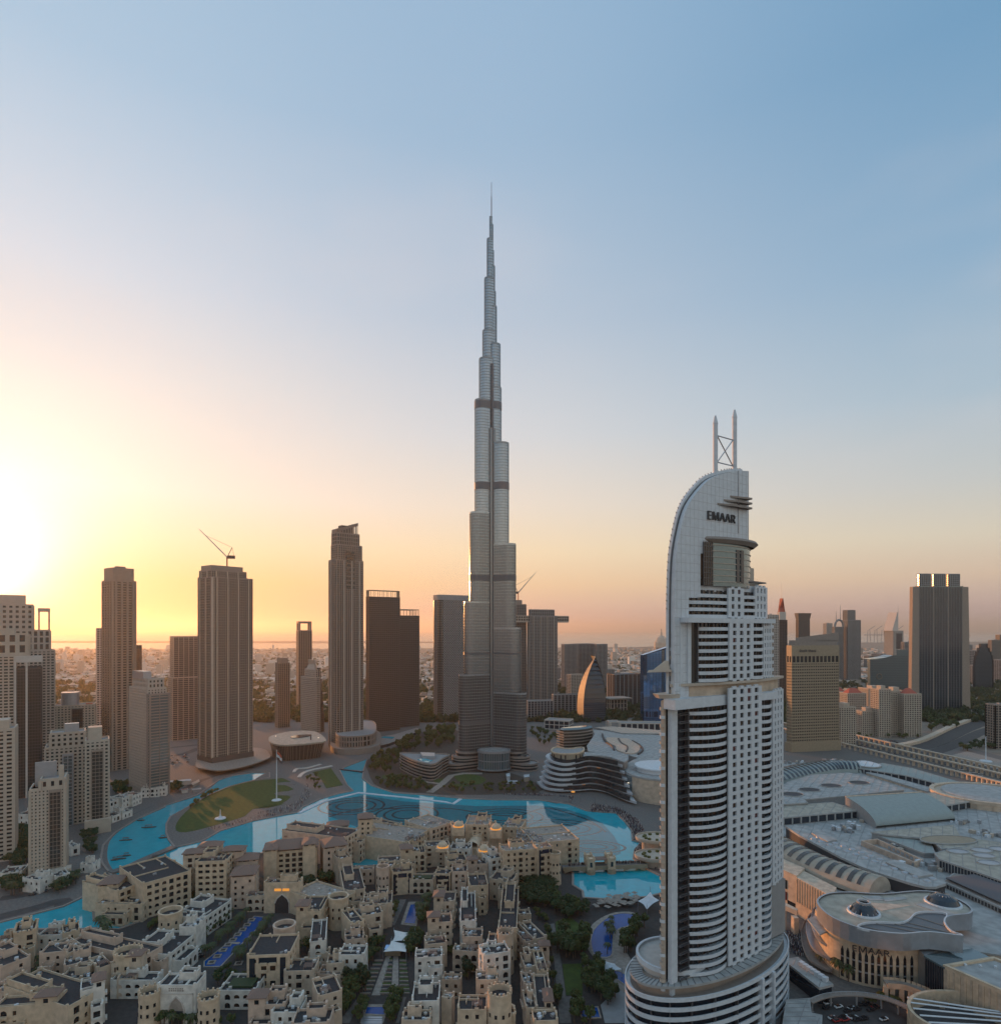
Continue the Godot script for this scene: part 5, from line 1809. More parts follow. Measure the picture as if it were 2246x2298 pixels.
	for k in 72:
		if k % 3 == 0:
			var q := c + (drum[k] - c) * 0.965
			s.block(v3(q, 0), W(0.5, 24.5, 1.6), -(drum[(k + 1) % 72] - drum[k]).angle())
	part("drum_mullions", s, M.silver_dark, o, "stuff")
	s = S()
	s.prism(P([V(43,14.5), V(44.6,14.5), V(44.6,17), V(43,17)]), 0, 25.5)
	s.prism(P([V(53,13.8), V(54.6,13.6), V(54.6,16.4), V(53,16.6)]), 0, 25.5)
	part("drum_pier", s, M.white, o)
	s = S()
	s.lid(grown(drum, -0.5), 25.2)
	part("drum_roof", s, M.taupe, o)
	s = S()
	s.prism(oval(50.0, 19.5, 56, c), 25.2, 29.5)
	part("plinth_wall", s, M.tan, o)
	s = S()
	s.ring(oval(53.0, 22.6, 72, c), oval(47.0, 15.5, 72, c), 29.5, 30.6)
	part("glass_canopy", s, M.roof_grey, o)
	s = S()
	for k in 72:
		var a := TAU * k / 72.0
		s.bar(W(c.x + 47 * cos(a), 30.7, c.y + 15.5 * sin(a)), W(c.x + 53 * cos(a), 30.7, c.y + 22.6 * sin(a)), 0.14, 4)
	part("canopy_ribs", s, M.silver_dark, o)
	# round roof terrace on its left
	s = S()
	var rt := oval(17.0, 16.0, 48, V(14.5,-13))
	s.prism(rt, 20, 33.0)
	part("round_terrace", s, M.pale, o)
	s = S()
	s.ring(grown(rt, 0.5), grown(rt, -0.7), 32.0, 34.2)
	part("terrace_rim", s, M.white, o)

# an upright slab whose outline (x, y) is given, between two depths
func slab(s: Shape, p: PackedVector2Array, z1: float, z0: float) -> void:
	var t := Geometry2D.triangulate_polygon(p)
	var a := PackedVector3Array()
	var b := PackedVector3Array()
	for q in p:
		a.push_back(W(q.x, q.y, z1))
		b.push_back(W(q.x, q.y, z0))
	for k in range(0, t.size(), 3):
		var up := (p[t[k + 1]] - p[t[k]]).cross(p[t[k + 2]] - p[t[k]]) > 0.0
		s.tri(a[t[k]], a[t[k + 2 if up else k + 1]], a[t[k + 1 if up else k + 2]])
		s.tri(b[t[k]], b[t[k + 1 if up else k + 2]], b[t[k + 2 if up else k + 1]])
	var flip := Shape.sense(p) > 0.0
	for k in p.size():
		var l := (k + 1) % p.size()
		if flip:
			s.quad(a[l], b[l], b[k], a[k])
		else:
			s.quad(a[k], b[k], b[l], a[l])

# ---------------------------------------------------------------- the shopping centre on the right
func roofed(called: String, label: String, p: PackedVector2Array, y0: float, y1: float, roof: String, wall: String, fascia := 1.2, category := "roof") -> Node3D:
	var o := thing(called, label, category, v3(p[0], y0))
	var q := local(o, p)
	var s := S()
	s.skin(grown(q, -0.6), 0, y1 - y0 - fascia)
	part("wall", s, M[wall], o)
	s = S()
	s.course(q, grown(q, -0.7), y1 - y0 - fascia, y1 - y0)
	part("fascia", s, M.roof_grey, o)
	s = S()
	s.lid(grown(q, -0.4), y1 - y0 - 0.12)
	part("roof", s, M[roof], o)
	# upstands between the roof sheets
	var lo := q[0]
	var hi := q[0]
	for a in q:
		lo = lo.min(a)
		hi = hi.max(a)
	s = S()
	for k in range(1, int((hi.x - lo.x + hi.y - lo.y) / 9.0)):
		var c := lo + Vector2(9.0 * k, 0)
		for piece in Geometry2D.intersect_polyline_with_polygon(PackedVector2Array([c, c + V(-0.7,1) * 400.0]), grown(q, -1.2)):
			s.bar(v3(piece[0], y1 - y0 - 0.1), v3(piece[piece.size() - 1], y1 - y0 - 0.1), 0.22, 4)
	if s.v.size():
		part("roof_seams", s, M.grey, o, "stuff")
	return o

# dark panes between white posts along the line a-b, facing right of it
func colonnade(o: Node3D, a: Vector2, b: Vector2, y0: float, y1: float, n: int, glass := "glass_navy") -> void:
	var e := b - a
	var c := o_at(o)
	var yaw := -e.angle()
	var w := e.length() / n
	var s := S()
	s.box(W(-w * 0.42, 0, -0.7), W(w * 0.42, y1 - y0, -0.4))
	var me := s.mesh()
	var f := S()
	f.box(W(-w * 0.08, 0, -0.7), W(w * 0.08, y1 - y0, -0.1))
	var fm := f.mesh()
	for k in n:
		var q := a + e * ((k + 0.5) / n) - c
		var m := part("pane", me, M[glass], o)
		m.position = v3(q, y0 - o.position.y)
		m.rotation.y = yaw
		var t := part("post", fm, M.roof_grey, o)
		t.position = v3(a + e * (float(k) / n) - c, y0 - o.position.y)
		t.rotation.y = yaw

func skylights(o: Node3D, at: Array, y: float, a: float, b: float, yaw: float, m := "glass_navy") -> void:
	for q in at:
		var s := S()
		var p := turned(oval(a, b, 28), yaw, q - o_at(o))
		s.ring(grown(p, 0.7), p, y - 0.2 - o.position.y, y + 0.7 - o.position.y)
		part("skylight_rim", s, M.roof_grey, o)
		s = S()
		s.lid(p, y + 0.25 - o.position.y)
		part("skylight", s, M[m], o)

func mall() -> void:
	# the broad lower roof that everything stands on
	var base := P([V(229.3,-756.3), V(321.3,-810.2), V(461.8,-817.5), V(502.7,-692.8), V(564.1,-682.4), V(271.1,-328), V(249.5,-335.3), V(222.3,-337.8), V(185.4,-359.1), V(188.4,-380.1), V(208.8,-400), V(196.5,-445.1), V(181.5,-480.4), V(161.9,-534)])
	var o := roofed("mall_block", "wide grey lower roof of the shopping centre, with low service yards", base, 0, 20, "roof_grey", "sand_wall", 1.0, "shopping centre")
	# big flat roof with four oval wells
	o = roofed("flat_roof", "large pale flat roof with a row of four dark oval wells", P([V(259.6,-614), V(304,-671.5), V(345.3,-704.5), V(393.8,-716.2), V(405.7,-682.2), V(407.6,-639.1), V(330.8,-614), V(288.3,-602), V(286.8,-590.8), V(246.4,-582.8)]), 19.5, 29, "roof_grey", "grey")
	skylights(o, [V(285,-619.3), V(310.3,-636.7), V(341.1,-653.7), V(377,-666.3)], 29.0, 10.5, 8.0, 0.2, "dark")
	# ribbed vault at the back
	var ribs := thing("ribbed_vault", "long curved glass vault with dark ribs at the back of the shopping centre", "vault", v3(V(318.1,-720.5), 20))
	var line := smooth(P([V(272.5,-687), V(319.4,-723.4), V(361,-751), V(402.1,-770.5), V(431.9,-767.2)]), 6, false)
	var s := S()
	for k in line.size() - 1:
		var d := (line[k + 1] - line[k]).orthogonal().normalized()
		for j in 8:
			var a := PI * j / 8
			var b := PI * (j + 1) / 8
			var p0 := line[k] - o_at(ribs)
			var p1 := line[k + 1] - o_at(ribs)
			s.quad(v3(p0 + d * cos(a) * 17, sin(a) * 11), v3(p1 + d * cos(a) * 17, sin(a) * 11), v3(p1 + d * cos(b) * 17, sin(b) * 11), v3(p0 + d * cos(b) * 17, sin(b) * 11))
	part("vault", s, M.roof_green, ribs)
	for k in range(0, line.size() - 1):
		var d := (line[k + 1] - line[k]).orthogonal().normalized()
		s = S()
		for j in 6:
			var a := PI * (0.12 + 0.127 * j)
			var b := PI * (0.12 + 0.127 * (j + 1))
			var p0 := line[k] - o_at(ribs)
			var p1 := line[k].lerp(line[k + 1], 0.5) - o_at(ribs)
			s.quad(v3(p0 + d * cos(a) * 17.3, sin(a) * 11.3), v3(p1 + d * cos(a) * 17.3, sin(a) * 11.3), v3(p1 + d * cos(b) * 17.3, sin(b) * 11.3), v3(p0 + d * cos(b) * 17.3, sin(b) * 11.3))
		part("glazed_panel", s, M.glass_navy, ribs)
	# buff wing with a clerestory on the left, its twin on the right
	o = roofed("buff_wing", "buff flat roof over a strip of dark windows, left of the green curved roof", P([V(244.8,-584.1), V(314.4,-600.2), V(325,-572.6), V(228.7,-545.7)]), 19.5, 27, "roof_buff", "grey")
	colonnade(o, V(228.7,-545.7), V(325,-572.6), 20.4, 25.7, 11)
	o = roofed("buff_wing", "buff flat roof right of the green curved roof, with dark windows under its edge", P([V(420.2,-632.9), V(454.1,-639), V(460.4,-608.6), V(412.4,-588.1)]), 19.5, 27, "roof_buff", "grey")
	colonnade(o, V(412.4,-588.1), V(460.4,-608.6), 20.4, 25.7, 5)
	# green curved roof
	o = thing("curved_roof", "large smooth grey-green curved roof in the middle of the shopping centre", "roof", v3(V(358.7,-569.1), 19.5))
	var a0: Vector2 = V(321.3,-590.3)
	var a1: Vector2 = V(403.3,-606.6)
	var b0: Vector2 = V(321.4,-542.1)
	var b1: Vector2 = V(404.7,-564.2)
	s = S()
	var side := S()
	for k in 14:
		var t := k / 14.0
		var u := (k + 1) / 14.0
		var ya := 2.5 + 12.5 * cos(t * PI / 2.0)
		var yb := 2.5 + 12.5 * cos(u * PI / 2.0)
		var p := [a0.lerp(b0, sin(t * PI / 2.0)) - o_at(o), a1.lerp(b1, sin(t * PI / 2.0)) - o_at(o), a1.lerp(b1, sin(u * PI / 2.0)) - o_at(o), a0.lerp(b0, sin(u * PI / 2.0)) - o_at(o)]
		s.quad(v3(p[3], yb), v3(p[0], ya), v3(p[1], ya), v3(p[2], yb))
		side.quad(v3(p[0], 0), v3(p[0], ya - 0.1), v3(p[3], yb - 0.1), v3(p[3], 0))
		side.quad(v3(p[2], 0), v3(p[2], yb - 0.1), v3(p[1], ya - 0.1), v3(p[1], 0))
	side.quad(v3(a1 - o_at(o), 0), v3(a1 - o_at(o), 14.9), v3(a0 - o_at(o), 14.9), v3(a0 - o_at(o), 0))
	part("roof", s, M.roof_green, o)
	part("gable", side, M.grey, o)
	s = S()
	s.bar(v3(a0 - o_at(o), 15.2), v3(a1 - o_at(o), 15.2), 0.8, 5)
	part("ridge", s, M.sand_wall, o)
	# diagonal range along the highway
	o = roofed("highway_range", "long grey-roofed range with a row of dark square bays, running beside the highway", P([V(424.9,-754.7), V(470.7,-781.6), V(489.1,-751.5), V(495.7,-681.4), V(470,-668.4), V(457.1,-714.7)]), 0, 26, "roof_green", "grey")
	colonnade(o, V(424.9,-754.7), V(457.1,-714.7), 18.0, 24.7, 7)
	colonnade(o, V(457.1,-714.7), V(470,-668.4), 18.0, 24.7, 6)
	o = roofed("white_canopy", "pale curved canopy at the left end of the highway range", smooth(P([V(434.2,-779), V(452.8,-786.1), V(457.4,-761.9), V(445.3,-748.7), V(429.4,-755.2)]), 3), 22, 28, "white", "grey")
	o = roofed("service_strip", "narrow pale roof strip in front of the highway range", P([V(428,-742.9), V(440,-749.1), V(458.6,-655.6), V(442.7,-648.5)]), 19.5, 23, "roof_grey", "sand_wall")
	# rotunda
	var rc: Vector2 = V(486.4,-631.3)
	o = thing("rotunda", "broad sand-coloured rotunda with a pale round roof, at the right edge", "rotunda", v3(rc))
	s = S()
	s.prism(oval(50, 44, 48), 0, 26)
	part("wall", s, M.sand_wall, o)
	for k in 24:
		s = S()
		var a := TAU * k / 24.0
		s.block(W(cos(a) * 50, 18, sin(a) * 44), W(1.0, 6, 1.0), -a)
		part("wall_fin", s, M.ochre_wall, o)
	s = S()
	s.ring(oval(51, 45, 48), oval(47, 41, 48), 25, 28)
	part("parapet", s, M.sand_wall, o)
	s = S()
	s.lathe(W(0, 26, 0), [V(40,0), V(39,1.6), V(20,2.6), V(0.1,3)], 40)
	part("round_roof", s, M.roof_grey, o)
	# middle roofs with the sunken court
	o = roofed("court_roof", "buff roof with an oval sunken court showing a yellow floor", P([V(300.6,-515.2), V(382.5,-534), V(366.2,-503.4), V(386.1,-489.3), V(397.6,-486.6), V(330.3,-474.7), V(336.9,-497.6), V(306.7,-509.2)]), 19.5, 26, "roof_buff", "grey")
	skylights(o, [V(348.8,-493.4)], 26.2, 22.0, 10.0, 0.1, "gold")
	o = roofed("slate_slope", "grey-green sloping roof below the sunken court", P([V(303.1,-517.8), V(340,-502.3), V(323.7,-471.6), V(314.9,-471.6)]), 19.5, 24, "roof_green", "grey")
	o = roofed("buff_hall", "large buff roof with five blue-grey oval skylights and a dark colonnade, right edge", P([V(315,-460.2), V(329.7,-467.7), V(404,-488.8), V(325.1,-393.3), V(323.9,-410.1), V(310.2,-448.3)]), 0, 28, "roof_buff", "grey")
	skylights(o, [V(334,-462.7), V(353.2,-465.2), V(346.5,-454.2), V(339.3,-440.3), V(368.2,-467.7)], 28.0, 7.0, 5.0, 0.1, "steel")
	colonnade(o, V(310.2,-448.3), V(323.9,-410.1), 20.5, 26.6, 19)
	colonnade(o, V(323.9,-410.1), V(325.1,-393.3), 20.5, 26.6, 8)
	o = roofed("lattice_deck", "dark latticed car-park deck with a row of black openings, right edge", P([V(292.1,-418.2), V(309,-432.5), V(320.5,-426.3), V(330.1,-399.4), V(295.5,-357.6), V(299.3,-378.9)]), 0, 24, "taupe", "stone")
	colonnade(o, V(292.1,-418.2), V(299.3,-378.9), 20.3, 22.6, 18, "dark")
	var lat := S()
	var lp := [V(295.5,-420.2) - o_at(o), V(319.7,-426.3) - o_at(o), V(327.1,-400.3) - o_at(o), V(301.9,-382.2) - o_at(o)]
	for k in 30:
		var t := k / 29.0
		lat.bar(v3(lp[0].lerp(lp[3], t), 25.0), v3(lp[1].lerp(lp[2], t), 25.0), 0.35, 4)
		lat.bar(v3(lp[0].lerp(lp[1], t), 25.6), v3(lp[3].lerp(lp[2], t), 25.6), 0.35, 4)
	part("lattice", lat, M.silver_dark, o, "stuff")
	# long leaf-shaped roof with round domelights
	o = roofed("leaf_roof", "long leaf-shaped pale roof dotted with small round domelights", smooth(P([V(233.9,-521.1), V(256,-516.4), V(264.1,-480.4), V(273.8,-441), V(285,-408.5), V(278.3,-400), V(266.7,-397.2), V(255.5,-411.5), V(244.7,-433.2), V(238.4,-468.6)]), 2), 19.5, 29, "roof_grey", "dark", 1.6)
	for k in 13:
		for j in 2:
			var q: Vector2 = V(242.2,-488.5).lerp(V(274.5,-406.6), k / 12.0) + ((V(255.6,-497) - V(242.2,-488.5)) * (0.5 * j - 0.1)) * 0.9
			s = S()
			s.lathe(Vector3.ZERO, [V(2.3,0), V(2.1,0.6), V(1.2,1), V(0.05,1.1)], 14)
			part("domelight", s, M.steel, o).position = v3(q - o_at(o), 9.4)
	for q in [[V(245,-499.9), V(255,-508.8), V(256.6,-483.1), V(247.3,-479)], [V(265.3,-436.5), V(274.6,-441), V(282.9,-414.4), V(271,-410.5)]]:
		s = S()
		s.prism(local(o, P(q)), 9.3, 10.6)
		part("raised_panel", s, M.roof_grey, o)
	# barrel vault with dark panels in front
	var v0: Vector2 = V(209.1,-508)
	var v1: Vector2 = V(212.4,-483.1)
	var v2: Vector2 = V(223.8,-436.8)
	var v3_: Vector2 = V(241.8,-404)
	o = thing("barrel_vault", "pale barrel-vaulted roof with eight dark glazed panels, in front of the leaf-shaped roof", "vault", v3(v2, 19.5))
	line = smooth(P([v0, v1, v2, v3_]), 6, false)
	s = S()
	var total := line.size() - 1
	for k in total:
		var d := (line[k + 1] - line[k]).orthogonal().normalized()
		var d2 := (line[mini(k + 2, total)] - line[mini(k + 1, total - 1)]).orthogonal().normalized()
		var p0 := line[k] - o_at(o)
		var p1 := line[k + 1] - o_at(o)
		for j in 12:
			var a := PI * j / 12
			var b := PI * (j + 1) / 12
			s.quad(v3(p0 + d * cos(a) * 13, 2 + sin(a) * 11), v3(p1 + d2 * cos(a) * 13, 2 + sin(a) * 11), v3(p1 + d2 * cos(b) * 13, 2 + sin(b) * 11), v3(p0 + d * cos(b) * 13, 2 + sin(b) * 11))
		if k == total - 1:
			for j in 12:
				var a := PI * j / 12
				var b := PI * (j + 1) / 12
				s.tri(v3(p1, 2), v3(p1 + d2 * cos(a) * 13, 2 + sin(a) * 11), v3(p1 + d2 * cos(b) * 13, 2 + sin(b) * 11))
	part("vault", s, M.roof_buff, o)
	for k in range(3, total - 1):
		for h in 1:
			var d := (line[k + 1] - line[k]).orthogonal().normalized()
			var p0 := line[k].lerp(line[k + 1], 0.1) - o_at(o)
			var p1 := line[k].lerp(line[k + 1], 0.55) - o_at(o)
			s = S()
			for j in 8:
				var a := PI * (0.22 + 0.075 * j)
				var b := PI * (0.22 + 0.075 * (j + 1))
				s.quad(v3(p0 + d * cos(a) * 13.3, 2 + sin(a) * 11.3), v3(p1 + d * cos(a) * 13.3, 2 + sin(a) * 11.3), v3(p1 + d * cos(b) * 13.3, 2 + sin(b) * 11.3), v3(p0 + d * cos(b) * 13.3, 2 + sin(b) * 11.3))
			part("glazed_panel", s, M.glass_brown, o)
	# sunlit sand walls on the left flank
	o = thing("flank_wall", "sand-coloured ribbed wall glowing in the low sun, left of the round-roofed hall", "wall", v3(V(208.7,-446.4)))
	var w0: Vector2 = V(196.9,-422.7)
	var w1: Vector2 = V(205.1,-391.7)
	s = S()
	var wq := local(o, P([w0, w1, w1 + V(10,-14), w0 + V(10,-14)]))
	s.prism(wq, 0, 25)
	part("wall", s, M.sand_wall, o)
	for k in 14:
		s = S()
		s.block(v3(wq[0].lerp(wq[1], (k + 0.5) / 14.0), 9), W(0.7, 15.6, 0.9), -(wq[1] - wq[0]).angle())
		part("rib", s, M.honey_wall, o)
	o = thing("flank_wall", "sand-coloured wall with dark shop windows and a red display, beside the curved tower", "wall", v3(V(202.5,-454.9)))
	w0 = V(185.8,-451.5)
	w1 = V(197.4,-422.2)
	s = S()
	wq = local(o, P([w0, w1, w1 + V(12,-14), w0 + V(12,-14)]))
	s.prism(wq, 0, 26)
	part("wall", s, M.sand_wall, o)
	for q in [[0.64, 14.0, 20.0, "pane"], [0.64, 6.5, 12.0, "pane_red"], [0.3, 14.0, 20.0, "pane"], [0.86, 3.0, 7.0, "pane"]]:
		s = S()
		s.block(v3(wq[0].lerp(wq[1], q[0]), q[1]), W(6.5, q[2] - q[1], 0.6), -(wq[1] - wq[0]).angle())
		part("display_window", s, M[q[3]], o)
	o = thing("entrance_frame", "sand-coloured portal frame at the foot of the sunlit wall", "portal", v3(V(189.2,-412.8)))
	for q in [[V(179.5,-403.1), 0.0], [V(182.7,-393.1), 0.0]]:
		s = S()
		s.block(v3(q[0] - o_at(o)), W(3.0, 12.0, 4.0))
		part("post", s, M.sand_wall, o)
	s = S()
	s.prism(local(o, P([V(178,-406.6), V(184.5,-394.6), V(186.5,-397.1), V(181.1,-410.2)])), 12, 15)
	part("lintel", s, M.sand_wall, o)
	round_hall()
	# roof plant
	var spots := [[V(295.4,-537.2), 14, "cluster of pale roof machines left of the slate slope"], [V(315.5,-493.2), 18, "row of roof machines beside the narrow skylight court"], [V(318.9,-553.6), 8, "roof machines at the foot of the green curved roof"], [V(301.6,-451.7), 14, "roof machines at the tip of the leaf-shaped roof"], [V(411.1,-553.8), 10, "pale roof machines right of the sunken court"], [V(216.9,-426.3), 10, "roof machines above the sunlit ribbed wall"], [V(267.9,-426.3), 10, "roof machines between vault end and leaf roof tip"], [V(373.9,-809.2), 12, "white roof houses behind the ribbed vault"], [V(428.8,-812.9), 8, "roof houses below the golden tower"], [V(408.1,-524.6), 12, "white roof machines at the right edge"]]
	for q in spots:
		var mo := thing("roof_machines", q[2], "roof machines", v3(q[0], 20.0))
		for k in q[1]:
			s = S()
			s.block(W(rr(-14, 14), 0, rr(-7, 7)), W(rr(1.5, 5), rr(1.5, 4.0), rr(1.5, 4)), rng.randf())
			part("machine", s, M[["white", "grey", "steel", "cream"][rng.randi() % 4]], mo)
	o = thing("skylight_court", "narrow sunken court with rose walls and pale windows between the roofs", "court", v3(V(297.5,-485)))
	var cq := local(o, P([V(285.2,-498.3), V(298.8,-502.5), V(304.5,-458.6), V(296.3,-453.9)]))
	s = S()
	s.ring(grown(cq, 1.0), cq, 19.5, 24.0)
	part("wall", s, M.rose_wall, o)
	for k in 7:
		s = S()
		s.block(v3(cq[1].lerp(cq[2], 0.3 + 0.1 * k), 20.6), W(2.6, 2.2, 0.5), -(cq[2] - cq[1]).angle())
		part("window", s, M.steel, o)

func round_hall() -> void:
	# the round-roofed hall with the name on it
	var o := thing("round_hall", "sand-coloured curved hall with tall slit windows, raised lettering and a broad buff roof", "hall", v3(V(195.6,-335.1)))
	var top := P([V(185,-370.4), V(181.2,-360.1), V(181.6,-346.8), V(188.8,-335.4), V(196.6,-330.5), V(208.5,-327.9), V(223.3,-329.9), V(238.2,-325.8), V(236.4,-331.8), V(239.4,-340.5), V(244.5,-346.8), V(251.1,-349.7), V(260.3,-351.5), V(266.4,-357.5), V(268.3,-367.9), V(264,-379.5), V(252,-382.8), V(228,-378.7), V(209.5,-381), V(195.7,-379)])
	var q := local(o, smooth(top, 3))
	var s := S()
	s.skin(grown(q, -0.3), 23.5, 30.0)
	s.course(q, grown(q, -1.0), 30.0, 32.6)
	part("fascia", s, M.steel, o)
	s = S()
	s.lid(grown(q, -0.8), 31.6)
	part("roof", s, M.roof_buff, o)
	s = S()
	var wave := local(o, smooth(P([V(189.4,-335.4), V(196,-340.2), V(205.4,-341), V(214.6,-340.5), V(221.9,-344), V(231.2,-352.1), V(239.6,-353.9), V(247.2,-351.5), V(239.1,-341.9), V(235.5,-331.4), V(237.6,-326.7), V(223.7,-330.5), V(208.9,-328.6), V(196.9,-331.1)]), 3))
	s.lid(wave, 31.72)
	part("lower_roof", s, M.silver_dark, o)
	s = S()
	s.ring(grown(wave, 0.5), wave, 31.6, 32.8)
	part("lower_roof_kerb", s, M.white, o)
	for k in 5:
		s = S()
		s.bar(v3(wave[2 + k * 3], 31.85), v3(wave[wave.size() - 5 - k * 3], 31.85), 0.25, 4)
		part("roof_seam", s, M.taupe, o)
	for p in [P([V(213.9,-376.1), V(225.4,-376.6), V(225.8,-370.4), V(216.1,-370.4)]), P([V(224.3,-373.6), V(239.6,-375.6), V(238.6,-372), V(224.1,-368.7)]), P([V(238.8,-364.8), V(247,-367.9), V(252.5,-352.6), V(247.5,-351.1)])]:
		s = S()
		s.prism(local(o, p), 31.6, 31.9)
		part("roof_patch", s, M.roof_grey, o)
	s = S()
	s.prism(local(o, P([V(212,-367.9), V(236.2,-364), V(215,-357)])), 31.6, 31.75)
	part("roof_patch", s, M.rose_wall, o)
	# two roof lanterns
	for k in 2:
		var c: Vector2 = [V(203.4,-354.8), V(256.4,-367.1)][k] - o_at(o)
		s = S()
		s.lathe(v3(c, 31.6), [V(8.5,0), V(8.2,0.9), V(7.2,0.9)] if k == 0 else [V(9.5,0), V(9.2,0.9), V(8.2,0.9)], 28)
		part("lantern_ring", s, M.white, o)
		s = S()
		s.lathe(v3(c, 32.4), [V(7.2,0), V(5.6,2.6), V(3.6,4.4), V(3.4,4.6)] if k == 0 else [V(8.2,0), V(6.8,2.4), V(3.5,4.2), V(0.1,4.6)], 28)
		part("lantern_glass", s, M.glass_navy, o)
		s = S()
		for j in 14:
			var a := TAU * j / 14
			s.bar(v3(c + Vector2(cos(a), sin(a)) * 7.4, 32.4), v3(c + Vector2(cos(a), sin(a)) * 3.5, 36.8), 0.14, 4)
		part("lantern_ribs", s, M.steel, o)
		if k == 0:
			s = S()
			s.lathe(v3(c, 36.6), [V(3.5,0), V(3.5,1.4), V(2.6,1.4), V(2.4,0.4)], 24)
			part("lantern_crown", s, M.steel, o)
	# the curved sand wall and its slit windows
	var face := smooth(P([V(186.6,-375.8), V(182.7,-353.9), V(187.3,-343), V(196.5,-336.8), V(207.5,-334.2), V(220.3,-334.2)]), 6, false)
	var wall := PackedVector2Array(face)
	wall.append_array([V(232.4,-343.3), V(221.2,-367.3), V(203.8,-386.4)])
	s = S()
	s.prism(local(o, wall), 0, 24.2)
	part("wall", s, M.honey_wall, o)
	var lf := local(o, face)
	for k in 12:
		var t := 0.36 + 0.052 * k
		var i := int(t * (lf.size() - 1))
		var f := t * (lf.size() - 1) - i
		var c := lf[i].lerp(lf[i + 1], f)
		var e := lf[i + 1] - lf[i]
		s = S()
		s.box(W(-0.75, 0, -0.3), W(0.75, 14.5, 0.14))
		s.prism(P([V(-0.75,-0.3), V(0.75,-0.3), V(0.75,0.14), V(-0.75,0.14)]), 14.5, 16.6, P([V(-0.1,-0.3), V(0.1,-0.3), V(0.1,0.14), V(-0.1,0.14)]))
		var w := part("slit_window", s, M.pane, o)
		w.position = v3(c, 1.6)
		w.rotation.y = -e.angle()
		s = S()
		for y in [5.2, 10.6]:
			s.box(W(-0.75, y, 0.14), W(0.75, y + 0.8, 0.3))
		part("window_rail", s, M.steel, w)
	var li := int(0.63 * (lf.size() - 1))
	var le := lf[li + 3] - lf[li - 3]
	lettering(o, "EMAAR", 3.0, v3(lf[li] + Vector2(-le.y, le.x).normalized() * (0.9 if Vector2(-le.y, le.x).y > 0 else -0.9), 19.6), -le.angle(), "dark", 0.5, false).scale = W(1.35, 1, 1)
	# glass corner, then the ribbed sand block
	s = S()
	s.prism(local(o, P([V(220,-333.8), V(218.7,-326.5), V(232.2,-333.8), V(227.9,-341.4)])), 0, 22)
	part("steel_corner", s, M.steel, o)
	o = thing("glass_hall", "dark glass block with a flat steel roof right of the round-roofed hall", "hall", v3(V(227.2,-326.5)))
	var gq := local(o, P([V(218.7,-326.3), V(221.3,-315.9), V(251.3,-323), V(248.2,-333.5)]))
	s = S()
	s.skin(gq, 0, 21)
	part("glass_wall", s, M.glass_navy, o)
	s = S()
	s.prism(grown(gq, 0.5), 21, 22)
	part("flat_roof", s, M.glass_teal, o)
	s = S()
	for k in 9:
		s.block(v3(gq[0].lerp(gq[1], k / 8.0)), W(0.2, 21, 0.3), -(gq[1] - gq[0]).angle())
	part("mullions", s, M.silver_dark, o)
	o = thing("ribbed_block", "sand-coloured block with upright ribs and a grey roof, bottom right", "building", v3(V(228.7,-324.4)))
	var rq := local(o, P([V(221.3,-315.9), V(236.4,-286), V(259,-306.4), V(252,-323.6)]))
	s = S()
	s.skin(rq, 0, 22)
	part("wall", s, M.honey_wall, o)
	s = S()
	s.ring(grown(rq, 0.4), grown(rq, -1.2), 21, 23)
	part("parapet", s, M.honey_wall, o)
	s = S()
	s.lid(grown(rq, -1.0), 21.8)
	part("roof", s, M.roof_grey, o)
	for k in 26:
		s = S()
		s.block(v3(rq[0].lerp(rq[1], (k + 0.5) / 26.0)), W(0.8 if k % 2 else 1.6, 21.4, 1.2 if k % 2 else 0.7), -(rq[1] - rq[0]).angle())
		part("rib", s, M.honey_wall if k % 3 else M.ochre_wall, o)
	for k in 5:
		s = S()
		s.block(v3(rq[0].lerp(rq[2], 0.3 + 0.1 * k) + Vector2(3 * k, -4), 21.8), W(1.2, 1.0, 1.0), 0.4 * k)
		part("roof_unit", s, M.white, o)
	# drum with an open trellis roof at the corner
	var dc: Vector2 = V(216.1,-291.8)
	o = thing("trellis_drum", "low sand-coloured drum with an open white trellis over a dark court, bottom right corner", "rotunda", v3(dc))
	s = S()
	s.ring(oval(26, 20, 48), oval(24.6, 18.6, 48), 0, 13)
	part("wall", s, M.honey_wall, o)
	s = S()
	s.lid(oval(24.6, 18.6, 40), 6.5)
	part("court_floor", s, M.dark, o)
	for k in 7:
		s = S()
		var a := -0.9 + 0.3 * k
		s.bar(W(-23 * cos(a * 0.6), 12.4, -18 * sin(a)), W(23 * cos(a * 0.8), 12.4, 6 - 16 * sin(a * 0.6)), 0.45, 4)
		part("trellis_bar", s, M.white, o)
	# curved sand viaduct and bridge by the car park
	o = thing("curved_bridge", "curved sand-coloured pedestrian bridge with open bays below the round-roofed hall", "bridge", v3(V(217.5,-335.1)))
	var bl := local(o, smooth(P([V(198.6,-326.8), V(207.6,-324.6), V(213.5,-317.2), V(215.5,-308.1)]), 5, false))
	s = S()
	s.prism(strip(bl, 6.0), 7.0, 8.0)
	part("deck", s, M.stone, o)
	s = S()
	for k in bl.size() - 1:
		var d := (bl[k + 1] - bl[k]).orthogonal().normalized() * 3.0
		for sg in [-1.0, 1.0]:
			s.quad(v3(bl[k] + d * sg, 6.6), v3(bl[k] + d * sg, 9.4), v3(bl[k + 1] + d * sg, 9.4), v3(bl[k + 1] + d * sg, 6.6))
	part("parapet", s, M.honey_wall, o)
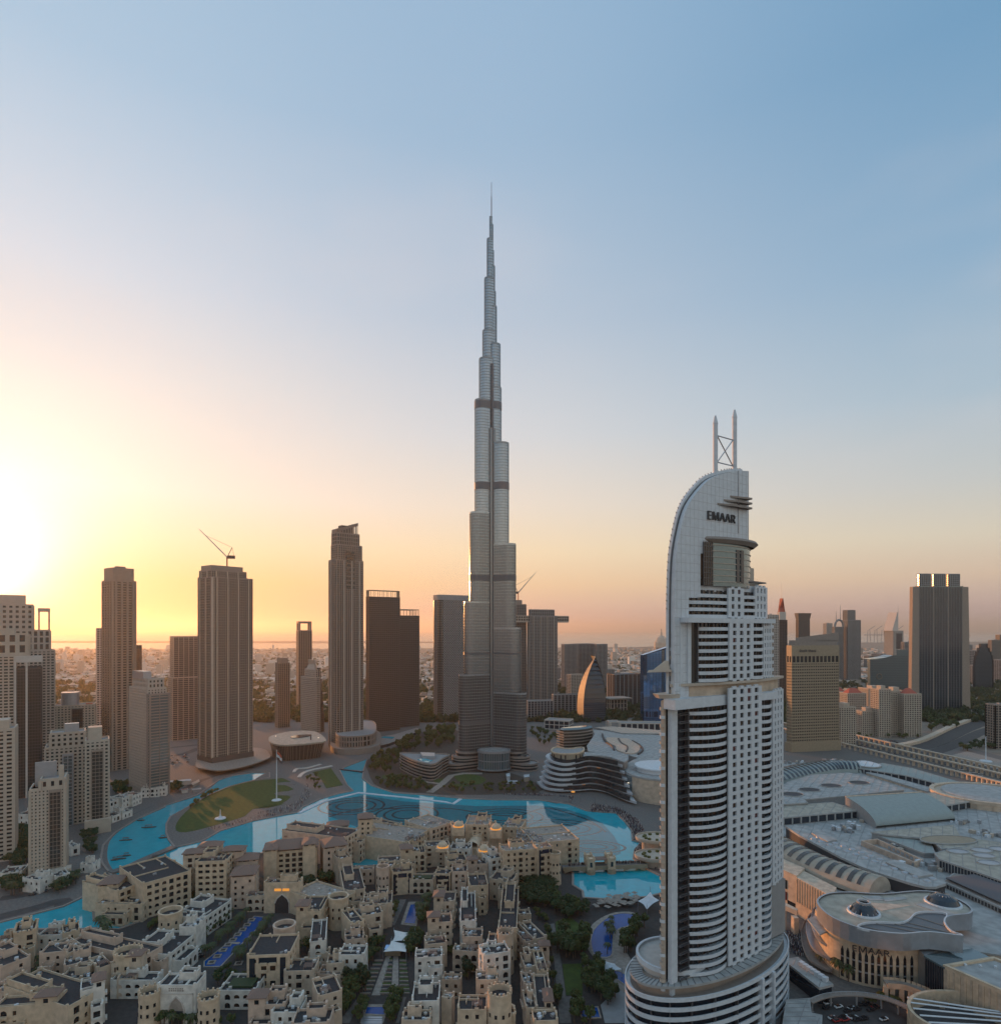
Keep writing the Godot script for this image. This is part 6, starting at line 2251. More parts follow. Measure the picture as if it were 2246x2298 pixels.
	for k in range(0, bl.size(), 2):
		s = S()
		s.block(v3(bl[k]), W(2.2, 7.0, 5.6), -0.5)
		part("pier", s, M.honey_wall, o)
	o = thing("elevated_track", "thin dark curved footbridge sweeping across the car park", "bridge", v3(V(180.7,-330.8)))
	bl = local(o, smooth(P([V(153.4,-314.2), V(164.2,-319.3), V(177.6,-320.8), V(189.3,-318.3), V(195.1,-314.2), V(200.5,-306.4)]), 5, false))
	s = S()
	s.prism(strip(bl, 3.4), 5.2, 5.8)
	part("deck", s, M.taupe, o)
	for k in range(1, bl.size(), 5):
		s = S()
		s.bar(v3(bl[k]), v3(bl[k], 5.2), 0.5, 8)
		part("pier", s, M.grey, o)
	s = S()
	for k in bl.size() - 1:
		s.bar(v3(bl[k], 6.9), v3(bl[k + 1], 6.9), 0.09, 4)
		s.bar(v3(bl[k], 5.8), v3(bl[k], 6.9), 0.06, 4)
	part("handrail", s, M.steel, o)
	# long low pavilion with roof machines, and curved terraces
	o = roofed("pavilion", "long low glass pavilion with white roof machines beside the tower's drum", P([V(154.9,-348), V(164.6,-350.5), V(170,-323.5), V(161.2,-320.3)]), 0, 9, "roof_grey", "glass_navy", 1.2, "pavilion")
	for k in 7:
		s = S()
		s.block(v3(V(162.4,-341.8).lerp(V(167.5,-326.8), k / 6.0) - o_at(o), 8.9), W(2.6, 2.0, 2.2), 0.6)
		part("roof_machine", s, M.white, o)
	o = thing("curved_terraces", "stack of curved grey terraces at the left end of the round hall", "terraces", v3(V(188.5,-377.5)))
	for k in 4:
		var y := 2.0 + 5.2 * k
		var cv := local(o, smooth(P([V(197.1,-408.4), V(184.7,-389.4), V(176.9,-369.4), V(175.3,-356.3), V(182.1,-347.7), V(194.9,-373.5), V(202.2,-400.3)]), 3))
		var inner := PackedVector2Array()
		for p in cv:
			inner.push_back(p * (1.0 - 0.08 * k) + Vector2(2.0 * k, 0.5 * k))
		s = S()
		s.prism(inner, y, y + 0.5)
		s.ring(grown(inner, 0.1), grown(inner, -0.3), y + 0.4, y + 1.6)
		part("terrace", s, M.steel if k else M.taupe, o)
	s = S()
	s.prism(local(o, P([V(179,-369.5), V(186.1,-374.1), V(183.2,-354.9), V(176.5,-350.7)])), 20.5, 21.4)
	part("canopy", s, M.roof_grey, o)
	land("car_park", P([V(146.9,-324.4), V(161.1,-328.6), V(199.9,-331.9), V(205.8,-314.4), V(205.1,-300.4), V(196.4,-287.7), V(124.8,-287.7), V(139.4,-314.4)]), 0.06, 0.12, M.asphalt)
	o = roofed("entry_canopy", "grey slatted canopy roof at the foot of the tower's drum", P([V(142.1,-315.2), V(154.6,-316.7), V(149.5,-304.5), V(153.7,-302.6), V(145.3,-286.7), V(126.6,-286.7)]), 0, 6, "roof_grey", "dark", 0.8, "canopy")
	for k in 9:
		s = S()
		s.bar(v3(V(142.1,-315.2).lerp(V(126.9,-287.5), k / 8.0) - o_at(o), 6.05), v3(V(154.1,-315.7).lerp(V(145.8,-287.5), k / 8.0) - o_at(o), 6.05), 0.12, 4)
		part("slat", s, M.grey, o)

# ---------------------------------------------------------------- halls and terraces round the lake
func waterside() -> void:
	# stacked wavy terraces on the right bank
	var low := smooth(P([V(44.6,-775.4), V(49.7,-749.4), V(64.4,-736.2), V(89,-737.9), V(106.1,-742.8), V(120.9,-733), V(129.7,-714.3), V(137.8,-695), V(146.6,-682.3)]), 4, false)
	var high := smooth(P([V(55.2,-780.2), V(58.5,-755.1), V(72.4,-735.3), V(86.1,-740.4), V(104.2,-759.1), V(116.2,-755.1), V(126.7,-743.1), V(133.5,-735.3), V(139.9,-725.8)]), 4, false)
	var back := [V(149.1,-769.5), V(114.9,-804.7), V(71.6,-818.8), V(58.1,-795.6)]
	var o := thing("terraced_mall", "stack of wavy white-edged terraces with dark open floors and warm lamps, on the right bank", "building", v3(V(90.7,-752.1)))
	for k in 7:
		var t := clampf(k / 5.0, 0, 1) if k < 6 else 1.0
		var y := 4.0 + 6.0 * k if k < 6 else 35.2
		var front := PackedVector2Array()
		for j in low.size():
			front.push_back(low[j].lerp(high[j], pow(t, 0.8) if k else 0.0) - o_at(o))
		if k < 6:
			var slab_p := PackedVector2Array(front)
			for b in back:
				slab_p.push_back(b - o_at(o))
			var s := S()
			s.prism(slab_p, y - 1.0, y)
			for j in front.size() - 1:
				s.quad(v3(front[j], y - 1.6), v3(front[j], y + 1.3), v3(front[j + 1], y + 1.3), v3(front[j + 1], y - 1.6))
				var a := front[j] + V(0.2,-0.5)
				var b2 := front[j + 1] + V(0.2,-0.5)
				s.quad(v3(front[j], y + 1.3), v3(a, y + 1.3), v3(b2, y + 1.3), v3(front[j + 1], y + 1.3))
			part("terrace", s, M.white, o)
			# glazed front set well back under the next floor
			var g := S()
			var c := Vector2.ZERO
			for p in slab_p:
				c += p / slab_p.size()
			for j in front.size() - 1:
				g.quad(v3(front[j].lerp(c, 0.12), y), v3(front[j].lerp(c, 0.12), y + 5.0), v3(front[j + 1].lerp(c, 0.12), y + 5.0), v3(front[j + 1].lerp(c, 0.12), y))
			part("glazed_front", g, M.glass, o)
	for q in [[390, 960, 30], [715, 958, 30], [395, 1035, 24], [715, 1028, 24], [900, 1028, 24], [1045, 1048, 24], [395, 1100, 18], [395, 1178, 12], [685, 1262, 8], [540, 1368, 3]]:
		var s := S()
		s.lathe(Vector3.ZERO, [V(0.1,0), V(2.2,0.3), V(2,1.2), V(0.1,1.5)], 12)
		var p: Vector2 = V(102.1,-765)
		var d: float = 633.0 * (EYE - q[2]) / ((1560 + q[1] / 6.3467) * 0.4456 - 630.0)
		p = Vector2(((1200 + q[0] / 6.3467) * 0.44524 - 500.0) * d / 633.0, -d)
		part("lamp_light", s, M.lamp, o).position = v3(p - o_at(o), q[2] - 0.6) + W(0, 0, 3.0)
	var oval_p := PackedVector2Array(smooth(P([V(62.7,-782.1), V(63.4,-764.3), V(74.4,-755.7), V(93.4,-759.9), V(103.5,-782.1), V(101.6,-798.3), V(84.7,-788.9), V(69.8,-798.3)]), 3))
	o = thing("crown_hall", "yellow-beige kidney-shaped hall with dark slots, on top of the wavy terraces", "hall", v3(V(84.1,-791.2), 34.0))
	var q0 := local(o, oval_p)
	var s0 := S()
	s0.skin(q0, 0, 8)
	part("wall", s0, M.gold, o)
	s0 = S()
	s0.ring(grown(q0, 0.5), grown(q0, -1.2), 7.4, 8.8)
	part("parapet", s0, M.honey_wall, o)
	s0 = S()
	s0.lid(grown(q0, -1.0), 7.6)
	part("roof", s0, M.grey, o)
	for k in 9:
		s0 = S()
		var j := 1 + int(k * 1.4)
		var e := q0[j + 1] - q0[j]
		s0.block(v3(q0[j].lerp(q0[j + 1], 0.5), 1.5), W(1.6, 4.8, 0.5), -e.angle())
		part("slot_window", s0, M.pane, o)
	o = roofed("brown_hall", "low brown-fronted hall behind the wavy terraces", smooth(P([V(99.2,-759.4), V(117.5,-763.7), V(131.8,-753.1), V(142.1,-725), V(154.4,-765.8), V(137.5,-781.2), V(108.1,-781.2)]), 2), 30, 39, "roof_grey", "taupe", 1.4, "hall")
	# the grey roofs with the winding pink strip
	o = roofed("winding_roof", "grey shopping roof with two dark S-shaped channels, behind the wavy terraces", P([V(118.4,-855.8), V(122.2,-897.4), V(147.5,-993.9), V(152.4,-1042.9), V(191.1,-1021.3), V(248.2,-987.2), V(277.7,-967.8), V(228.3,-795.9), V(178.3,-809), V(167.6,-831.7)]), 0, 26, "roof_grey", "grey", 1.4, "roof")
	var st := S()
	st.prism(local(o, smooth(P([V(160.3,-958.4), V(156.9,-914), V(161,-886.6), V(158.2,-860.8), V(167.7,-836.4), V(180.7,-841.2), V(193.1,-876.1), V(196,-902.8), V(192.9,-931.3), V(188.8,-952.3)]), 3)), 25.6, 27.2)
	part("rose_strip", st, M.rose_wall, o)
	for q in [[V(159.6,-993.9), V(153.7,-931.3), V(157,-891.9), V(154.4,-860.8)], [V(193.9,-931.3), V(196.8,-897.4), V(193.5,-860.8), V(180.6,-831.7)], [V(176.7,-949.5), V(174.1,-914.1), V(176.6,-881.2), V(167.7,-845.7)]]:
		st = S()
		st.prism(local(o, strip(smooth(P(q), 4, false), 2.2)), 25.6, 28.0)
		part("channel", st, M.dark, o)
	o = roofed("plaza_roof", "long pinkish flat roof lit by the sun, in front of the dark-bayed white row", P([V(158,-1057.2), V(188.1,-1068.4), V(258.6,-1028.5), V(278.9,-1011.3), V(273.5,-991.4), V(192.3,-998)]), 0, 27.5, "rose_wall", "grey", 1.2, "roof")
	# curved white-roofed wing with a glazed front
	var wing_p := smooth(P([V(146.9,-753.7), V(143.4,-727.5), V(147,-709.8), V(155.8,-696.3), V(173.7,-684.8), V(194.2,-676.9), V(229.3,-799.1), V(196,-808), V(171.7,-799.1)]), 3)
	o = roofed("curved_wing", "curved pale-roofed wing with a tall glazed corner and sand walls, left of the curved tower", wing_p, 0, 28, "roof_grey", "sand_wall", 2.0, "building")
	var gl := S()
	var gw := local(o, smooth(P([V(146.4,-754.5), V(143.2,-728.3), V(147.2,-710.7), V(155.8,-697.9)]), 4, false))
	for j in gw.size() - 1:
		gl.quad(v3(gw[j], 6), v3(gw[j], 26), v3(gw[j + 1], 26), v3(gw[j + 1], 6))
	part("glazed_corner", gl, M.glass_teal, o)
	gl = S()
	for j in gw.size():
		gl.bar(v3(gw[j], 6), v3(gw[j], 26), 0.25, 4)
	for y in [6.0, 26.0]:
		for j in gw.size() - 1:
			gl.bar(v3(gw[j], y), v3(gw[j + 1], y), 0.7, 4)
	part("glazing_bars", gl, M.roof_grey, o)
	gl = S()
	gl.lathe(Vector3.ZERO, [V(0.1,0), V(1.2,0.2), V(0.1,1)], 10)
	part("lamp_light", gl, M.lamp_white, o).position = v3(V(144.2,-715.3) - o_at(o), 17)
	o = thing("round_roof", "low round white roof half hidden by the curved tower, on the pale-roofed wing", "roof", v3(V(182.9,-730.5), 28.0))
	s0 = S()
	s0.lathe(Vector3.ZERO, [V(26,0), V(26,4.4), V(28,4.8), V(27.6,6.2), V(14,7.4), V(0.1,7.8)], 40)
	part("shell", s0, M.white, o)
	# lower curved terraces by the promenade, beside the curved tower
	for k in 2:
		o = thing("promenade_terrace", ["upper cream curved terrace by the promenade, touching the curved tower's left edge", "lower cream curved terrace with plants, touching the curved tower's left edge"][k], "terrace", v3([V(133.7,-536.7), V(127.4,-511.2)][k]))
		s0 = S()
		var h: float = [14.0, 8.0][k]
		s0.prism(oval(19.0, 13.0, 36), h - 1.5, h)
		s0.ring(oval(19.3, 13.3, 36), oval(18.6, 12.6, 36), h - 0.5, h + 1.2)
		s0.prism(oval(14.0, 9.0, 30), 0, h - 1.5)
		part("shell", s0, M.cream, o)
		s0 = S()
		for j in 14:
			s0.block(W(cos(j * 2.4) * 12.0, h, sin(j * 2.4) * 8.0), W(2.2, 1.4, 2.2), j)
		part("planting", s0, M.leaf2, o, "stuff")
	# the opera-like hall
	var roof_p := smooth(P([V(-346.9,-950), V(-357.1,-988.9), V(-342.3,-1029.1), V(-316.4,-1037.5), V(-294.1,-1018.7), V(-261.6,-950), V(-270,-930), V(-299.3,-913.2), V(-316.5,-911.6), V(-333.5,-925.7)]), 3)
	o = thing("boat_hall", "dark glass hall shaped like a boat under a broad pale roof with an oval opening", "hall", v3(V(-306.1,-952.9)))
	var rq := local(o, roof_p)
	var c0 := Vector2.ZERO
	for p in rq:
		c0 += p / rq.size()
	var foot := PackedVector2Array()
	var head := PackedVector2Array()
	for p in rq:
		foot.push_back(c0 + (p - c0) * 0.84)
		head.push_back(c0 + (p - c0) * 0.95)
	s0 = S()
	s0.skin(foot, 0, 22.5, head)
	part("glass_hull", s0, M.glass_brown, o)
	s0 = S()
	for k in 60:
		var t := k / 60.0 * foot.size()
		var j := int(t)
		var a := foot[j].lerp(foot[(j + 1) % foot.size()], t - j)
		var b := head[j].lerp(head[(j + 1) % foot.size()], t - j)
		s0.bar(v3(c0 + (a - c0) * 1.012, 0), v3(c0 + (b - c0) * 1.012, 22.5), 0.22, 4)
	part("hull_ribs", s0, M.taupe, o, "stuff")
	s0 = S()
	s0.prism(rq, 22.5, 25.0, grown(rq, 0.6))
	part("roof", s0, M.roof_buff, o)
	s0 = S()
	s0.prism(local(o, smooth(P([V(-322.4,-971.6), V(-316.6,-990.7), V(-296.8,-994.6), V(-298,-977.2), V(-312.8,-964.1)]), 3)), 25.0, 25.9)
	part("roof_opening", s0, M.glass, o)
	for q in [V(-347.8,-981), V(-277.6,-966)]:
		s0 = S()
		s0.lathe(v3(q - o_at(o), 25.2), [V(0.1,0), V(1.1,0.3), V(0.1,1.1)], 10)
		part("lamp_light", s0, M.lamp_white, o)
	s0 = S()
	s0.block(v3(V(-284.3,-950) - o_at(o), 25), W(1.4, 6.0, 1.0))
	part("roof_vent", s0, M.dark, o)
	# curved hotel with a roof pool
	o = thing("curved_hotel", "curved low hotel of stacked bands with a pool on its roof, in the garden", "hotel block", v3(V(-102.4,-830.9)))
	var hp := smooth(P([V(-137.7,-870.4), V(-120.6,-835.6), V(-99.4,-806.6), V(-83.7,-800.4), V(-76.8,-832.3), V(-69.6,-859.6), V(-89.9,-866.8), V(-118.6,-870.4)]), 3)
	storeys(o, hp, 0, 20, {"wall": "taupe", "floor": 4.0, "band": 1.5, "proud": 0.9, "glass": "glass"})
	s0 = S()
	s0.prism(local(o, P([V(-108.9,-829), V(-100.6,-838.9), V(-88,-822.4), V(-93.2,-809.7)])), 20.1, 20.6)
	part("roof_pool", s0, M.water, o)
	s0 = S()
	s0.prism(local(o, P([V(-108.8,-860.1), V(-88.8,-856.6), V(-86.3,-832.4), V(-103,-835.8)])), 20.0, 24.0)
	part("roof_house", s0, M.steel, o)
	# garden clutter near the entry hall
	o = roofed("event_tents", "white event tents and a small stage by the entry hall", P([V(6.9,-814.8), V(12.3,-820.7), V(12.6,-800.5), V(7.4,-797.7)]), 0, 5, "white", "white", 0.6, "tents")
	o = roofed("event_tents", "long white marquee on the lawn below the entry hall", P([V(6.6,-787), V(21.4,-787), V(21.2,-780.6), V(6.6,-780.6)]), 0, 3, "white", "white", 0.4, "tents")
	o = roofed("event_tents", "pale round-topped tents right of the entry hall", P([V(29,-804.7), V(37.1,-810.4), V(36.4,-793.4), V(29.2,-790.6)]), 0, 6, "white", "cream", 0.6, "tents")
	# the low curved roof by the dark pair
	o = roofed("lobby_roof", "long low curved lobby roof with a teal pool at the foot of the dark pair", smooth(P([V(-212.1,-1081.7), V(-187.6,-1113.7), V(-157.9,-1189.8), V(-152.1,-1153.4), V(-171,-1066.4), V(-193.8,-1013.8)]), 2), 0, 6, "taupe", "glass", 1.2, "canopy")
	land("teal_pool", P([V(-204.9,-1081), V(-200.4,-1094.7), V(-181.5,-1088.3), V(-182.1,-1070.7)]), 6.0, 6.3, M.water)
	# canal-side white villas under the left towers
	var villas := [[V(-371.6,-470.5), V(-358.9,-475), 14.6, 9.0, "white villa with dark square windows at the left edge below the edge tower"], [V(-346.6,-459.3), V(-331.5,-456.1), 10.4, 10.0, "white villa with an awning at the foot of the pale tower"], [V(-326.3,-464), V(-319.8,-470.5), 14.2, 9.0, "white villa right of the pale tower's foot"], [V(-407.4,-660.8), V(-403.6,-674.3), 58.4, 11.0, "white arched villa by the canal, left of the row under the two-toned tower"], [V(-400.1,-670.5), V(-397.3,-684.5), 110.4, 12.0, "tallest white villa of the canal row under the two-toned tower"], [V(-394.6,-679.7), V(-392.9,-694.1), 168.6, 12.0, "white villa at the right end of the canal row"], [V(-381.1,-621.7), V(-379.1,-633.3), 82.0, 7.0, "low white villa in front of the canal row, left"], [V(-377.9,-633.3), V(-374.7,-645.4), 55.3, 7.0, "low white villa in front of the canal row, right"], [V(-328,-494.3), V(-318.2,-494.3), 9.8, 7.0, "pale villa with a portico beside the road bend"], [V(-359.6,-530.4), V(-355.7,-536), 20.2, 8.0, "pale villa with blue hoardings between pale tower and canal"], [V(-469.6,-615.6), V(-456.8,-615.6), 15.7, 11.0, "beige villa half hidden behind the pale tower"]]
	for q in villas:
		house(q[4], q[0], q[1], clampf(q[2], 8, 16), q[3], "lime_wall", "")
	var vl := [[V(-396.7,-714.8), "white canal villa at the foot of the two-toned tower"], [V(-391.4,-719.9), "small white canal villa right of the two-toned tower's foot"]]
	for q in vl:
		house(q[1], q[0] + V(-9,0), q[0] + V(9,-5), 10.0, 11.0, "lime_wall", "")
	# works sheds
	roofed("works_shed", "long white shed on the lot behind the canal", P([V(-408.7,-776.8), V(-384.5,-787.2), V(-379.4,-778.8), V(-402.4,-766.7)]), 0, 5, "white", "pale", 0.6, "shed")
	roofed("works_shed", "red-roofed shed by the canal promenade", P([V(-373.4,-739.7), V(-367.8,-745.3), V(-364.1,-739.7), V(-369.7,-734.2)]), 0, 4, "rust", "pale", 0.6, "shed")
	roofed("works_shed", "brown hedge-like shed behind the canal promenade", P([V(-375.5,-768.8), V(-375.6,-789.3), V(-369.7,-778.9), V(-369.7,-760.9)]), 0, 4, "ochre_wall", "tan", 0.6, "shed")
	roofed("works_shed", "grey shed between canal and ribbed tower", P([V(-362.3,-741.8), V(-352.9,-747.5), V(-350.2,-741.8), V(-357.8,-736.3)]), 0, 4, "roof_grey", "grey", 0.6, "shed")
	footbridge()

func footbridge() -> void:
	var a: Vector2 = V(48.4,-496)
	var b: Vector2 = V(115.4,-502.6)
	var o := thing("stone_bridge", "sand-coloured stone footbridge with two gate towers across the lake", "bridge", v3((a + b) / 2), -(b - a).angle())
	var l := (b - a).length()
	var s := S()
	s.box(W(-l / 2, 3.2, -4.0), W(l / 2, 4.4, 4.0))
	part("deck", s, M.paving, o)
	s = S()
	for z in [-4.3, 4.0]:
		s.box(W(-l / 2, 2.6, z), W(l / 2, 5.6, z + 0.35))
	part("parapet", s, M.gold, o)
	var g0 := l * (-0.5 + 0.32)
	var g1 := l * (-0.5 + 0.565)
	for g in [g0, g1]:
		for z in [-4.6, 4.6]:
			s = S()
			s.block(W(g, 0, z), W(6.0, 11.5, 3.4))
			s.prism(rect(6.6, 4.0, Vector2(g, z)), 11.5, 12.1)
			for c in [[-2.4, -1.2], [2.4, -1.2], [-2.4, 1.2], [2.4, 1.2]]:
				s.block(W(g + c[0], 12.1, z + c[1]), W(0.9, 1.3, 0.9))
			part("gate_tower", s, M.honey_wall, o)
			s = S()
			s.block(W(g, 5.4, z + signf(z) * 1.68), W(1.8, 3.8, 0.2))
			part("arched_window", s, M.pane, o)
		s = S()
		s.lathe(W(g, -0.5, 4.8), [V(3.6,0), V(3.2,3), V(2.8,4.2)], 16)
		s.lathe(W(g, -0.5, -4.8), [V(3.6,0), V(3.2,3), V(2.8,4.2)], 16)
		part("pier", s, M.gold, o)
	s = S()
	s.box(W(g0 + 3, 9.4, -4.4), W(g1 - 3, 9.9, 3.0))
	part("canopy_roof", s, M.clay, o)
	s = S()
	for k in 3:
		for j in 8:
			var c: float = [-l * 0.36, (g0 + g1) / 2, l * 0.34][k]
			var x0 := c + (j / 8.0 - 0.5) * l * 0.26
			var x1 := c + ((j + 1) / 8.0 - 0.5) * l * 0.26
			s.quad(W(x0, 0.4 + 2.4 * sin(PI * j / 8.0), 4.2), W(x0, 3.2, 4.2), W(x1, 3.2, 4.2), W(x1, 0.4 + 2.4 * sin(PI * (j + 1) / 8.0), 4.2))
	part("arches", s, M.gold, o)

# ---------------------------------------------------------------- the low sand-coloured quarter
var pane_mesh := {}
var balcony: ArrayMesh = null
const WALLS := ["sand_wall", "honey_wall", "ochre_wall", "rose_wall"]

func pane(w: float, h: float) -> ArrayMesh:
	var k := Vector2(snappedf(w, 0.2), snappedf(h, 0.2))
	if not pane_mesh.has(k):
		var s := S()
		s.box(W(-k.x / 2 - 0.05, 0, -0.1), W(k.x / 2 + 0.05, k.y, 0.0))
		s.box(W(-0.06, 0, 0.0), W(0.06, k.y, 0.08))
		pane_mesh[k] = s.mesh()
	return pane_mesh[k]

# one wall of a house in its own plane (u to the right, y up, outside towards +z): bays of real openings with reveals; the panes go into `panes`
func pierced(s: Shape, t: Transform3D, l: float, y0: float, y1: float, bay: float, floor_h: float, style: String, panes: Array) -> void:
	s.at(t)
	var n := int(l / bay)
	var floors := maxi(1, int((y1 - y0 - 0.8) / floor_h))
	if n < 1 or style == "blank":
		s.quad(W(0, y0, 0), W(0, y1, 0), W(l, y1, 0), W(l, y0, 0))
		return
	var margin := (l - n * bay) / 2
	var u := 0.0
	for k in n:
		var c := margin + bay * (k + 0.5)
		var wide := rng.randf() < 0.3
		var w := 2.8 if wide else 1.6
		if style == "arcade":
			w = bay * 0.62
		if style != "arcade" and rng.randf() < 0.12:
			continue
		var a := c - w / 2
		var b := c + w / 2
		s.quad(W(u, y0, 0), W(u, y1, 0), W(a, y1, 0), W(a, y0, 0))
		var y := y0
		for f in floors:
			var fy := y0 + 0.3 + (y1 - y0 - 1.6) * f / floors
			var fh := (y1 - y0 - 1.6) / floors
			if style != "arcade" and rng.randf() < 0.1:
				continue
			var p := fy + fh * (0.12 if wide else 0.26)
			var q := fy + fh * (0.82 if wide else 0.76)
			var arch := style == "arcade" and f < 2 or rng.randf() < 0.22
			s.quad(W(a, y, 0), W(a, p, 0), W(b, p, 0), W(b, y, 0))
			var d := 0.55
			s.quad(W(a, p, 0), W(a, p, -d), W(b, p, -d), W(b, p, 0))
			s.quad(W(a, q, 0), W(b, q, 0), W(b, q, -d), W(a, q, -d))
			s.quad(W(a, p, -d), W(a, p, 0), W(a, q, 0), W(a, q, -d))
			s.quad(W(b, p, 0), W(b, p, -d), W(b, q, -d), W(b, q, 0))
			if arch:
				var r := minf(w / 2, (q - p) * 0.6)
				for j in 6:
					var g := PI - PI * j / 6
					var m := PI - PI * (j + 1) / 6
					var x0 := c + cos(g) * w / 2
					var x1 := c + cos(m) * w / 2
					s.quad(W(x0, q - r + sin(g) * r, 0), W(x0, q, 0), W(x1, q, 0), W(x1, q - r + sin(m) * r, 0))
			panes.push_back([t * Transform3D(Basis(), W(c, p, -d + 0.02)), w, q - p])
			y = q
		s.quad(W(a, y, 0), W(a, y1, 0), W(b, y1, 0), W(b, y, 0))
		u = b
	s.quad(W(u, y0, 0), W(u, y1, 0), W(l, y1, 0), W(l, y0, 0))

# box-shaped mass of a house: four walls, sunken dark roof, parapet with horned corners
func mass(o: Node3D, x0: float, x1: float, z0: float, z1: float, y0: float, y1: float, wall: String, style := "", roof := "felt", bay := 4.6, floor_h := 4.0) -> void:
	var w := x1 - x0
	var d := z1 - z0
	var s := S()
	var panes := []
	pierced(s, Transform3D(Basis(), W(x0, 0, z1)), w, y0, y1, bay, floor_h, style, panes)
	pierced(s, Transform3D(Basis(Vector3.UP, PI / 2), W(x1, 0, z1)), d, y0, y1, bay + 0.8, floor_h, style if o.position.x < 60 else "blank", panes)
	pierced(s, Transform3D(Basis(Vector3.UP, -PI / 2), W(x0, 0, z0)), d, y0, y1, bay + 0.8, floor_h, style if o.position.x > -60 else "blank", panes)
	pierced(s, Transform3D(Basis(Vector3.UP, PI), W(x1, 0, z0)), w, y0, y1, bay, floor_h, "blank", panes)
	s.at(Transform3D())
	var r := rect(w, d, Vector2((x0 + x1) / 2, (z0 + z1) / 2))
	var q := grown(r, -0.45)
	s.skin(q, y1, y1 - 1.1)
	for k in 4:
		var l := (k + 1) % 4
		s.quad(v3(r[l], y1), v3(q[l], y1), v3(q[k], y1), v3(r[k], y1))
	for c in r:
		s.block(v3(c + (Vector2((x0 + x1) / 2, (z0 + z1) / 2) - c).normalized() * 0.7, y1 - 0.4), W(1.0, 1.3, 1.0))
	# a lower notch or a raised piece along the parapet
	for k in 2:
		var e := rng.randi() % 4
		var a := r[e].lerp(r[(e + 1) % 4], rr(0.15, 0.7))
		s.block(v3(a.lerp(Vector2((x0 + x1) / 2, (z0 + z1) / 2), 0.04), y1 - 0.4), W(rr(1, 2.6), rr(0.9, 1.6), 0.9) if e % 2 == 0 else W(0.9, rr(0.9, 1.6), rr(1, 2.6)))
	part("wall", s, M[wall], o)
	var f := S()
	f.lid(q, y1 - 1.1)
	part("roof", f, M[roof], o)
	for p in panes:
		var n := part("window", pane(p[1], p[2]), M.pane if rng.randf() < 0.8 else M.pane_warm, o)
		n.transform = p[0]
		if p[1] > 2.5 and style == "" and rng.randf() < 0.6:
			if balcony == null:
				var b := S()
				b.box(W(-1.8, -0.35, 0.5), W(1.8, 0.75, 1.5))
				b.box(W(-1.65, 0.76, 0.62), W(1.65, 0.8, 1.4))
				balcony = b.mesh()
			part("balcony", balcony, M[wall], o).transform = p[0]

func hip(o: Node3D, x0: float, x1: float, z0: float, z1: float, y: float, rise: float) -> void:
	var s := S()
	var r := rect(x1 - x0 + 1.8, z1 - z0 + 1.8, Vector2((x0 + x1) / 2, (z0 + z1) / 2))
	s.prism(r, y, y + 0.35)
	var inset := minf(x1 - x0, z1 - z0) / 2 + 0.6
	s.prism(grown(r, -0.05), y + 0.36, y + rise, grown(r, -inset))
	part("tiled_roof", s, M.clay, o)

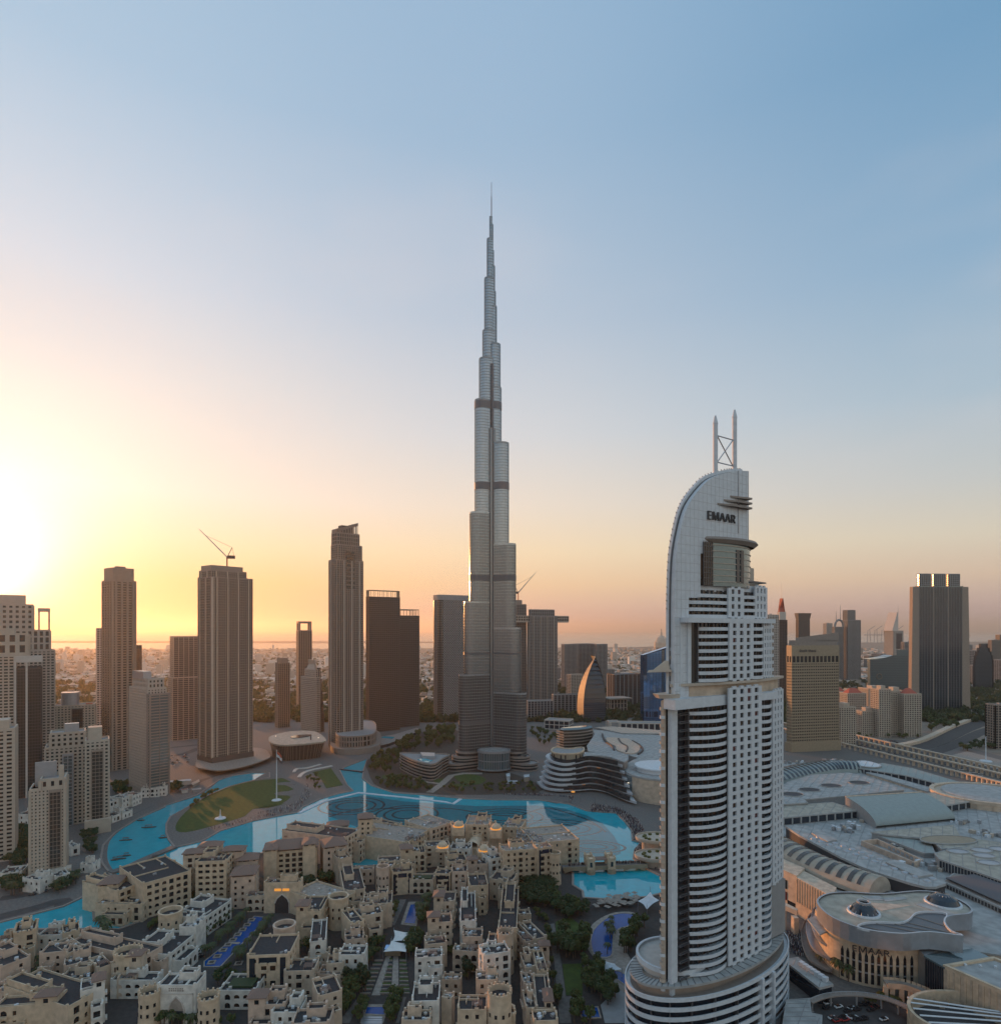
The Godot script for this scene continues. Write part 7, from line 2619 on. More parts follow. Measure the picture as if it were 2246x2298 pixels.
func house(label: String, a: Vector2, b: Vector2, depth: float, h: float, wall := "", flags := "", category := "house") -> Node3D:
	depth = clampf(depth, 6.0, 60.0)
	var m := (a + b) / 2
	var w := maxf((b - a).length(), 5.0)
	var o := thing("town_house" if category == "house" else category.replace(" ", "_"), label, category, v3(m), -(b - a).angle(), "sand-coloured houses of the low quarter")
	if wall == "":
		wall = WALLS[rng.randi() % 4]
	if rng.randf() < 0.6 and not "H" in flags and not "p" in flags and w > 9.0:
		flags += "p"
	if rng.randf() < 0.5 and not "H" in flags and not "f" in flags and not "b" in flags and h > 12.0:
		flags += "f"
	var pale := label.begins_with("crescent") and not "b" in flags
	var style := "arcade" if "a" in flags else ("blank" if "b" in flags else "")
	mass(o, -w / 2, w / 2, -depth, 0, 0, h, wall, style, "stone" if pale else "felt")
	if "h" in flags:
		var hw := minf(w * 0.45, 9.0)
		var hd := minf(depth * 0.6, 9.0)
		var s := S()
		var side := -1.0 if "l" in flags else 1.0
		var cx := side * (w / 2 - hw / 2 - 0.2)
		s.prism(rect(hw, hd, Vector2(cx, -hd / 2 + 0.3)), 0, h + 3.2)
		part("corner_tower", s, M[wall], o)
		var t := S()
		t.box(W(cx - 1.0, h + 0.3, 0.25), W(cx + 1.0, h + 2.3, 0.36))
		part("window", t, M.pane, o)
		hip(o, cx - hw / 2, cx + hw / 2, -hd + 0.3, 0.3, h + 3.2, 2.2)
	if "H" in flags:
		hip(o, -w / 2, w / 2, -depth, 0, h + 0.95, minf(w, depth) * 0.28)
	if "f" in flags:   # lower piece in front
		var lw := w * rr(0.35, 0.6)
		var lx := rr(-w / 2, w / 2 - lw)
		mass(o, lx, lx + lw, 0.02, minf(6.0, depth * 0.5), 0, h * rr(0.45, 0.72), wall, style)
	if "p" in flags:   # raised piece at the back
		var lw := w * rr(0.35, 0.55)
		var lx := rr(-w / 2 + 0.6, w / 2 - lw - 0.6)
		mass(o, lx, lx + lw, -depth + 0.6, -depth * 0.5, h - 1.1, h + 3.0, wall, "blank")
	if "g" in flags:   # dark glazed strips up the front
		for q in [0.06, 0.78]:
			var s := S()
			s.box(W(-w / 2 + w * q, 1.0, 0.0), W(-w / 2 + w * (q + 0.13), h - 1.6, 0.25))
			for k in 4:
				s.box(W(-w / 2 + w * q, 1.0 + k * (h - 2.6) / 4, 0.25), W(-w / 2 + w * (q + 0.13), 1.25 + k * (h - 2.6) / 4, 0.35))
			part("glazed_strip", s, M.glass_navy, o)
		var s2 := S()
		s2.box(W(-w * 0.22, h - 4.2, 0.0), W(w * 0.2, h - 1.4, 0.3))
		part("glazed_strip", s2, M.glass_navy, o)
	if "c" in flags:
		var s := S()
		var r := rect(w, depth, Vector2(0, -depth / 2))
		for e in 4:
			var l := r[e].distance_to(r[(e + 1) % 4])
			var c := int(l / 2.0)
			for k in c:
				s.block(v3(r[e].lerp(r[(e + 1) % 4], (k + 0.5) / c).lerp(Vector2(0, -depth / 2), 0.01), h - 0.05), W(0.9, 1.1, 0.9))
		part("merlons", s, M[wall], o)
	if "t" in flags:   # planted roof terrace
		var s := S()
		s.block(W(0, h - 1.05, -depth / 2), W(w * 0.7, 0.9, depth * 0.5))
		part("roof_planting", s, M.leaf1, o)
	if not "H" in flags:
		# low walls across the roof
		for k in rng.randi_range(1, 3):
			var s := S()
			var x := rr(-w / 2 + 2.0, w / 2 - 2.0)
			var z := rr(-depth + 2.0, -2.0)
			if k % 2:
				s.box(W(-w / 2 + 0.5, h - 1.09, z), W(x, h - 0.25, z + 0.4))
			else:
				s.box(W(x, h - 1.08, -depth + 0.5), W(x + 0.4, h - 0.3, z))
			part("roof_wall", s, M[wall], o)
		if rng.randf() < 0.25:
			var s := S()
			var x := rr(-w / 2 + 0.6, w / 2 - 5.6)
			for k in 8:
				s.box(W(x + 0.6 * k, h + 1.4, -5.0), W(x + 0.6 * k + 0.3, h + 1.6, -0.6))
			for k in [0.0, 4.5]:
				for z in [-4.8, -1.0]:
					s.box(W(x + k, h - 1.1, z), W(x + k + 0.25, h + 1.4, z + 0.25))
			part("pergola", s, M.clay, o)
		var u := rng.randi_range(2, 6) + (8 if pale else 0)
		for k in u:
			var s := S()
			s.block(Vector3.ZERO, W(rr(0.9, 2.2), rr(0.7, 1.5), rr(0.9, 1.8)), rng.randf())
			var n := part("roof_unit", s, [M.white, M.grey, M.pale][k % 3], o)
			n.position = W(rr(-w / 2 + 1.6, w / 2 - 1.6), h - 1.1, rr(-depth + 1.6, -1.6))
	return o

func round_tower(label: String, c: Vector2, r: float, h: float, wall: String, crenels := 0, sx := 1.0) -> Node3D:
	var o := thing("round_tower", label, "tower house", v3(c))
	var s := S()
	s.lathe(Vector3.ZERO, [Vector2(r * 1.06, 0), Vector2(r, h * 0.3), Vector2(r * 0.97, h - 1.4), Vector2(r * 1.03, h - 1.2), Vector2(r * 1.03, h), Vector2(r * 0.86, h), Vector2(r * 0.86, h - 3.0)], 36, sx)
	for k in crenels:
		var a := TAU * k / crenels
		s.block(W(cos(a) * r * 0.95 * sx, h - 0.05, sin(a) * r * 0.95), W(0.7, 1.1, 0.8), -a + PI / 2)
	part("wall", s, M[wall], o)
	var f := S()
	f.lid(oval(r * 0.88 * sx, r * 0.88, 30), h - 2.6)
	part("roof", f, M.felt, o)
	for k in 8:
		var a := PI * 0.5 + (k % 4 - 1.5) * 0.62
		var w := S()
		w.box(W(-0.55, 0, -0.4), W(0.55, 1.7, 0.16))
		var n := part("window", w, M.pane, o)
		n.position = W(cos(a) * r * 0.98 * sx, h * (0.62 if k < 4 else 0.36), sin(a) * r * 0.98)
		n.rotation.y = -a + PI / 2
	var g := S()
	g.block(W(0.8, h - 2.6, 0.4), W(1.8, 1.0, 1.4))
	part("roof_unit", g, M.grey, o)
	return o

func pointed_arch(o: Node3D, w: float, h: float, z: float, deep: String) -> void:
	var s := S()
	var p := PackedVector2Array([Vector2(-w / 2, 0), Vector2(w / 2, 0), Vector2(w / 2, h * 0.55), Vector2(w * 0.36, h * 0.78), Vector2(0, h), Vector2(-w * 0.36, h * 0.78), Vector2(-w / 2, h * 0.55)])
	slab(s, p, z + 0.12, z - 0.6)
	part("archway", s, M[deep], o)
	var f := S()
	for k in range(1, 6):
		var a := p[k]
		var b := p[k + 1]
		f.bar(W(a.x, a.y, z + 0.1), W(b.x, b.y, z + 0.1), 0.4, 5)
	part("arch_moulding", f, M.pale, o)

func old_town() -> void:
	land("old_town_ground", P([V(-320.8,-385.6), V(-306.3,-394), V(-294,-402.2), V(-266.9,-402.2), V(-257.5,-403.4), V(-242.6,-402.2), V(-235.2,-412), V(-244.8,-468.4), V(-195.6,-460.8), V(-175,-494.5), V(-147.2,-494.5), V(-118.6,-505.6), V(-98.1,-509.8), V(-88.3,-532.9), V(-81.3,-523.2), V(-68.1,-572.1), V(-54.9,-594.3), V(-18.1,-594.3), V(16.5,-578.9), V(32.4,-546.6), V(39.9,-505.9), V(43.9,-543.3), V(46.1,-521.3), V(51.7,-501), V(57,-494.6), V(54.2,-470.5), V(60,-459.3), V(59.4,-447.9), V(77.2,-445), V(103.2,-449.4), V(125,-460.1), V(139.9,-445.7), V(74.7,-298.1), V(64.7,-258.2), V(-214.8,-258.2)]), 0.0, 0.35, M.cobbles)
	land("hotel_ground", P([V(-265.8,-412.9), V(-286.8,-445.6), V(-303,-477), V(-260,-446.8), V(-241.5,-474.5), V(-234.3,-487.3), V(-215.1,-482.6), V(-201.8,-500), V(-204.8,-535.3), V(-188,-548.7), V(-176.5,-566.2), V(-139.3,-576.7), V(-115.8,-580.5), V(-89,-592.1), V(-81.7,-569.9), V(-91.4,-551.3), V(-117,-530.6), V(-119.7,-514.8), V(-118,-507.8), V(-121.9,-477), V(-143.7,-460.8), V(-177.1,-431.4), V(-205.6,-415.5), V(-233.9,-424.6), V(-250.3,-412.3)]), 0.0, 0.4, M.soil)
	var rows := [
		# far left, by the lower arm of the lake
		["square crenellated fort-like house at the water's edge, farthest left", V(-273.4,-355.7), V(-264.8,-360.9), 14.7, 19.0, "honey_wall", "c"],
		["low white-fronted house just right of the square fort-like house", V(-270.1,-369.1), V(-256,-370.2), 12.3, 12.0, "lime_wall", ""],
		["sand house with a sunken terrace on the shore, second right of the square fort", V(-255.1,-369.2), V(-248.3,-374.1), 12.6, 13.0, "honey_wall", "p"],
		["small sand house with a stepped parapet above the footpath to the shore", V(-245.9,-369.1), V(-236.7,-371.2), 7.9, 11.0, "sand_wall", ""],
		["ochre house touching the left edge behind the square fort", V(-289,-358.2), V(-278.4,-360.8), 7.8, 13.0, "ochre_wall", ""],
		["white house touching the left edge below the square fort", V(-283.5,-355.2), V(-275.5,-357.6), 6.1, 10.0, "lime_wall", "p"],
		["courtyard house with a brown pergola, left wing facing the tree", V(-246.5,-338.5), V(-233.9,-341.4), 11.4, 17.0, "rose_wall", "f"],
		["long-roofed right wing of the courtyard house with the pergola", V(-233.1,-340.5), V(-227.8,-348.2), 20.0, 16.0, "sand_wall", ""],
		["house with a slanting dark roof at the left edge, above the small pool", V(-256.4,-325.1), V(-249.3,-336.2), 21.7, 17.0, "rose_wall", "f"],
		["sand house with a curved parapet, right of the courtyard with the small pool", V(-228.4,-331.2), V(-214.5,-339.7), 16.1, 14.0, "rose_wall", "p"],
		["flat house with several white roof units above the small pool", V(-224.9,-322.2), V(-207.5,-324.7), 10.3, 12.0, "sand_wall", ""],
		["house with a hipped tower at the bottom left corner", V(-234.9,-293.3), V(-208.2,-297.5), 9.5, 15.0, "honey_wall", "hf"],
		["stepped terrace house climbing to the right beside the old wall, bottom left", V(-199.7,-292.3), V(-193.1,-308.7), 46.5, 16.0, "honey_wall", "p"],
		["white-topped house with a small hip roof behind the stepped terrace house", V(-199.7,-301), V(-191.2,-306.3), 11.4, 18.0, "lime_wall", "h"],
		["house with a hip-roofed wing in front of the oval crenellated tower", V(-202.8,-330.1), V(-188.3,-332.3), 11.3, 16.0, "sand_wall", "hf"],
		["peach house with tall windows right of the oval crenellated tower", V(-190.6,-336.3), V(-186.1,-349.1), 52.9, 16.0, "rose_wall", ""],
		["narrow house left of the oval crenellated tower", V(-207.7,-327.2), V(-203.5,-332), 15.4, 15.0, "sand_wall", "b"],
		["white arcaded range left of the white gate", V(-200.4,-325.4), V(-177.5,-325.4), 8.5, 10.0, "lime_wall", "a"],
		["low house at the left edge in the bottom row", V(-251.7,-312.1), V(-238.9,-309), 4.8, 13.0, "rose_wall", ""],
		# the boulevard with the long pool
		["long white arcaded range on the far half of the boulevard", V(-182.4,-388.6), V(-176.6,-416.2), 21.0, 13.0, "lime_wall", "a"],
		["long white arcaded range on the near half of the boulevard", V(-180.5,-345.4), V(-177.9,-371.9), 21.0, 13.0, "lime_wall", "a"],
		["white open-topped tower between the two arcaded ranges", V(-187.1,-369), V(-177.3,-369), 12.6, 17.0, "lime_wall", "b"],
		["white arcaded range with a planted roof, right of the right gate tower", V(-140.8,-316.2), V(-122.6,-316.2), 16.0, 10.0, "lime_wall", "at"],
		["tall sand house with dark glazed strips, right of the long blue pool", V(-131.5,-328.5), V(-110,-330.3), 22.7, 21.0, "honey_wall", "g"],
		["cream house with arched doors adjoining the glazed-strip house on its right", V(-111.7,-326.5), V(-96.4,-327.3), 12.9, 14.0, "sand_wall", ""],
		["sand house with a shallow hip roof at the bottom, below the glazed-strip house", V(-117.7,-295.4), V(-100.7,-296.1), 11.3, 15.0, "rose_wall", "hl"],
		["white-fronted house with a dark L-shaped roof at the bottom centre-left", V(-105.7,-291.5), V(-92.6,-291.5), 12.0, 14.0, "lime_wall", "f"],
		["sand house with a long dark roof at the bottom edge, left of the planted square", V(-92.9,-281.3), V(-76.3,-282.6), 11.3, 15.0, "rose_wall", ""],
		["arcaded lower house with a glass gallery, right of the round tower by the pool", V(-107,-352.2), V(-96.1,-352.2), 5.9, 10.0, "sand_wall", "a"],
		["long dark-roofed house with a white end wall, between boulevard and garden", V(-105.6,-351.1), V(-97.3,-353.1), 27.3, 17.0, "lime_wall", ""],
		# hotel by the lake
		["hotel end block with a tiled hip roof standing in the water", V(-266.4,-419.4), V(-254.5,-421.6), 14.2, 20.0, "honey_wall", "H", "hotel block"],
		["hotel wing with a balcony slit, beside the end block in the water", V(-250.3,-414.7), V(-243.9,-428.6), 36.9, 19.0, "honey_wall", "", "hotel block"],
		["low curved hotel front at the water's edge", V(-263.7,-412), V(-232,-410.7), 11.7, 12.0, "honey_wall", "f", "hotel block"],
		["long hotel wing with a row of tall arches and a grey roof", V(-233.7,-414.6), V(-213.5,-437.6), 44.3, 24.0, "honey_wall", "a", "hotel block"],
		["tall hotel block with four columns of arched windows", V(-210.5,-437.2), V(-190.1,-439.7), 20.0, 30.0, "honey_wall", "a", "hotel block"],
		["hotel pavilion with a wide tiled hip roof, left of the tall arched block", V(-223.3,-445.6), V(-209.8,-448.2), 9.6, 31.0, "sand_wall", "H", "hotel block"],
		["highest hotel pavilion with a tiled hip roof, against the lake", V(-218.3,-458.1), V(-204,-460), 9.6, 32.0, "sand_wall", "H", "hotel block"],
		["hotel pavilion with a tiled hip roof, right of the highest one", V(-199.7,-454.6), V(-185.5,-456.5), 9.4, 30.0, "rose_wall", "H", "hotel block"],
		["hotel wing with a long tiled roof facing the forecourt trees", V(-188,-451.8), V(-174.8,-455.3), 12.9, 24.0, "rose_wall", "H", "hotel block"],
		["orange-tinted hotel wing with a tiled roof behind the gate building", V(-182.9,-429.4), V(-167.8,-432.5), 15.6, 22.0, "rose_wall", "H", "hotel block"],
		["cubic sand house between the tiled wing and the gate building", V(-177.9,-431.8), V(-167.6,-434.9), 6.5, 18.0, "sand_wall", "", "hotel block"],
		["main hotel wing with three great arches and a long tiled roof", V(-175.1,-468.8), V(-138.4,-478.4), 18.4, 25.0, "honey_wall", "aH", "hotel block"],
		["hotel corner tower with lit lamps left of the three great arches", V(-173.7,-465), V(-164.9,-466.9), 10.8, 27.0, "honey_wall", "bH", "hotel block"],
		["hotel corner tower with a lit lamp right of the three great arches", V(-146.7,-470.6), V(-138.3,-473.5), 15.4, 29.0, "honey_wall", "bH", "hotel block"],
		["hotel wing with a tiled roof and small square windows, right of the arches", V(-134,-479.3), V(-117.8,-486.2), 18.3, 24.0, "rose_wall", "H", "hotel block"],
		["hotel wing with balconies facing the narrow canal", V(-124.4,-506), V(-116.6,-528.7), 72.0, 24.0, "sand_wall", "", "hotel block"],
		["low tiled hotel pavilions by the lake, left cluster", V(-178.2,-524.3), V(-164.2,-526.6), 14.1, 18.0, "ochre_wall", "H", "hotel block"],
		["low tiled hotel pavilions by the lake, right cluster", V(-167.3,-534.2), V(-151.6,-534.2), 10.8, 20.0, "ochre_wall", "H", "hotel block"],
		["hotel pavilion with a broad brown hip roof beside the slim square tower", V(-147.2,-537.4), V(-130,-541.1), 12.1, 22.0, "sand_wall", "H", "hotel block"],
		["slim square hotel tower with a hip roof, tallest by the lake", V(-119.6,-532.2), V(-107.8,-534.7), 13.1, 30.0, "honey_wall", "H", "hotel block"],
		["hotel villa with three arches on the canal bank", V(-110.3,-530.4), V(-97.2,-536.2), 20.1, 16.0, "honey_wall", "at", "hotel block"],
		["hotel villa at the tip of the canal bank", V(-98.7,-551), V(-87.9,-566.2), 36.1, 17.0, "sand_wall", "", "hotel block"],
		["tall plain hotel wall above the forecourt, beside the canal tip", V(-120.1,-469.9), V(-111.5,-475.5), 14.6, 20.0, "ochre_wall", "b", "hotel block"],
		["arcaded wall left of the lit gate arch", V(-170.8,-425.4), V(-156.5,-426.1), 7.6, 11.0, "sand_wall", "a"],
		["arcaded wall right of the lit gate arch", V(-143.8,-428.5), V(-128,-427.8), 6.9, 10.0, "sand_wall", "a"],
		# between boulevard and garden
		["long dark-roofed house running down from the canal, left of the narrow lane", V(-104.3,-422), V(-91,-426.3), 40.9, 16.0, "sand_wall", "p"],
		["small house at the canal tip with a walled roof", V(-108.6,-470.1), V(-94.1,-471.9), 5.3, 12.0, "rose_wall", ""],
		["crescent house wrapped round the plain round tower", V(-108.9,-403.8), V(-96.8,-423), 37.4, 15.0, "honey_wall", "a"],
		["sand house with a tiled roof corner, above the round tower by the pool", V(-124.9,-386.8), V(-109.9,-387.4), 23.0, 18.0, "honey_wall", "hl"],
		["terrace house with white roof terrace, left of the garden path", V(-87.4,-401.5), V(-69.3,-404.1), 17.2, 16.0, "sand_wall", "p"],
		["sand house with a dark roof strip, second left of the garden path", V(-90.9,-382.8), V(-72.3,-390.1), 11.9, 16.0, "sand_wall", ""],
		["stout sand tower house with twin windows beside the canal", V(-89.5,-455), V(-78.5,-454.2), 14.5, 19.0, "honey_wall", ""],
		["house with a dark glazed strip above the swimming pool garden, left", V(-77.4,-451.9), V(-62.7,-455.2), 13.2, 17.0, "honey_wall", "g"],
		["house with twin dark roofs on the canal bank", V(-92.7,-478.2), V(-75.7,-480.9), 12.0, 15.0, "sand_wall", ""],
		["house with hip roof on the canal corner, near the crescent block", V(-77.8,-494.4), V(-63,-498.4), 14.8, 16.0, "honey_wall", "hl"],
		# the crescent block on its point
		["crescent block, wing along the canal with roof machines", V(-75.4,-510.3), V(-61,-544.6), 72.9, 19.0, "honey_wall", ""],
		["crescent block, upper left wing above the lake", V(-60.2,-541.4), V(-41.6,-561.5), 34.4, 20.0, "sand_wall", ""],
		["crescent block, back wing in the middle above the lake", V(-30.5,-547.3), V(-9.8,-546), 26.9, 22.0, "honey_wall", "p"],
		["crescent block, upper right wing above the lake", V(1.7,-547.5), V(17.4,-543.8), 24.4, 20.0, "honey_wall", ""],
		["crescent block, curved right wing with many roof machines", V(17,-543.8), V(27.1,-505.2), 38.2, 20.0, "honey_wall", ""],
		["crescent block, tall front with six columns of windows facing the viewer", V(2.1,-466.9), V(28,-472.6), 15.0, 27.0, "honey_wall", "p"],
		["crescent block, corner with glazed strips beside the footbridge", V(27.9,-469.7), V(39.4,-473.6), 11.4, 28.0, "honey_wall", "g"],
		["crescent block, left courtyard tower with a lit dome", V(-41.1,-544.3), V(-30.9,-546.8), 11.7, 21.0, "honey_wall", "b"],
		["crescent block, right courtyard tower with a lit dome", V(-9.6,-537), V(1.7,-539.4), 11.3, 21.0, "honey_wall", "b"],
		["front house with two tiled corners, left end of the crescent block", V(-77.3,-492.5), V(-58.4,-496.4), 16.7, 16.0, "honey_wall", "hl"],
		["front house with blue-grey roof machines under the left front dome", V(-59.5,-505.7), V(-40.6,-509.9), 13.2, 17.0, "sand_wall", ""],
		["white front house in the middle of the crescent block", V(-40.2,-504.5), V(-23.9,-503.5), 13.2, 16.0, "lime_wall", ""],
		["front house under the right front dome", V(-18.4,-490.7), V(-6.7,-490.7), 13.1, 18.0, "honey_wall", ""],
		["white narrow house right of the right front dome", V(-7.8,-472.7), V(2.5,-478.3), 14.1, 19.0, "lime_wall", ""],
		["house with a dark roof in the second row below the crescent block", V(-39.8,-478.2), V(-25.2,-481.9), 14.7, 15.0, "honey_wall", "f"],
		["house with a brown tiled roof in the second row, right part", V(-24.4,-472.7), V(-9.2,-474.5), 12.1, 15.0, "rose_wall", "hl"],
		["arcade house with a planted terrace facing the swimming pool", V(-65.2,-454.2), V(-47.7,-454.2), 11.6, 11.0, "sand_wall", "at"],
		["sand house with a glazed strip right of the arcade facing the swimming pool", V(-46.6,-450.2), V(-35.5,-449.4), 10.5, 17.0, "honey_wall", "g"],
		["eight-sided-looking plain house right of the swimming pool arcade", V(-34.5,-448.3), V(-23.2,-449.1), 13.2, 19.0, "rose_wall", "f"],
		["tall house with a sunken dark roof beside the narrow alley", V(-20.8,-425.8), V(-8.2,-427.3), 21.2, 18.0, "honey_wall", ""],
		["house with a stepped roof by the dark trees, below the crescent front", V(-7.7,-445.7), V(7.9,-440.9), 18.0, 15.0, "sand_wall", "p"],
		["plain block in the shadow of the trees, below the stepped-roof house", V(-1.7,-430.7), V(9.2,-429.3), 14.5, 13.0, "ochre_wall", "b"],
		["house with a tiled corner right of the swimming pool, upper", V(-43.1,-407.7), V(-29.6,-407.7), 16.7, 15.0, "sand_wall", "hl"],
		# centre and right columns
		["house with a dark square roof, lower left of the swimming pool", V(-87.4,-372.9), V(-80.9,-376.9), 20.0, 17.0, "honey_wall", "f"],
		["house with a framed terrace left of the tent garden", V(-88.7,-361.3), V(-78.4,-363.9), 11.9, 13.0, "rose_wall", ""],
		["white house with two arched doors left of the tent garden", V(-86.6,-339.1), V(-73.3,-339.1), 11.0, 16.0, "lime_wall", ""],
		["sand house with a small dark roof below the two-arched white house", V(-92.3,-335.8), V(-83.2,-337.1), 9.1, 13.0, "sand_wall", "p"],
		["low terrace house with a peach wall left of the planted steps", V(-96.3,-333.1), V(-82.6,-332.7), 7.7, 9.0, "rose_wall", ""],
		["house with a big dark roof and white units, left of the dark garden trees", V(-86,-299.1), V(-76,-304.2), 15.6, 17.0, "sand_wall", "f"],
		["white house with an arched door right of the tent garden", V(-45.2,-334), V(-30.8,-335.3), 9.1, 17.0, "lime_wall", ""],
		["small white cube house with one window, in front of the arched white house", V(-37.4,-330.9), V(-30.3,-332.7), 10.2, 13.0, "lime_wall", ""],
		["tall white-edged house with a dark L-shaped roof, right of the planted steps", V(-40.9,-291.4), V(-28.3,-292.1), 15.5, 19.0, "lime_wall", "p"],
		["house with a plain dark roof at the bottom, right of the lower pool", V(-44.2,-282.3), V(-31.5,-282.3), 8.3, 16.0, "sand_wall", ""],
		["house with a walled roof terrace right of the tents", V(-41.7,-354.1), V(-30,-356.7), 9.2, 14.0, "sand_wall", "f"],
		["house with a tiled corner and many roof units right of the pool trees", V(-43,-374), V(-28.7,-375.7), 11.5, 17.0, "sand_wall", "hl"],
		["tall white-fronted house with a long dark roof and three white roof units", V(-23.6,-369.8), V(-14.3,-370.3), 40.6, 20.0, "lime_wall", ""],
		["peach house with a sunken roof below the long-roofed white-fronted house", V(-21.6,-359.3), V(-10.3,-359.3), 10.7, 16.0, "rose_wall", "f"],
		["curved arcaded terrace house with a planted court", V(-26.7,-352.2), V(-11.8,-350.3), 6.0, 12.0, "sand_wall", "a"],
		["tall white house with a roof canopy, behind the cylindrical tower", V(-10.8,-330), V(-1.4,-330), 11.2, 20.0, "lime_wall", "p"],
		["low ruined-looking house with a small arched door right of the dark-roofed white house", V(-30.2,-326.2), V(-20.5,-325.4), 5.5, 10.0, "ochre_wall", ""],
		["house with three columns of square windows at the bottom, left of the cylindrical tower", V(-19.4,-285.2), V(-6.2,-285.2), 11.8, 19.0, "honey_wall", ""],
		["narrow house at the bottom behind the three-window house", V(-27.4,-298.6), V(-23.4,-297.9), 4.1, 16.0, "sand_wall", "b"],
		["sand house with white terrace left of the swimming pool path", V(-88.3,-400.9), V(-72.2,-402.2), 12.7, 15.0, "sand_wall", "p"],
		["very long dark-roofed house down the middle of the right column", V(-1.3,-364.1), V(9.4,-363.6), 88.5, 18.0, "honey_wall", ""],
		["tall house with a bare white flank, beside the dark alley", V(-8.7,-325), V(5.3,-329.5), 9.7, 23.0, "lime_wall", ""],
		["house with a small sunken roof above the cylindrical tower", V(-12,-309.5), V(-1.3,-309.9), 8.3, 19.0, "sand_wall", "f"],
		["square house at the foot of the cylindrical tower, bottom", V(-5.7,-288.2), V(6.9,-289.2), 7.0, 14.0, "honey_wall", "c"],
		["narrow dark-roofed house at the top of the right column, by the trees", V(11.1,-387.8), V(18.8,-388.4), 9.0, 15.0, "ochre_wall", ""],
		["house with a stepped dark roof in the right column, upper", V(19.3,-358.2), V(26.4,-361.3), 21.6, 15.0, "sand_wall", "f"],
		["house with a brown tiled roof in the right column, upper middle", V(15.8,-346.3), V(26.8,-346.8), 7.6, 14.0, "rose_wall", "h"],
		["long dark roof in the middle of the right column", V(19.1,-324.6), V(24.4,-325), 21.5, 15.0, "honey_wall", ""],
		["long dark roof with a brown tiled corner in the lower right column", V(16.7,-293.3), V(24.1,-293.3), 28.8, 15.0, "sand_wall", "h"],
		["narrow house with two small courts in the lower right column", V(12.4,-294.9), V(16.6,-295.3), 13.7, 14.0, "sand_wall", "p"],
		["wide house closing the right column at the bottom edge", V(14.7,-280), V(25.6,-280.7), 8.6, 17.0, "honey_wall", ""],
		["stair-like house facing the alley, upper right column", V(13.8,-357.2), V(18.9,-359.2), 25.3, 14.0, "rose_wall", "f"],
		["stair-like house facing the alley, middle right column", V(12.8,-331.8), V(19.1,-332.7), 14.3, 13.0, "sand_wall", "p"],
		["stair-like house facing the alley, lower right column", V(11.8,-316.8), V(17.1,-317.6), 10.4, 13.0, "rose_wall", "f"],
		["plain house below the small round tower", V(-7.6,-349.1), V(6.1,-348.1), 12.8, 17.0, "honey_wall", ""]]
	for q in rows:
		house(q[0], q[1], q[2], q[3], q[4], q[5], q[6], q[7] if q.size() > 7 else "house")
	round_tower("oval crenellated tower on a house roof, lower left", V(-197.6,-336.3), 6.2, 20.0, "honey_wall", 16, 1.15)
	round_tower("round crenellated tower left of the white gate", V(-168.4,-304.2), 4.9, 17.0, "honey_wall", 12)
	round_tower("round crenellated tower right of the white gate", V(-138,-299.8), 4.9, 17.0, "honey_wall", 12)
	round_tower("wide plain round tower beside the boulevard's white range", V(-202.5,-389), 6.9, 18.0, "honey_wall", 0)
	round_tower("peach round tower with roof machines at the long blue pool", V(-123.8,-363.2), 6.2, 21.5, "rose_wall", 0)
	round_tower("plain round tower within the crescent-shaped house", V(-103.6,-405.4), 6.4, 20.0, "honey_wall", 0)
	round_tower("tall cylindrical tower with a crenellated rim at the bottom centre", V(-0.4,-286.7), 5.5, 27.0, "honey_wall", 16)
	round_tower("small round tower with a dark sunken roof in the right column", V(2.7,-351.4), 4.6, 23.0, "sand_wall", 12)
	round_tower("round corner turret of the crescent block beside the footbridge", V(40.7,-473.6), 4.4, 24.0, "honey_wall", 0)
	round_tower("round turret on the canal-side tower house", V(-83.7,-451.2), 4.5, 22.0, "rose_wall", 0)
	# white gate
	var g := house("square white gate building with a tall pointed arch and an open roof", V(-165.3,-304.9), V(-146.7,-304.9), 11.1, 19.0, "lime_wall", "b", "gate building")
	pointed_arch(g, 7.5, 13.5, 0.0, "stone")
	var dk := S()
	dk.box(W(-3.3, 0, 0.0), W(3.3, 6.5, 0.3))
	part("doorway", dk, M.felt, g)
	var fr := S()
	for q in [[-8.2, -7.8, 0.0, 15.0], [7.8, 8.2, 0.0, 15.0], [-8.2, 8.2, 14.6, 15.0]]:
		fr.box(W(q[0], q[2], 0.0), W(q[1], q[3], 0.25))
	part("portal_frame", fr, M.pale, g)
	var tx := S()
	for k in 2:
		for j in 7:
			tx.box(W(-3.6 + j * 1.05, 16.0 + 0.95 * k, 0.0), W(-3.6 + j * 1.05 + rr(0.5, 0.85), 16.55 + 0.95 * k, 0.12))
	part("worn_lettering", tx, M.taupe, g)
	for k in 2:
		var bm := S()
		bm.box(W(-4.5 + 8.0 * k, 17.6, -14.0), W(-3.5 + 8.0 * k, 18.6, -0.5))
		part("roof_beam", bm, M.lime_wall, g)
	# gate to the hotel with lamp-lit inscription
	g = house("sand gate building with a lamp-lit pointed arch at the end of the boulevard", V(-158.2,-423.6), V(-134.1,-424.3), 7.2, 21.0, "honey_wall", "b", "gate building")
	pointed_arch(g, 9.5, 13.0, 0.0, "felt")
	for k in 2:
		var lp := S()
		lp.box(W(-5.0 + 5.4 * k, 15.2, 0.0), W(-0.6 + 5.4 * k, 16.8, 0.2))
		part("lit_panel_light", lp, M.lamp, g)
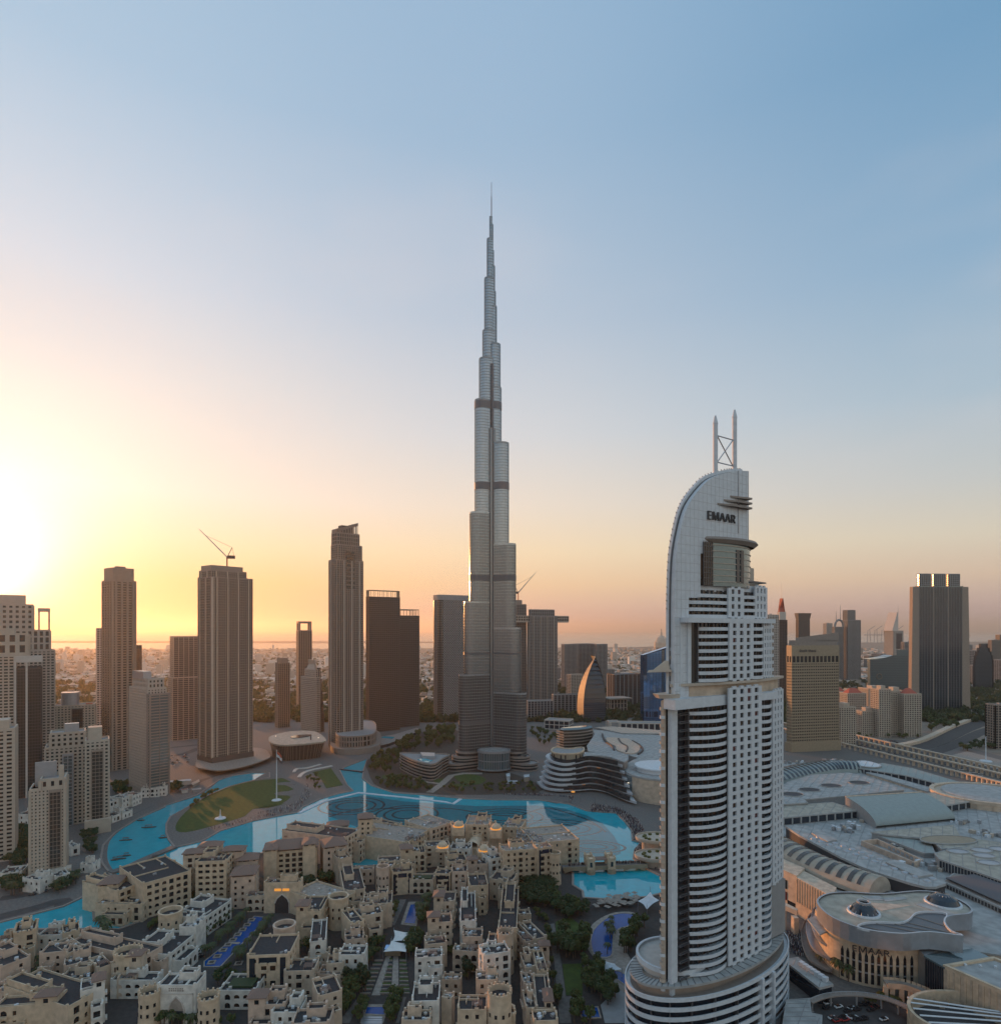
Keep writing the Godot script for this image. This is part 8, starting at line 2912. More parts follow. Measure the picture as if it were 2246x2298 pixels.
	# domes of the crescent block
	for q in [[V(-35.8,-540), 25.0, "left rear dome of the crescent block, its base ring lit gold"], [V(-3.9,-533.1), 25.0, "right rear dome of the crescent block, its base ring lit gold"], [V(-45.6,-500.5), 21.0, "left front dome of the crescent block, its base ring lit gold"], [V(-12.5,-489.7), 22.0, "right front dome of the crescent block, its base ring lit gold"]]:
		var o := thing("dome", q[2], "dome", v3(q[0], 16.0))
		var s := S()
		s.prism(rect(10.0, 10.0), 0.0, q[1] - 18.5)
		part("drum", s, M.honey_wall, o)
		s = S()
		var y: float = q[1] - 18.5
		s.lathe(W(0, y, 0), [V(4,0.9), V(3.9,1.6), V(3.3,3), V(2,4.2), V(0.5,4.8), V(0.1,5.6)], 20)
		part("shell", s, M.honey_wall, o)
		s = S()
		s.lathe(W(0, y, 0), [V(4.3,0.05), V(4.3,0.9), V(4,0.9)], 20)
		part("lit_ring_light", s, M.lamp, o)
	# barrel-vaulted hall in the courtyard
	var va: Vector2 = V(-23.4,-525.3)
	var vb: Vector2 = V(-18.1,-553.1)
	var o := thing("vaulted_hall", "sand-coloured barrel-vaulted hall in the court of the crescent block", "hall", v3(va), -(vb - va).angle())
	var s := S()
	var l := (vb - va).length()
	for k in 12:
		var a := PI * k / 12
		var b := PI * (k + 1) / 12
		s.quad(W(0, 9 + sin(a) * 5, cos(a) * 6), W(l, 9 + sin(a) * 5, cos(a) * 6), W(l, 9 + sin(b) * 5, cos(b) * 6), W(0, 9 + sin(b) * 5, cos(b) * 6))
	s.box(W(0, 0, -6), W(l, 9, 6))
	part("vault", s, M.honey_wall, o)
	# roof machines scattered over the crescent roofs
	for q in [[V(-71.1,-523.5), 24, "cluster of small roof machines on the canal wing of the crescent block"], [V(-55.1,-562.8), 20, "cluster of roof machines on the upper left wing of the crescent block"], [V(-21,-560.1), 26, "cluster of roof machines on the back wing of the crescent block"], [V(9.6,-557.6), 22, "cluster of roof machines on the upper right wing of the crescent block"], [V(22.5,-529.6), 34, "dense roof machines on the curved right wing of the crescent block"], [V(26.1,-513.8), 30, "dense roof machines where the curved right wing meets the front"], [V(19,-478.4), 16, "row of roof machines on the tall front of the crescent block"]]:
		var mo := thing("roof_machines", q[2], "roof machines", v3(q[0], 18.0))
		var ms := S()
		for k in q[1]:
			ms.block(W(rr(-9, 9), rr(0.0, 0.4), rr(-8, 8)), W(rr(0.8, 2.0), rr(1.0, 2.8), rr(0.8, 2.0)), rng.randf() * 3)
		part("machines", ms, M.grey, mo, "stuff")
	gardens()

func water_sheet(called: String, p: PackedVector2Array, rim := 0.8) -> void:
	land(called, p, 0.6, 0.6, M.pool)
	var s := S()
	s.ring(grown(p, rim), p, 0.3, 0.72)
	part("pool_rim", s, M.stone, null, "structure")

func gardens() -> void:
	# the boulevard and its long blue pool
	land("boulevard", P([V(-174.6,-356.1), V(-173.6,-423), V(-180.6,-428.3), V(-138.9,-429.7), V(-137.4,-417.8), V(-144.4,-412.7), V(-155.5,-352.4)]), 0.4, 0.42, M.asphalt)
	water_sheet("long_pool", P([V(-166.4,-356.6), V(-168.8,-361.9), V(-164.3,-383.4), V(-162.3,-418.4), V(-153.1,-416.5), V(-156.2,-384.5), V(-157.8,-356.6)]))
	var k := 0
	for q in [[575, 715], [640, 645], [705, 575], [760, 515], [815, 460], [870, 400], [925, 345], [975, 290], [1025, 235], [880, 725]]:
		var o := thing("pool_planter", "small square stone planter standing in the long blue pool", "planter", v3(at_b(q[0], q[1]), 0.5), 0.15, "planters in the long pool")
		var s := S()
		s.ring(rect(4.2, 4.2), rect(2.6, 2.6), 0, 0.5)
		part("rim", s, M.stone, o)
		s = S()
		s.prism(rect(2.6, 2.6), 0, 0.3)
		part("soil", s, M.soil, o)
		k += 1
	land("pool_crossing", P([V(-163.9,-382.3), V(-164.6,-383.9), V(-157.3,-383.4), V(-157.5,-381.2)]), 0.3, 0.9, M.stone)
	# swimming pool above the tents
	water_sheet("swimming_pool", P([V(-62,-409.5), V(-61.9,-436.6), V(-55.6,-438), V(-55.3,-408.3)]))
	land("pool_terrace", P([V(-64.1,-407.7), V(-64.1,-441.6), V(-54.8,-441.6), V(-53.7,-405.2)]), 0.3, 0.45, M.stone)
	land("garden_path", P([V(-72.8,-405.2), V(-67.9,-406.5), V(-66.2,-445.3), V(-70.6,-445.3)]), 0.3, 0.46, M.paving)
	# tents
	for q in [["pale tent sail with pointed corners, upper one in the garden", [V(-65.5,-389.1), V(-52.4,-388.9), V(-53.6,-374.6), V(-64.6,-377.7)]], ["pale tent sail with pointed corners, lower one in the garden", [V(-64.8,-375.7), V(-54,-375.6), V(-53.9,-362.6), V(-67.7,-365.6)]]]:
		var p: Array = q[1]
		var o := thing("tent", q[0], "tent", v3(p[0]))
		sail(o, p, 6.5)
	var st := thing("stage", "low ochre pavilion with a blue front under the tents", "pavilion", v3(V(-62.7,-370.8)))
	var ss := S()
	ss.block(Vector3.ZERO, W(9, 3.4, 5))
	part("wall", ss, M.gold, st)
	ss = S()
	ss.block(W(0, 3.4, 0.2), W(9.4, 1.0, 5.4))
	part("fascia", ss, M.glass_blue, st)
	# planted steps: a broad double path with beds on both sides
	land("garden_path", P([V(-66.8,-328.5), V(-66.3,-367.8), V(-63.5,-367.8), V(-62.4,-328.5)]), 0.3, 0.5, M.stone)
	land("garden_path", P([V(-56.7,-328.5), V(-62.2,-367.8), V(-59.3,-367.8), V(-52.8,-328.5)]), 0.3, 0.5, M.stone)
	for i in 9:
		var t := i / 8.0
		var y := lerpf(690, 1060, t)
		for side in 3:
			var x0: float = [lerpf(600, 440, t), lerpf(770, 665, t), lerpf(885, 885, t)][side]
			var x1: float = [lerpf(700, 560, t), lerpf(805, 785, t), lerpf(960, 1000, t)][side]
			land("planting_bed", P([at_c(x0, y), at_c(x1, y), at_c(x1, y - 26), at_c(x0, y - 26)]), 0.3, 0.75, [M.leaf1, M.felt, M.lawn][side if i % 2 else (side + 1) % 3], "structure")
			land("terrace_wall", P([at_c(x0, y + 7), at_c(x1, y + 7), at_c(x1, y + 1), at_c(x0, y + 1)]), 0.3, 1.1, M.stone)
	# lower pools
	land("pool_terrace", P([V(-67.7,-305.3), V(-68.8,-320.7), V(-56.2,-320.7), V(-56.5,-305.3)]), 0.3, 0.45, M.stone)
	water_sheet("lower_pool", P([V(-66.7,-312.5), V(-66.9,-318), V(-57.3,-318), V(-57.3,-311.8)]))
	for i in 4:
		land("pool_step", P([at_c(450, 1345 + i * 26), at_c(690, 1345 + i * 26), at_c(690, 1325 + i * 26), at_c(455, 1325 + i * 26)]), 0.3, 0.7, M.steel)
	water_sheet("small_pool", P([V(-249.6,-332.5), V(-250,-335), V(-243.9,-335), V(-243.7,-332.1)]))
	land("garden_path", P([V(-78.4,-305.3), V(-72.8,-328.5), V(-71.3,-327.7), V(-72.8,-305.3)]), 0.3, 0.48, M.paving)
	land("garden_path", P([V(-50.5,-305.3), V(-50,-326.9), V(-48.6,-326.9), V(-48.8,-305.3)]), 0.3, 0.48, M.paving)
	# right: lawns, path and the curved blue pool
	land("tower_lawn", P([V(34.7,-395.7), V(35.8,-411.4), V(46,-417.8), V(52,-405.2), V(50,-393.4)]), 0.3, 0.45, M.lawn)
	land("tower_lawn", P([V(34.1,-328.5), V(35,-359), V(46.2,-359.9), V(42.6,-328.5)]), 0.3, 0.45, M.lawn)
	land("garden_path", P([V(28.5,-305.3), V(30.7,-361.9), V(28.9,-407.7), V(34.7,-408.9), V(34.6,-359.9), V(33.8,-327.7), V(42.9,-327.3), V(42.6,-324.5), V(35.2,-323.7), V(34.1,-305.3)]), 0.3, 0.47, M.paving)
	land("curved_pool_terrace", smooth(P([V(53.5,-391.2), V(59.2,-407.7), V(69.9,-420.3), V(79.7,-425.6), V(89.6,-424.3), V(91.2,-410.1), V(87.1,-401.6), V(75.2,-375.9), V(74.9,-361.9), V(73.5,-343.5), V(68.1,-326.9), V(62.3,-335), V(58.8,-347.9), V(54.9,-363.8), V(52,-375.9)]), 3), 0.3, 0.5, M.stone)
	water_sheet("curved_pool", smooth(P([V(55.9,-388.9), V(60.8,-402.8), V(71.8,-417.8), V(81,-423), V(88.8,-420.3), V(89.5,-412.7), V(81,-405.2), V(74.7,-401.6), V(69.8,-393.4), V(67,-380.2), V(63.7,-367.8), V(56,-367.8), V(54.6,-375.9)]), 3), 1.4)
	water_sheet("curved_pool", smooth(P([V(60.3,-350.6), V(66.2,-350.6), V(71,-340.9), V(69.3,-335), V(64.5,-341.7)]), 3))
	var o2 := thing("tent", "white tent sail with a dark slot beside the curved blue pool", "tent", v3(V(61.7,-359)))
	sail(o2, [V(55.1,-357.1), V(63.9,-354.2), V(66.2,-345.4), V(57.5,-343.2)], 5.5, "white")
	o2 = thing("tent", "large white tent peak at the foot of the curved tower, by the restaurant deck", "tent", v3(V(99.2,-432.4)))
	sail(o2, [V(92.4,-426.1), V(105.2,-444.7), V(107.1,-427.4), V(96.2,-416.7)], 9.0, "white")
	land("lower_court", P([V(50.5,-319.9), V(61.2,-334.1), V(68.5,-328.5), V(63.6,-305.3), V(50.3,-305.3)]), 0.3, 0.5, M.grey)
	water_sheet("dark_pool", P([V(38.5,-316.9), V(48.4,-317.7), V(48.5,-309.7), V(40.5,-309)]))

func at_b(x: float, y: float) -> Vector2:
	return seen(360 + x / 5.0105, 2020 + y / 5.0105)

func at_c(x: float, y: float) -> Vector2:
	return seen(720 + x / 5.0105, 2020 + y / 5.0105)

# the spot on the ground at survey coordinates (fine grid of the site sketch)
func seen(x: float, y: float) -> Vector2:
	var d := 633.0 * EYE / (y * 0.4456 - 630.0)
	return Vector2((x * 0.44524 - 500.0) * d / 633.0, -d)

# a stretched cloth between four points, rising to its middle, on four poles
func sail(o: Node3D, p: Array, h: float, m := "cloth") -> void:
	var s := S()
	var c := Vector2.ZERO
	for q in p:
		c += (q - o_at(o)) / 4.0
	var n := 6
	var grid := []
	for j in n + 1:
		for i in n + 1:
			var u := float(i) / n
			var v := float(j) / n
			var a: Vector2 = (p[0] - o_at(o)).lerp(p[1] - o_at(o), u)
			var b: Vector2 = (p[3] - o_at(o)).lerp(p[2] - o_at(o), u)
			var q := a.lerp(b, v)
			var mid := 1.0 - maxf(absf(u - 0.5), absf(v - 0.5)) * 2.0
			q = q.lerp(c, 0.18 * (1.0 - mid) * minf(sin(u * PI) + sin(v * PI), 1.0))
			grid.push_back(v3(q, h * (0.75 + 0.3 * pow(mid, 1.3)) + (u - 0.5) * (v - 0.5) * 3.0))
	for j in n:
		for i in n:
			var k := j * (n + 1) + i
			s.quad(grid[k], grid[k + n + 1], grid[k + n + 2], grid[k + 1])
	part("cloth", s, M[m], o)
	var d := S()
	for q in p:
		d.bar(v3(q - o_at(o)), v3(q - o_at(o), h + 0.5), 0.15, 6)
	part("pole", d, M.steel, o)

# ---------------------------------------------------------------- trees
func crown_mesh(n: int, clumps: int, size: Vector3, leaf: float) -> ArrayMesh:
	var s := S()
	var c := []
	for k in clumps:
		var a := W(rng.randfn(), rng.randfn() * 0.8, rng.randfn()).normalized() * pow(rng.randf(), 0.5)
		c.push_back(W(a.x * size.x, a.y * size.y, a.z * size.z) * 0.62)
	for k in n:
		var m: Vector3 = c[k % clumps]
		var d := W(rng.randfn(), rng.randfn(), rng.randfn()).normalized()
		var p := m + W(d.x * size.x, d.y * size.y, d.z * size.z) * rr(0.28, 0.46)
		var t := d.cross(W(rng.randfn(), rng.randfn(), rng.randfn())).normalized() * leaf * rr(0.6, 1.3)
		var u := (d + W(rng.randfn(), rng.randfn(), rng.randfn()) * 0.4).normalized().cross(t).normalized() * leaf * rr(0.5, 1.0)
		s.quad(p - t, p + u * 0.8, p + t, p - u * 0.8)
	return s.mesh()

func broad_tree(k: int) -> Node3D:
	var o := thing(["round_tree", "spreading_tree", "bushy_tree", "slender_tree"][k], "", "tree")
	var h: float = [6.0, 7.0, 4.6, 8.5][k]
	var sz: Vector3 = [W(3.0, 2.6, 3.0), W(4.2, 2.6, 4.2), W(2.6, 2.2, 2.6), W(2.2, 3.8, 2.2)][k]
	var s := S()
	s.bar(Vector3.ZERO, W(0.1, h * 0.6, 0), 0.32, 6, 0.2)
	for j in 4:
		var a := TAU * j / 4 + k
		s.bar(W(0.1, h * 0.5, 0), W(cos(a) * sz.x * 0.5, h * 0.8, sin(a) * sz.z * 0.5), 0.16, 5, 0.06)
	part("trunk", s, M.bark, o)
	part("crown", crown_mesh(340, 9, sz, 0.62), M["leaf%d" % [0, 1, 2, 4][k]], o).position.y = h * 0.78
	part("crown", crown_mesh(90, 5, sz * 0.9, 0.55), M["leaf%d" % [2, 0, 3, 1][k]], o).position.y = h * 0.86
	return o

func palm() -> Node3D:
	var o := thing("palm_tree", "", "palm tree")
	var s := S()
	s.bar(Vector3.ZERO, W(0.25, 7.0, 0.1), 0.28, 7, 0.2)
	part("trunk", s, M.bark, o)
	for j in 16:
		var f := S()
		var a := TAU * j / 16.0 + (j % 2) * 0.2
		var d := W(cos(a), 0, sin(a))
		var side := W(-sin(a), 0, cos(a))
		var up := 1.0 if j % 2 else 0.45
		var q := []
		for t in 5:
			var r := t / 4.0
			q.push_back(W(0.25, 7.0, 0.1) + d * (3.1 * r) + Vector3.UP * (up * 1.6 * r - 3.2 * r * r * (1.15 - 0.35 * up)))
		for t in 4:
			var w0 := 0.55 * sin(PI * (0.12 + 0.8 * t / 4.0))
			var w1 := 0.55 * sin(PI * (0.12 + 0.8 * (t + 1) / 4.0))
			f.quad(q[t] - side * w0 - W(0, w0 * 0.5, 0), q[t], q[t + 1], q[t + 1] - side * w1 - W(0, w1 * 0.5, 0))
			f.quad(q[t], q[t] + side * w0 - W(0, w0 * 0.5, 0), q[t + 1] + side * w1 - W(0, w1 * 0.5, 0), q[t + 1])
		part("frond", f, M.leaf3 if j % 3 else M.leaf0, o)
	return o

func inside(p: PackedVector2Array) -> Vector2:
	var lo := p[0]
	var hi := p[0]
	for q in p:
		lo = lo.min(q)
		hi = hi.max(q)
	for k in 200:
		var c := Vector2(rr(lo.x, hi.x), rr(lo.y, hi.y))
		if Geometry2D.is_point_in_polygon(c, p):
			return c
	return p[0]

func plants() -> void:
	var kinds: Array[Node3D] = []
	for k in 4:
		kinds.push_back(broad_tree(k))
	var pl := palm()
	var groves := []
	for k in 3:
		var am := crown_mesh(420, 9, [W(3.2, 2.9, 3.2), W(4.2, 2.8, 4.2), W(2.6, 2.2, 2.6)][k], 0.7)
		am.surface_set_material(0, M["leaf%d" % [0, 1, 2][k]])
		var tk := S()
		tk.bar(W(0, -4.6, 0), W(0, 1, 0), 0.3, 5, 0.15)
		var arr := tk.mesh().surface_get_arrays(0)
		am.add_surface_from_arrays(Mesh.PRIMITIVE_TRIANGLES, arr)
		am.surface_set_material(1, M.bark)
		groves.push_back(am)
	var used := [false, false, false, false, false]
	# where, how many, which kinds (4 is the palm), size, what it looks like and stands in, the group
	var beds := [
		[P([V(-178.8,-855.3), V(-185.5,-908.5), V(-178.7,-985.1), V(-153.7,-968.8), V(-130.2,-855.3), V(-154.8,-830.9)]), 22, [0, 1], 1.5, "leafy green tree in the grove left of the curved hotel", "grove left of the curved hotel"],
		[P([V(-189.9,-1019.5), V(-162.2,-1066), V(-140.4,-1173.1), V(-106.5,-1222.2), V(-78.6,-1185), V(-77.3,-1085.8), V(-83.3,-1028.5), V(-135.3,-993.5), V(-156.6,-985.1)]), 40, [0, 1, 2], 1.9, "large dense tree in the park between the dark pair and the spire", "park between dark pair and spire"],
		[P([V(-159.5,-780.9), V(-152.6,-819.3), V(-95.4,-796.9), V(-80.6,-755.7), V(-83.4,-736.6), V(-126.5,-750.8)]), 34, [0, 2], 1.0, "small dark tree in the garden strip along the lake's north bank", "garden strip on the north bank"],
		[P([V(-69,-760.6), V(-42.9,-780.9), V(-4.8,-775.7), V(39.9,-786.2), V(40.9,-736.6), V(-16.4,-732), V(-64.6,-738.9)]), 34, [2, 0], 1.0, "low dark tree on the slope below the entry hall", "slope below the entry hall"],
		[P([V(51,-1197.1), V(81,-1209.5), V(99.3,-1106.4), V(93.1,-1037.6), V(61.6,-1046.9)]), 18, [0, 1], 1.3, "dark tree right of the spire's foot", "trees right of the spire's foot"],
		[P([V(114.9,-1505.6), V(190,-1519), V(180.4,-1442.3), V(125,-1430.2)]), 12, [0], 1.2, "dark tree in the row behind the low curved building", "row behind the low curved building"],
		[P([V(920.8,-1386.6), V(1021.5,-1386.6), V(882.1,-1224.3), V(794.3,-1178.3)]), 26, [0, 1], 1.9, "dark tree in the grove below the huge flanked tower", "grove below the huge flanked tower"],
		[P([V(697.8,-1257), V(756.4,-1149.5), V(712.9,-1083.4), V(612.8,-1096)]), 18, [2, 0], 1.3, "dark shrub-like tree among the red-roofed blocks", "among the red-roofed blocks"],
		[P([V(744.1,-1035.7), V(854.9,-1083.4), V(799.7,-1013.4), V(723.2,-981.7)]), 14, [1, 0], 1.5, "dark tree on the verge beside the highway, right edge", "verge beside the highway"],
		[P([V(-252.5,-819.3), V(-241.2,-830.9), V(-220.2,-775.7), V(-213,-746), V(-226.8,-755.7)]), 10, [2], 0.9, "dark shrub-like tree left of the small lawn", "shrubs left of the small lawn"],
		[P([V(-455.5,-594.4), V(-441.6,-594.4), V(-366.9,-493.9), V(-399.8,-513.2)]), 22, [1, 0], 1.4, "dark tree between the edge tower and the pale tower", "between edge and pale tower"],
		[P([V(-386.8,-587.7), V(-380.4,-594.4), V(-338.4,-528.6), V(-350.5,-534)]), 14, [4, 0], 1.0, "palm-like tree by the bend of the canal road", "bend of the canal road"],
		[P([V(-376,-476), V(-363.8,-480.4), V(-342,-451.5), V(-352.1,-445.8)]), 12, [4, 1], 1.3, "tree on the road verge at the left edge", "road verge at the left edge"],
		[P([V(-332.4,-465.5), V(-324.9,-487), V(-315.9,-476), V(-314.3,-451.5)]), 12, [4, 0], 1.1, "tree on the planted verge in front of the pale tower", "verge before the pale tower"],
		[P([V(-475.6,-773.6), V(-453.3,-773.6), V(-428.1,-730.6), V(-444.8,-725.6)]), 12, [0], 1.3, "dark tree behind the white canal villas", "behind the white canal villas"],
		[P([V(-396.7,-754), V(-392.3,-773.3), V(-372.3,-735.7), V(-386.1,-735.7)]), 10, [1], 1.2, "olive tree by the canal below the two-toned tower", "canal below the two-toned tower"],
		[P([V(-332.1,-676.4), V(-338.4,-714.8), V(-336.1,-754), V(-330.9,-746.6), V(-331.9,-704.8), V(-326,-667.4)]), 14, [2, 4], 0.9, "low shrub along the lawn's canal side", "lawn's canal side"],
		[P([V(-224.8,-460.8), V(-213.1,-460.8), V(-209,-441.2), V(-215.1,-438.4)]), 8, [0], 0.9, "tree between the arched hotel wings", "between the arched hotel wings"],
		[P([V(-170.1,-496.3), V(-148.9,-500), V(-140.7,-477), V(-140.4,-460.8), V(-145,-460.8), V(-152.8,-485.6)]), 18, [4, 0], 1.2, "tree in the hotel forecourt", "hotel forecourt"],
		[P([V(-137.8,-485.6), V(-129.1,-489.1), V(-125.1,-473.7), V(-133.4,-470.4)]), 9, [0], 1.1, "tree beside the round pergola in the hotel forecourt", "beside the forecourt pergola"],
		[P([V(-128.3,-589.3), V(-120.4,-579.2), V(-114.2,-542), V(-121.4,-533.5), V(-122.5,-555.4)]), 12, [0, 4], 1.0, "tree on the hotel's canal bank", "hotel's canal bank"],
		[P([V(-108.1,-542), V(-86.5,-560), V(-88.4,-571.8), V(-109.9,-550.9)]), 9, [0], 0.8, "small tree at the foot of the canal villas", "foot of the canal villas"],
		[P([V(-57,-581.7), V(-48.4,-597.1), V(-35.2,-586.7), V(-39.9,-571.8), V(-52.6,-569.4)]), 9, [0, 4], 0.9, "tree in the left court of the crescent block", "left court of the crescent block"],
		[P([V(1,-581.7), V(16.7,-586.7), V(16.2,-569.4), V(1.8,-567)]), 9, [0], 0.9, "tree in the right court of the crescent block", "right court of the crescent block"],
		[P([V(-62.2,-542), V(-45.5,-542), V(-43.2,-515.2), V(-60.6,-515.2)]), 10, [4, 0], 1.1, "tall palm in the court behind the arcade", "court behind the arcade"],
		[P([V(11.7,-482.1), V(39.3,-489.1), V(37.7,-460.8), V(38.3,-431.4), V(17.1,-431.4), V(14.9,-457.7)]), 40, [1, 0], 1.25, "dark tree in the grove right of the narrow alley", "grove right of the alley"],
		[P([V(-185.6,-357.1), V(-183.7,-384.5), V(-178.9,-421.7), V(-176.7,-419), V(-180.5,-381.2), V(-181.2,-354.3)]), 24, [4, 2], 0.8, "small palm in the strip before the white arcaded ranges", "strip before the white ranges"],
		[P([V(-172.6,-367.8), V(-169.2,-393.4), V(-167.1,-421.7), V(-164.7,-421.7), V(-166.7,-388.9), V(-168.7,-362.8)]), 20, [4], 0.9, "palm in the row on the left of the long blue pool", "palms left of the long pool"],
		[P([V(-153.9,-358), V(-151.1,-375.9), V(-149.5,-413.9), V(-148,-417.8), V(-146.1,-396.9), V(-149.4,-371.8), V(-146.1,-356.1)]), 22, [4], 0.9, "palm in the row on the right of the long blue pool", "palms right of the long pool"],
		[P([V(-154.2,-340.9), V(-151.9,-353.4), V(-137.3,-341.7), V(-130.3,-343.5), V(-127.3,-336.6), V(-149.6,-335.8)]), 14, [2, 1], 0.9, "bright green tree on the planted square right of the white gate", "planted square by the white gate"],
		[P([V(-126.6,-380.2), V(-115.1,-379.1), V(-111.7,-367.8), V(-121.8,-365.8)]), 8, [0], 0.9, "tree in the court between glazed-strip house and gallery house", "court by the glazed-strip house"],
		[P([V(-171.7,-311.8), V(-165.3,-315.4), V(-150.2,-312.5), V(-144.5,-309.7), V(-120.8,-304.8), V(-118.6,-299.4), V(-164.9,-299.4)]), 22, [4, 0], 0.9, "tree in front of the white gate along the bottom edge", "before the white gate"],
		[P([V(-268,-363.8), V(-255,-354.3), V(-242.8,-349.7), V(-235.4,-335), V(-250.4,-331.7), V(-263.1,-336.6), V(-255.2,-345.2)]), 14, [0, 4], 0.9, "tree in the courtyard with the small pool", "courtyard with the small pool"],
		[P([V(-252.8,-396.9), V(-248.5,-401.6), V(-232.4,-374.9), V(-237.3,-375.9)]), 6, [4], 1.2, "tall palm by the footpath to the shore", "palms by the shore footpath"],
		[P([V(-225.2,-400.4), V(-221.7,-412.7), V(-217.9,-408.9), V(-221,-396.9)]), 8, [2], 0.8, "low shrub along the shore footpath", "shrubs along the shore footpath"],
		[P([V(-76.2,-424.3), V(-70.6,-445.3), V(-70.4,-436.6), V(-69.5,-412.7), V(-75.7,-415.2)]), 12, [0, 2], 0.9, "dark tree left of the swimming pool", "left of the swimming pool"],
		[P([V(-55.7,-436.6), V(-48.7,-445.3), V(-48.8,-424.3), V(-47.6,-404), V(-53.6,-406.5)]), 16, [0, 4], 1.0, "dark tree right of the swimming pool", "right of the swimming pool"],
		[P([V(-80.2,-375.9), V(-72.4,-387.8), V(-67.8,-374.9), V(-68.4,-363.8), V(-74.1,-361.9), V(-76.2,-352.4)]), 20, [0, 1], 0.9, "dark tree left of the tents", "left of the tents"],
		[P([V(-56.3,-393.4), V(-47.7,-400.4), V(-46.2,-387.8), V(-50.3,-365.8), V(-57.8,-367.8)]), 18, [0, 1], 0.95, "dark tree right of the tents", "right of the tents"],
		[P([V(-84.7,-347), V(-78.9,-351.5), V(-74.7,-343.5), V(-67.4,-329.3), V(-73.6,-327.7), V(-82,-330.1)]), 18, [3, 0], 1.2, "tall dark tree in the group left of the planted steps", "left of the planted steps"],
		[P([V(-81.2,-326.9), V(-73.7,-328.5), V(-75.3,-311.8), V(-80,-308.2), V(-81.4,-315.4)]), 12, [0], 0.9, "dark tree by the lane, bottom", "by the bottom lane"],
		[P([V(-72.4,-305.5), V(-70.9,-326.1), V(-67,-326.9), V(-67.3,-305.5)]), 12, [0, 2], 0.8, "dark shrub-like tree left of the lower pool", "left of the lower pool"],
		[P([V(-57.6,-320.7), V(-55,-329.3), V(-50.4,-326.9), V(-50.6,-305.5), V(-56.6,-305.5)]), 16, [0, 2], 0.9, "dark tree right of the lower pool", "right of the lower pool"],
		[P([V(-34.2,-374.9), V(-26.1,-371.8), V(-26.7,-366.8), V(-33,-367.8)]), 6, [2], 0.8, "bright tree on the terrace of the curved arcade house", "curved arcade house terrace"],
		[P([V(-20.7,-352.4), V(-16,-358), V(-15.9,-343.5), V(-20.1,-340.9)]), 7, [3, 2], 1.0, "bright green tree in the gap left of the cylindrical tower", "gap left of the cylindrical tower"],
		[P([V(10.2,-372.8), V(18,-371.8), V(17,-361.9), V(9.4,-362.8)]), 6, [0], 0.8, "tree in the dark alley court", "dark alley court"],
		[P([V(29.1,-395.7), V(31.6,-391.2), V(27.7,-343.5), V(30.8,-330.1), V(29.8,-319.2), V(27.5,-319.2), V(27.6,-354.3)]), 22, [0], 0.85, "dark tree along the right side of the right column", "along the right column"],
		[P([V(21.3,-428.3), V(31.7,-415.2), V(31.3,-408.9), V(21.3,-415.2)]), 10, [2], 0.9, "bright shrub by the path at the top of the right column", "top of the right column"],
		[P([V(33.6,-388.9), V(53,-391.2), V(50.6,-369.8), V(44.9,-361.9), V(34.6,-359.9), V(31.9,-375.9)]), 26, [1, 0], 1.3, "broad dark tree between the two lawns", "between the two lawns"],
		[P([V(32.5,-440.9), V(58.6,-432.4), V(56.8,-415.2), V(45.5,-412.7), V(36,-417.8)]), 22, [1, 0], 1.2, "dark tree north of the lawns by the restaurant path", "north of the lawns"],
		[P([V(47.2,-359.9), V(53.3,-363.8), V(58.4,-345.2), V(61.2,-334.1), V(57.6,-319.2), V(48.8,-320.7), V(44.8,-330.9)]), 34, [0, 1], 1.1, "dark tree in the belt between lawn and curved pool", "belt by the curved pool"],
		[P([V(74.4,-385.6), V(83.7,-401.6), V(97.5,-411.4), V(84.6,-390), V(75.7,-365.8), V(71.5,-367.8)]), 18, [1, 0], 1.2, "dark tree between the curved pool and the tower's drum", "between curved pool and drum"],
		[P([V(67.6,-406.5), V(72.7,-412.7), V(73.5,-407.7), V(64.1,-369.8), V(62,-369.8)]), 9, [4], 0.8, "palm on the island strip in the curved pool", "island strip in the curved pool"],
		[P([V(35.7,-323.7), V(39.4,-324.5), V(40.5,-309), V(47.5,-309), V(45.6,-299.4), V(33.4,-299.4)]), 14, [0, 2], 1.0, "tree around the dark pool at the bottom", "around the dark pool"],
		[P([V(184.7,-350.2), V(199.8,-351.4), V(191.8,-335.1), V(184.3,-335.1)]), 9, [4], 1.3, "tall palm before the slit windows of the round hall", "palms before the round hall"],
		[P([V(181.7,-366.6), V(188.6,-366.6), V(182.6,-355.1), V(177.9,-356.3)]), 4, [4], 1.2, "palm at the end of the curved terraces", "palms at the curved terraces"],
		[P([V(182.7,-323.4), V(201.4,-324.4), V(201.9,-319.3), V(184.5,-320.3)]), 8, [2], 0.8, "shrub on the planted island in the car park", "planted island in the car park"]]
	# the nearest beds tree by tree; what is far or past the limit as groves
	beds.sort_custom(func(a, b): return a[0][0].length() < b[0][0].length())
	var total := [0, 0]
	for b in beds:
		var rest := 0
		for n in b[1]:
			var k: int = b[2][n % b[2].size()]
			if total[1 if k == 4 else 0] >= (180 if k == 4 else 325) or b[0][0].length() > 640.0:
				rest += 1
				continue
			total[1 if k == 4 else 0] += 1
			var at := v3(inside(b[0]), 0.3)
			var sc: float = b[3] * rr(0.75, 1.2)
			var src: Node3D = pl if k == 4 else kinds[k]
			if not used[k]:
				used[k] = true
				src.position = at
				src.scale = Vector3.ONE * sc
				tag(src, b[4], "", b[5])
			else:
				copy(src, at, rng.randf() * TAU, b[4], sc, b[5])
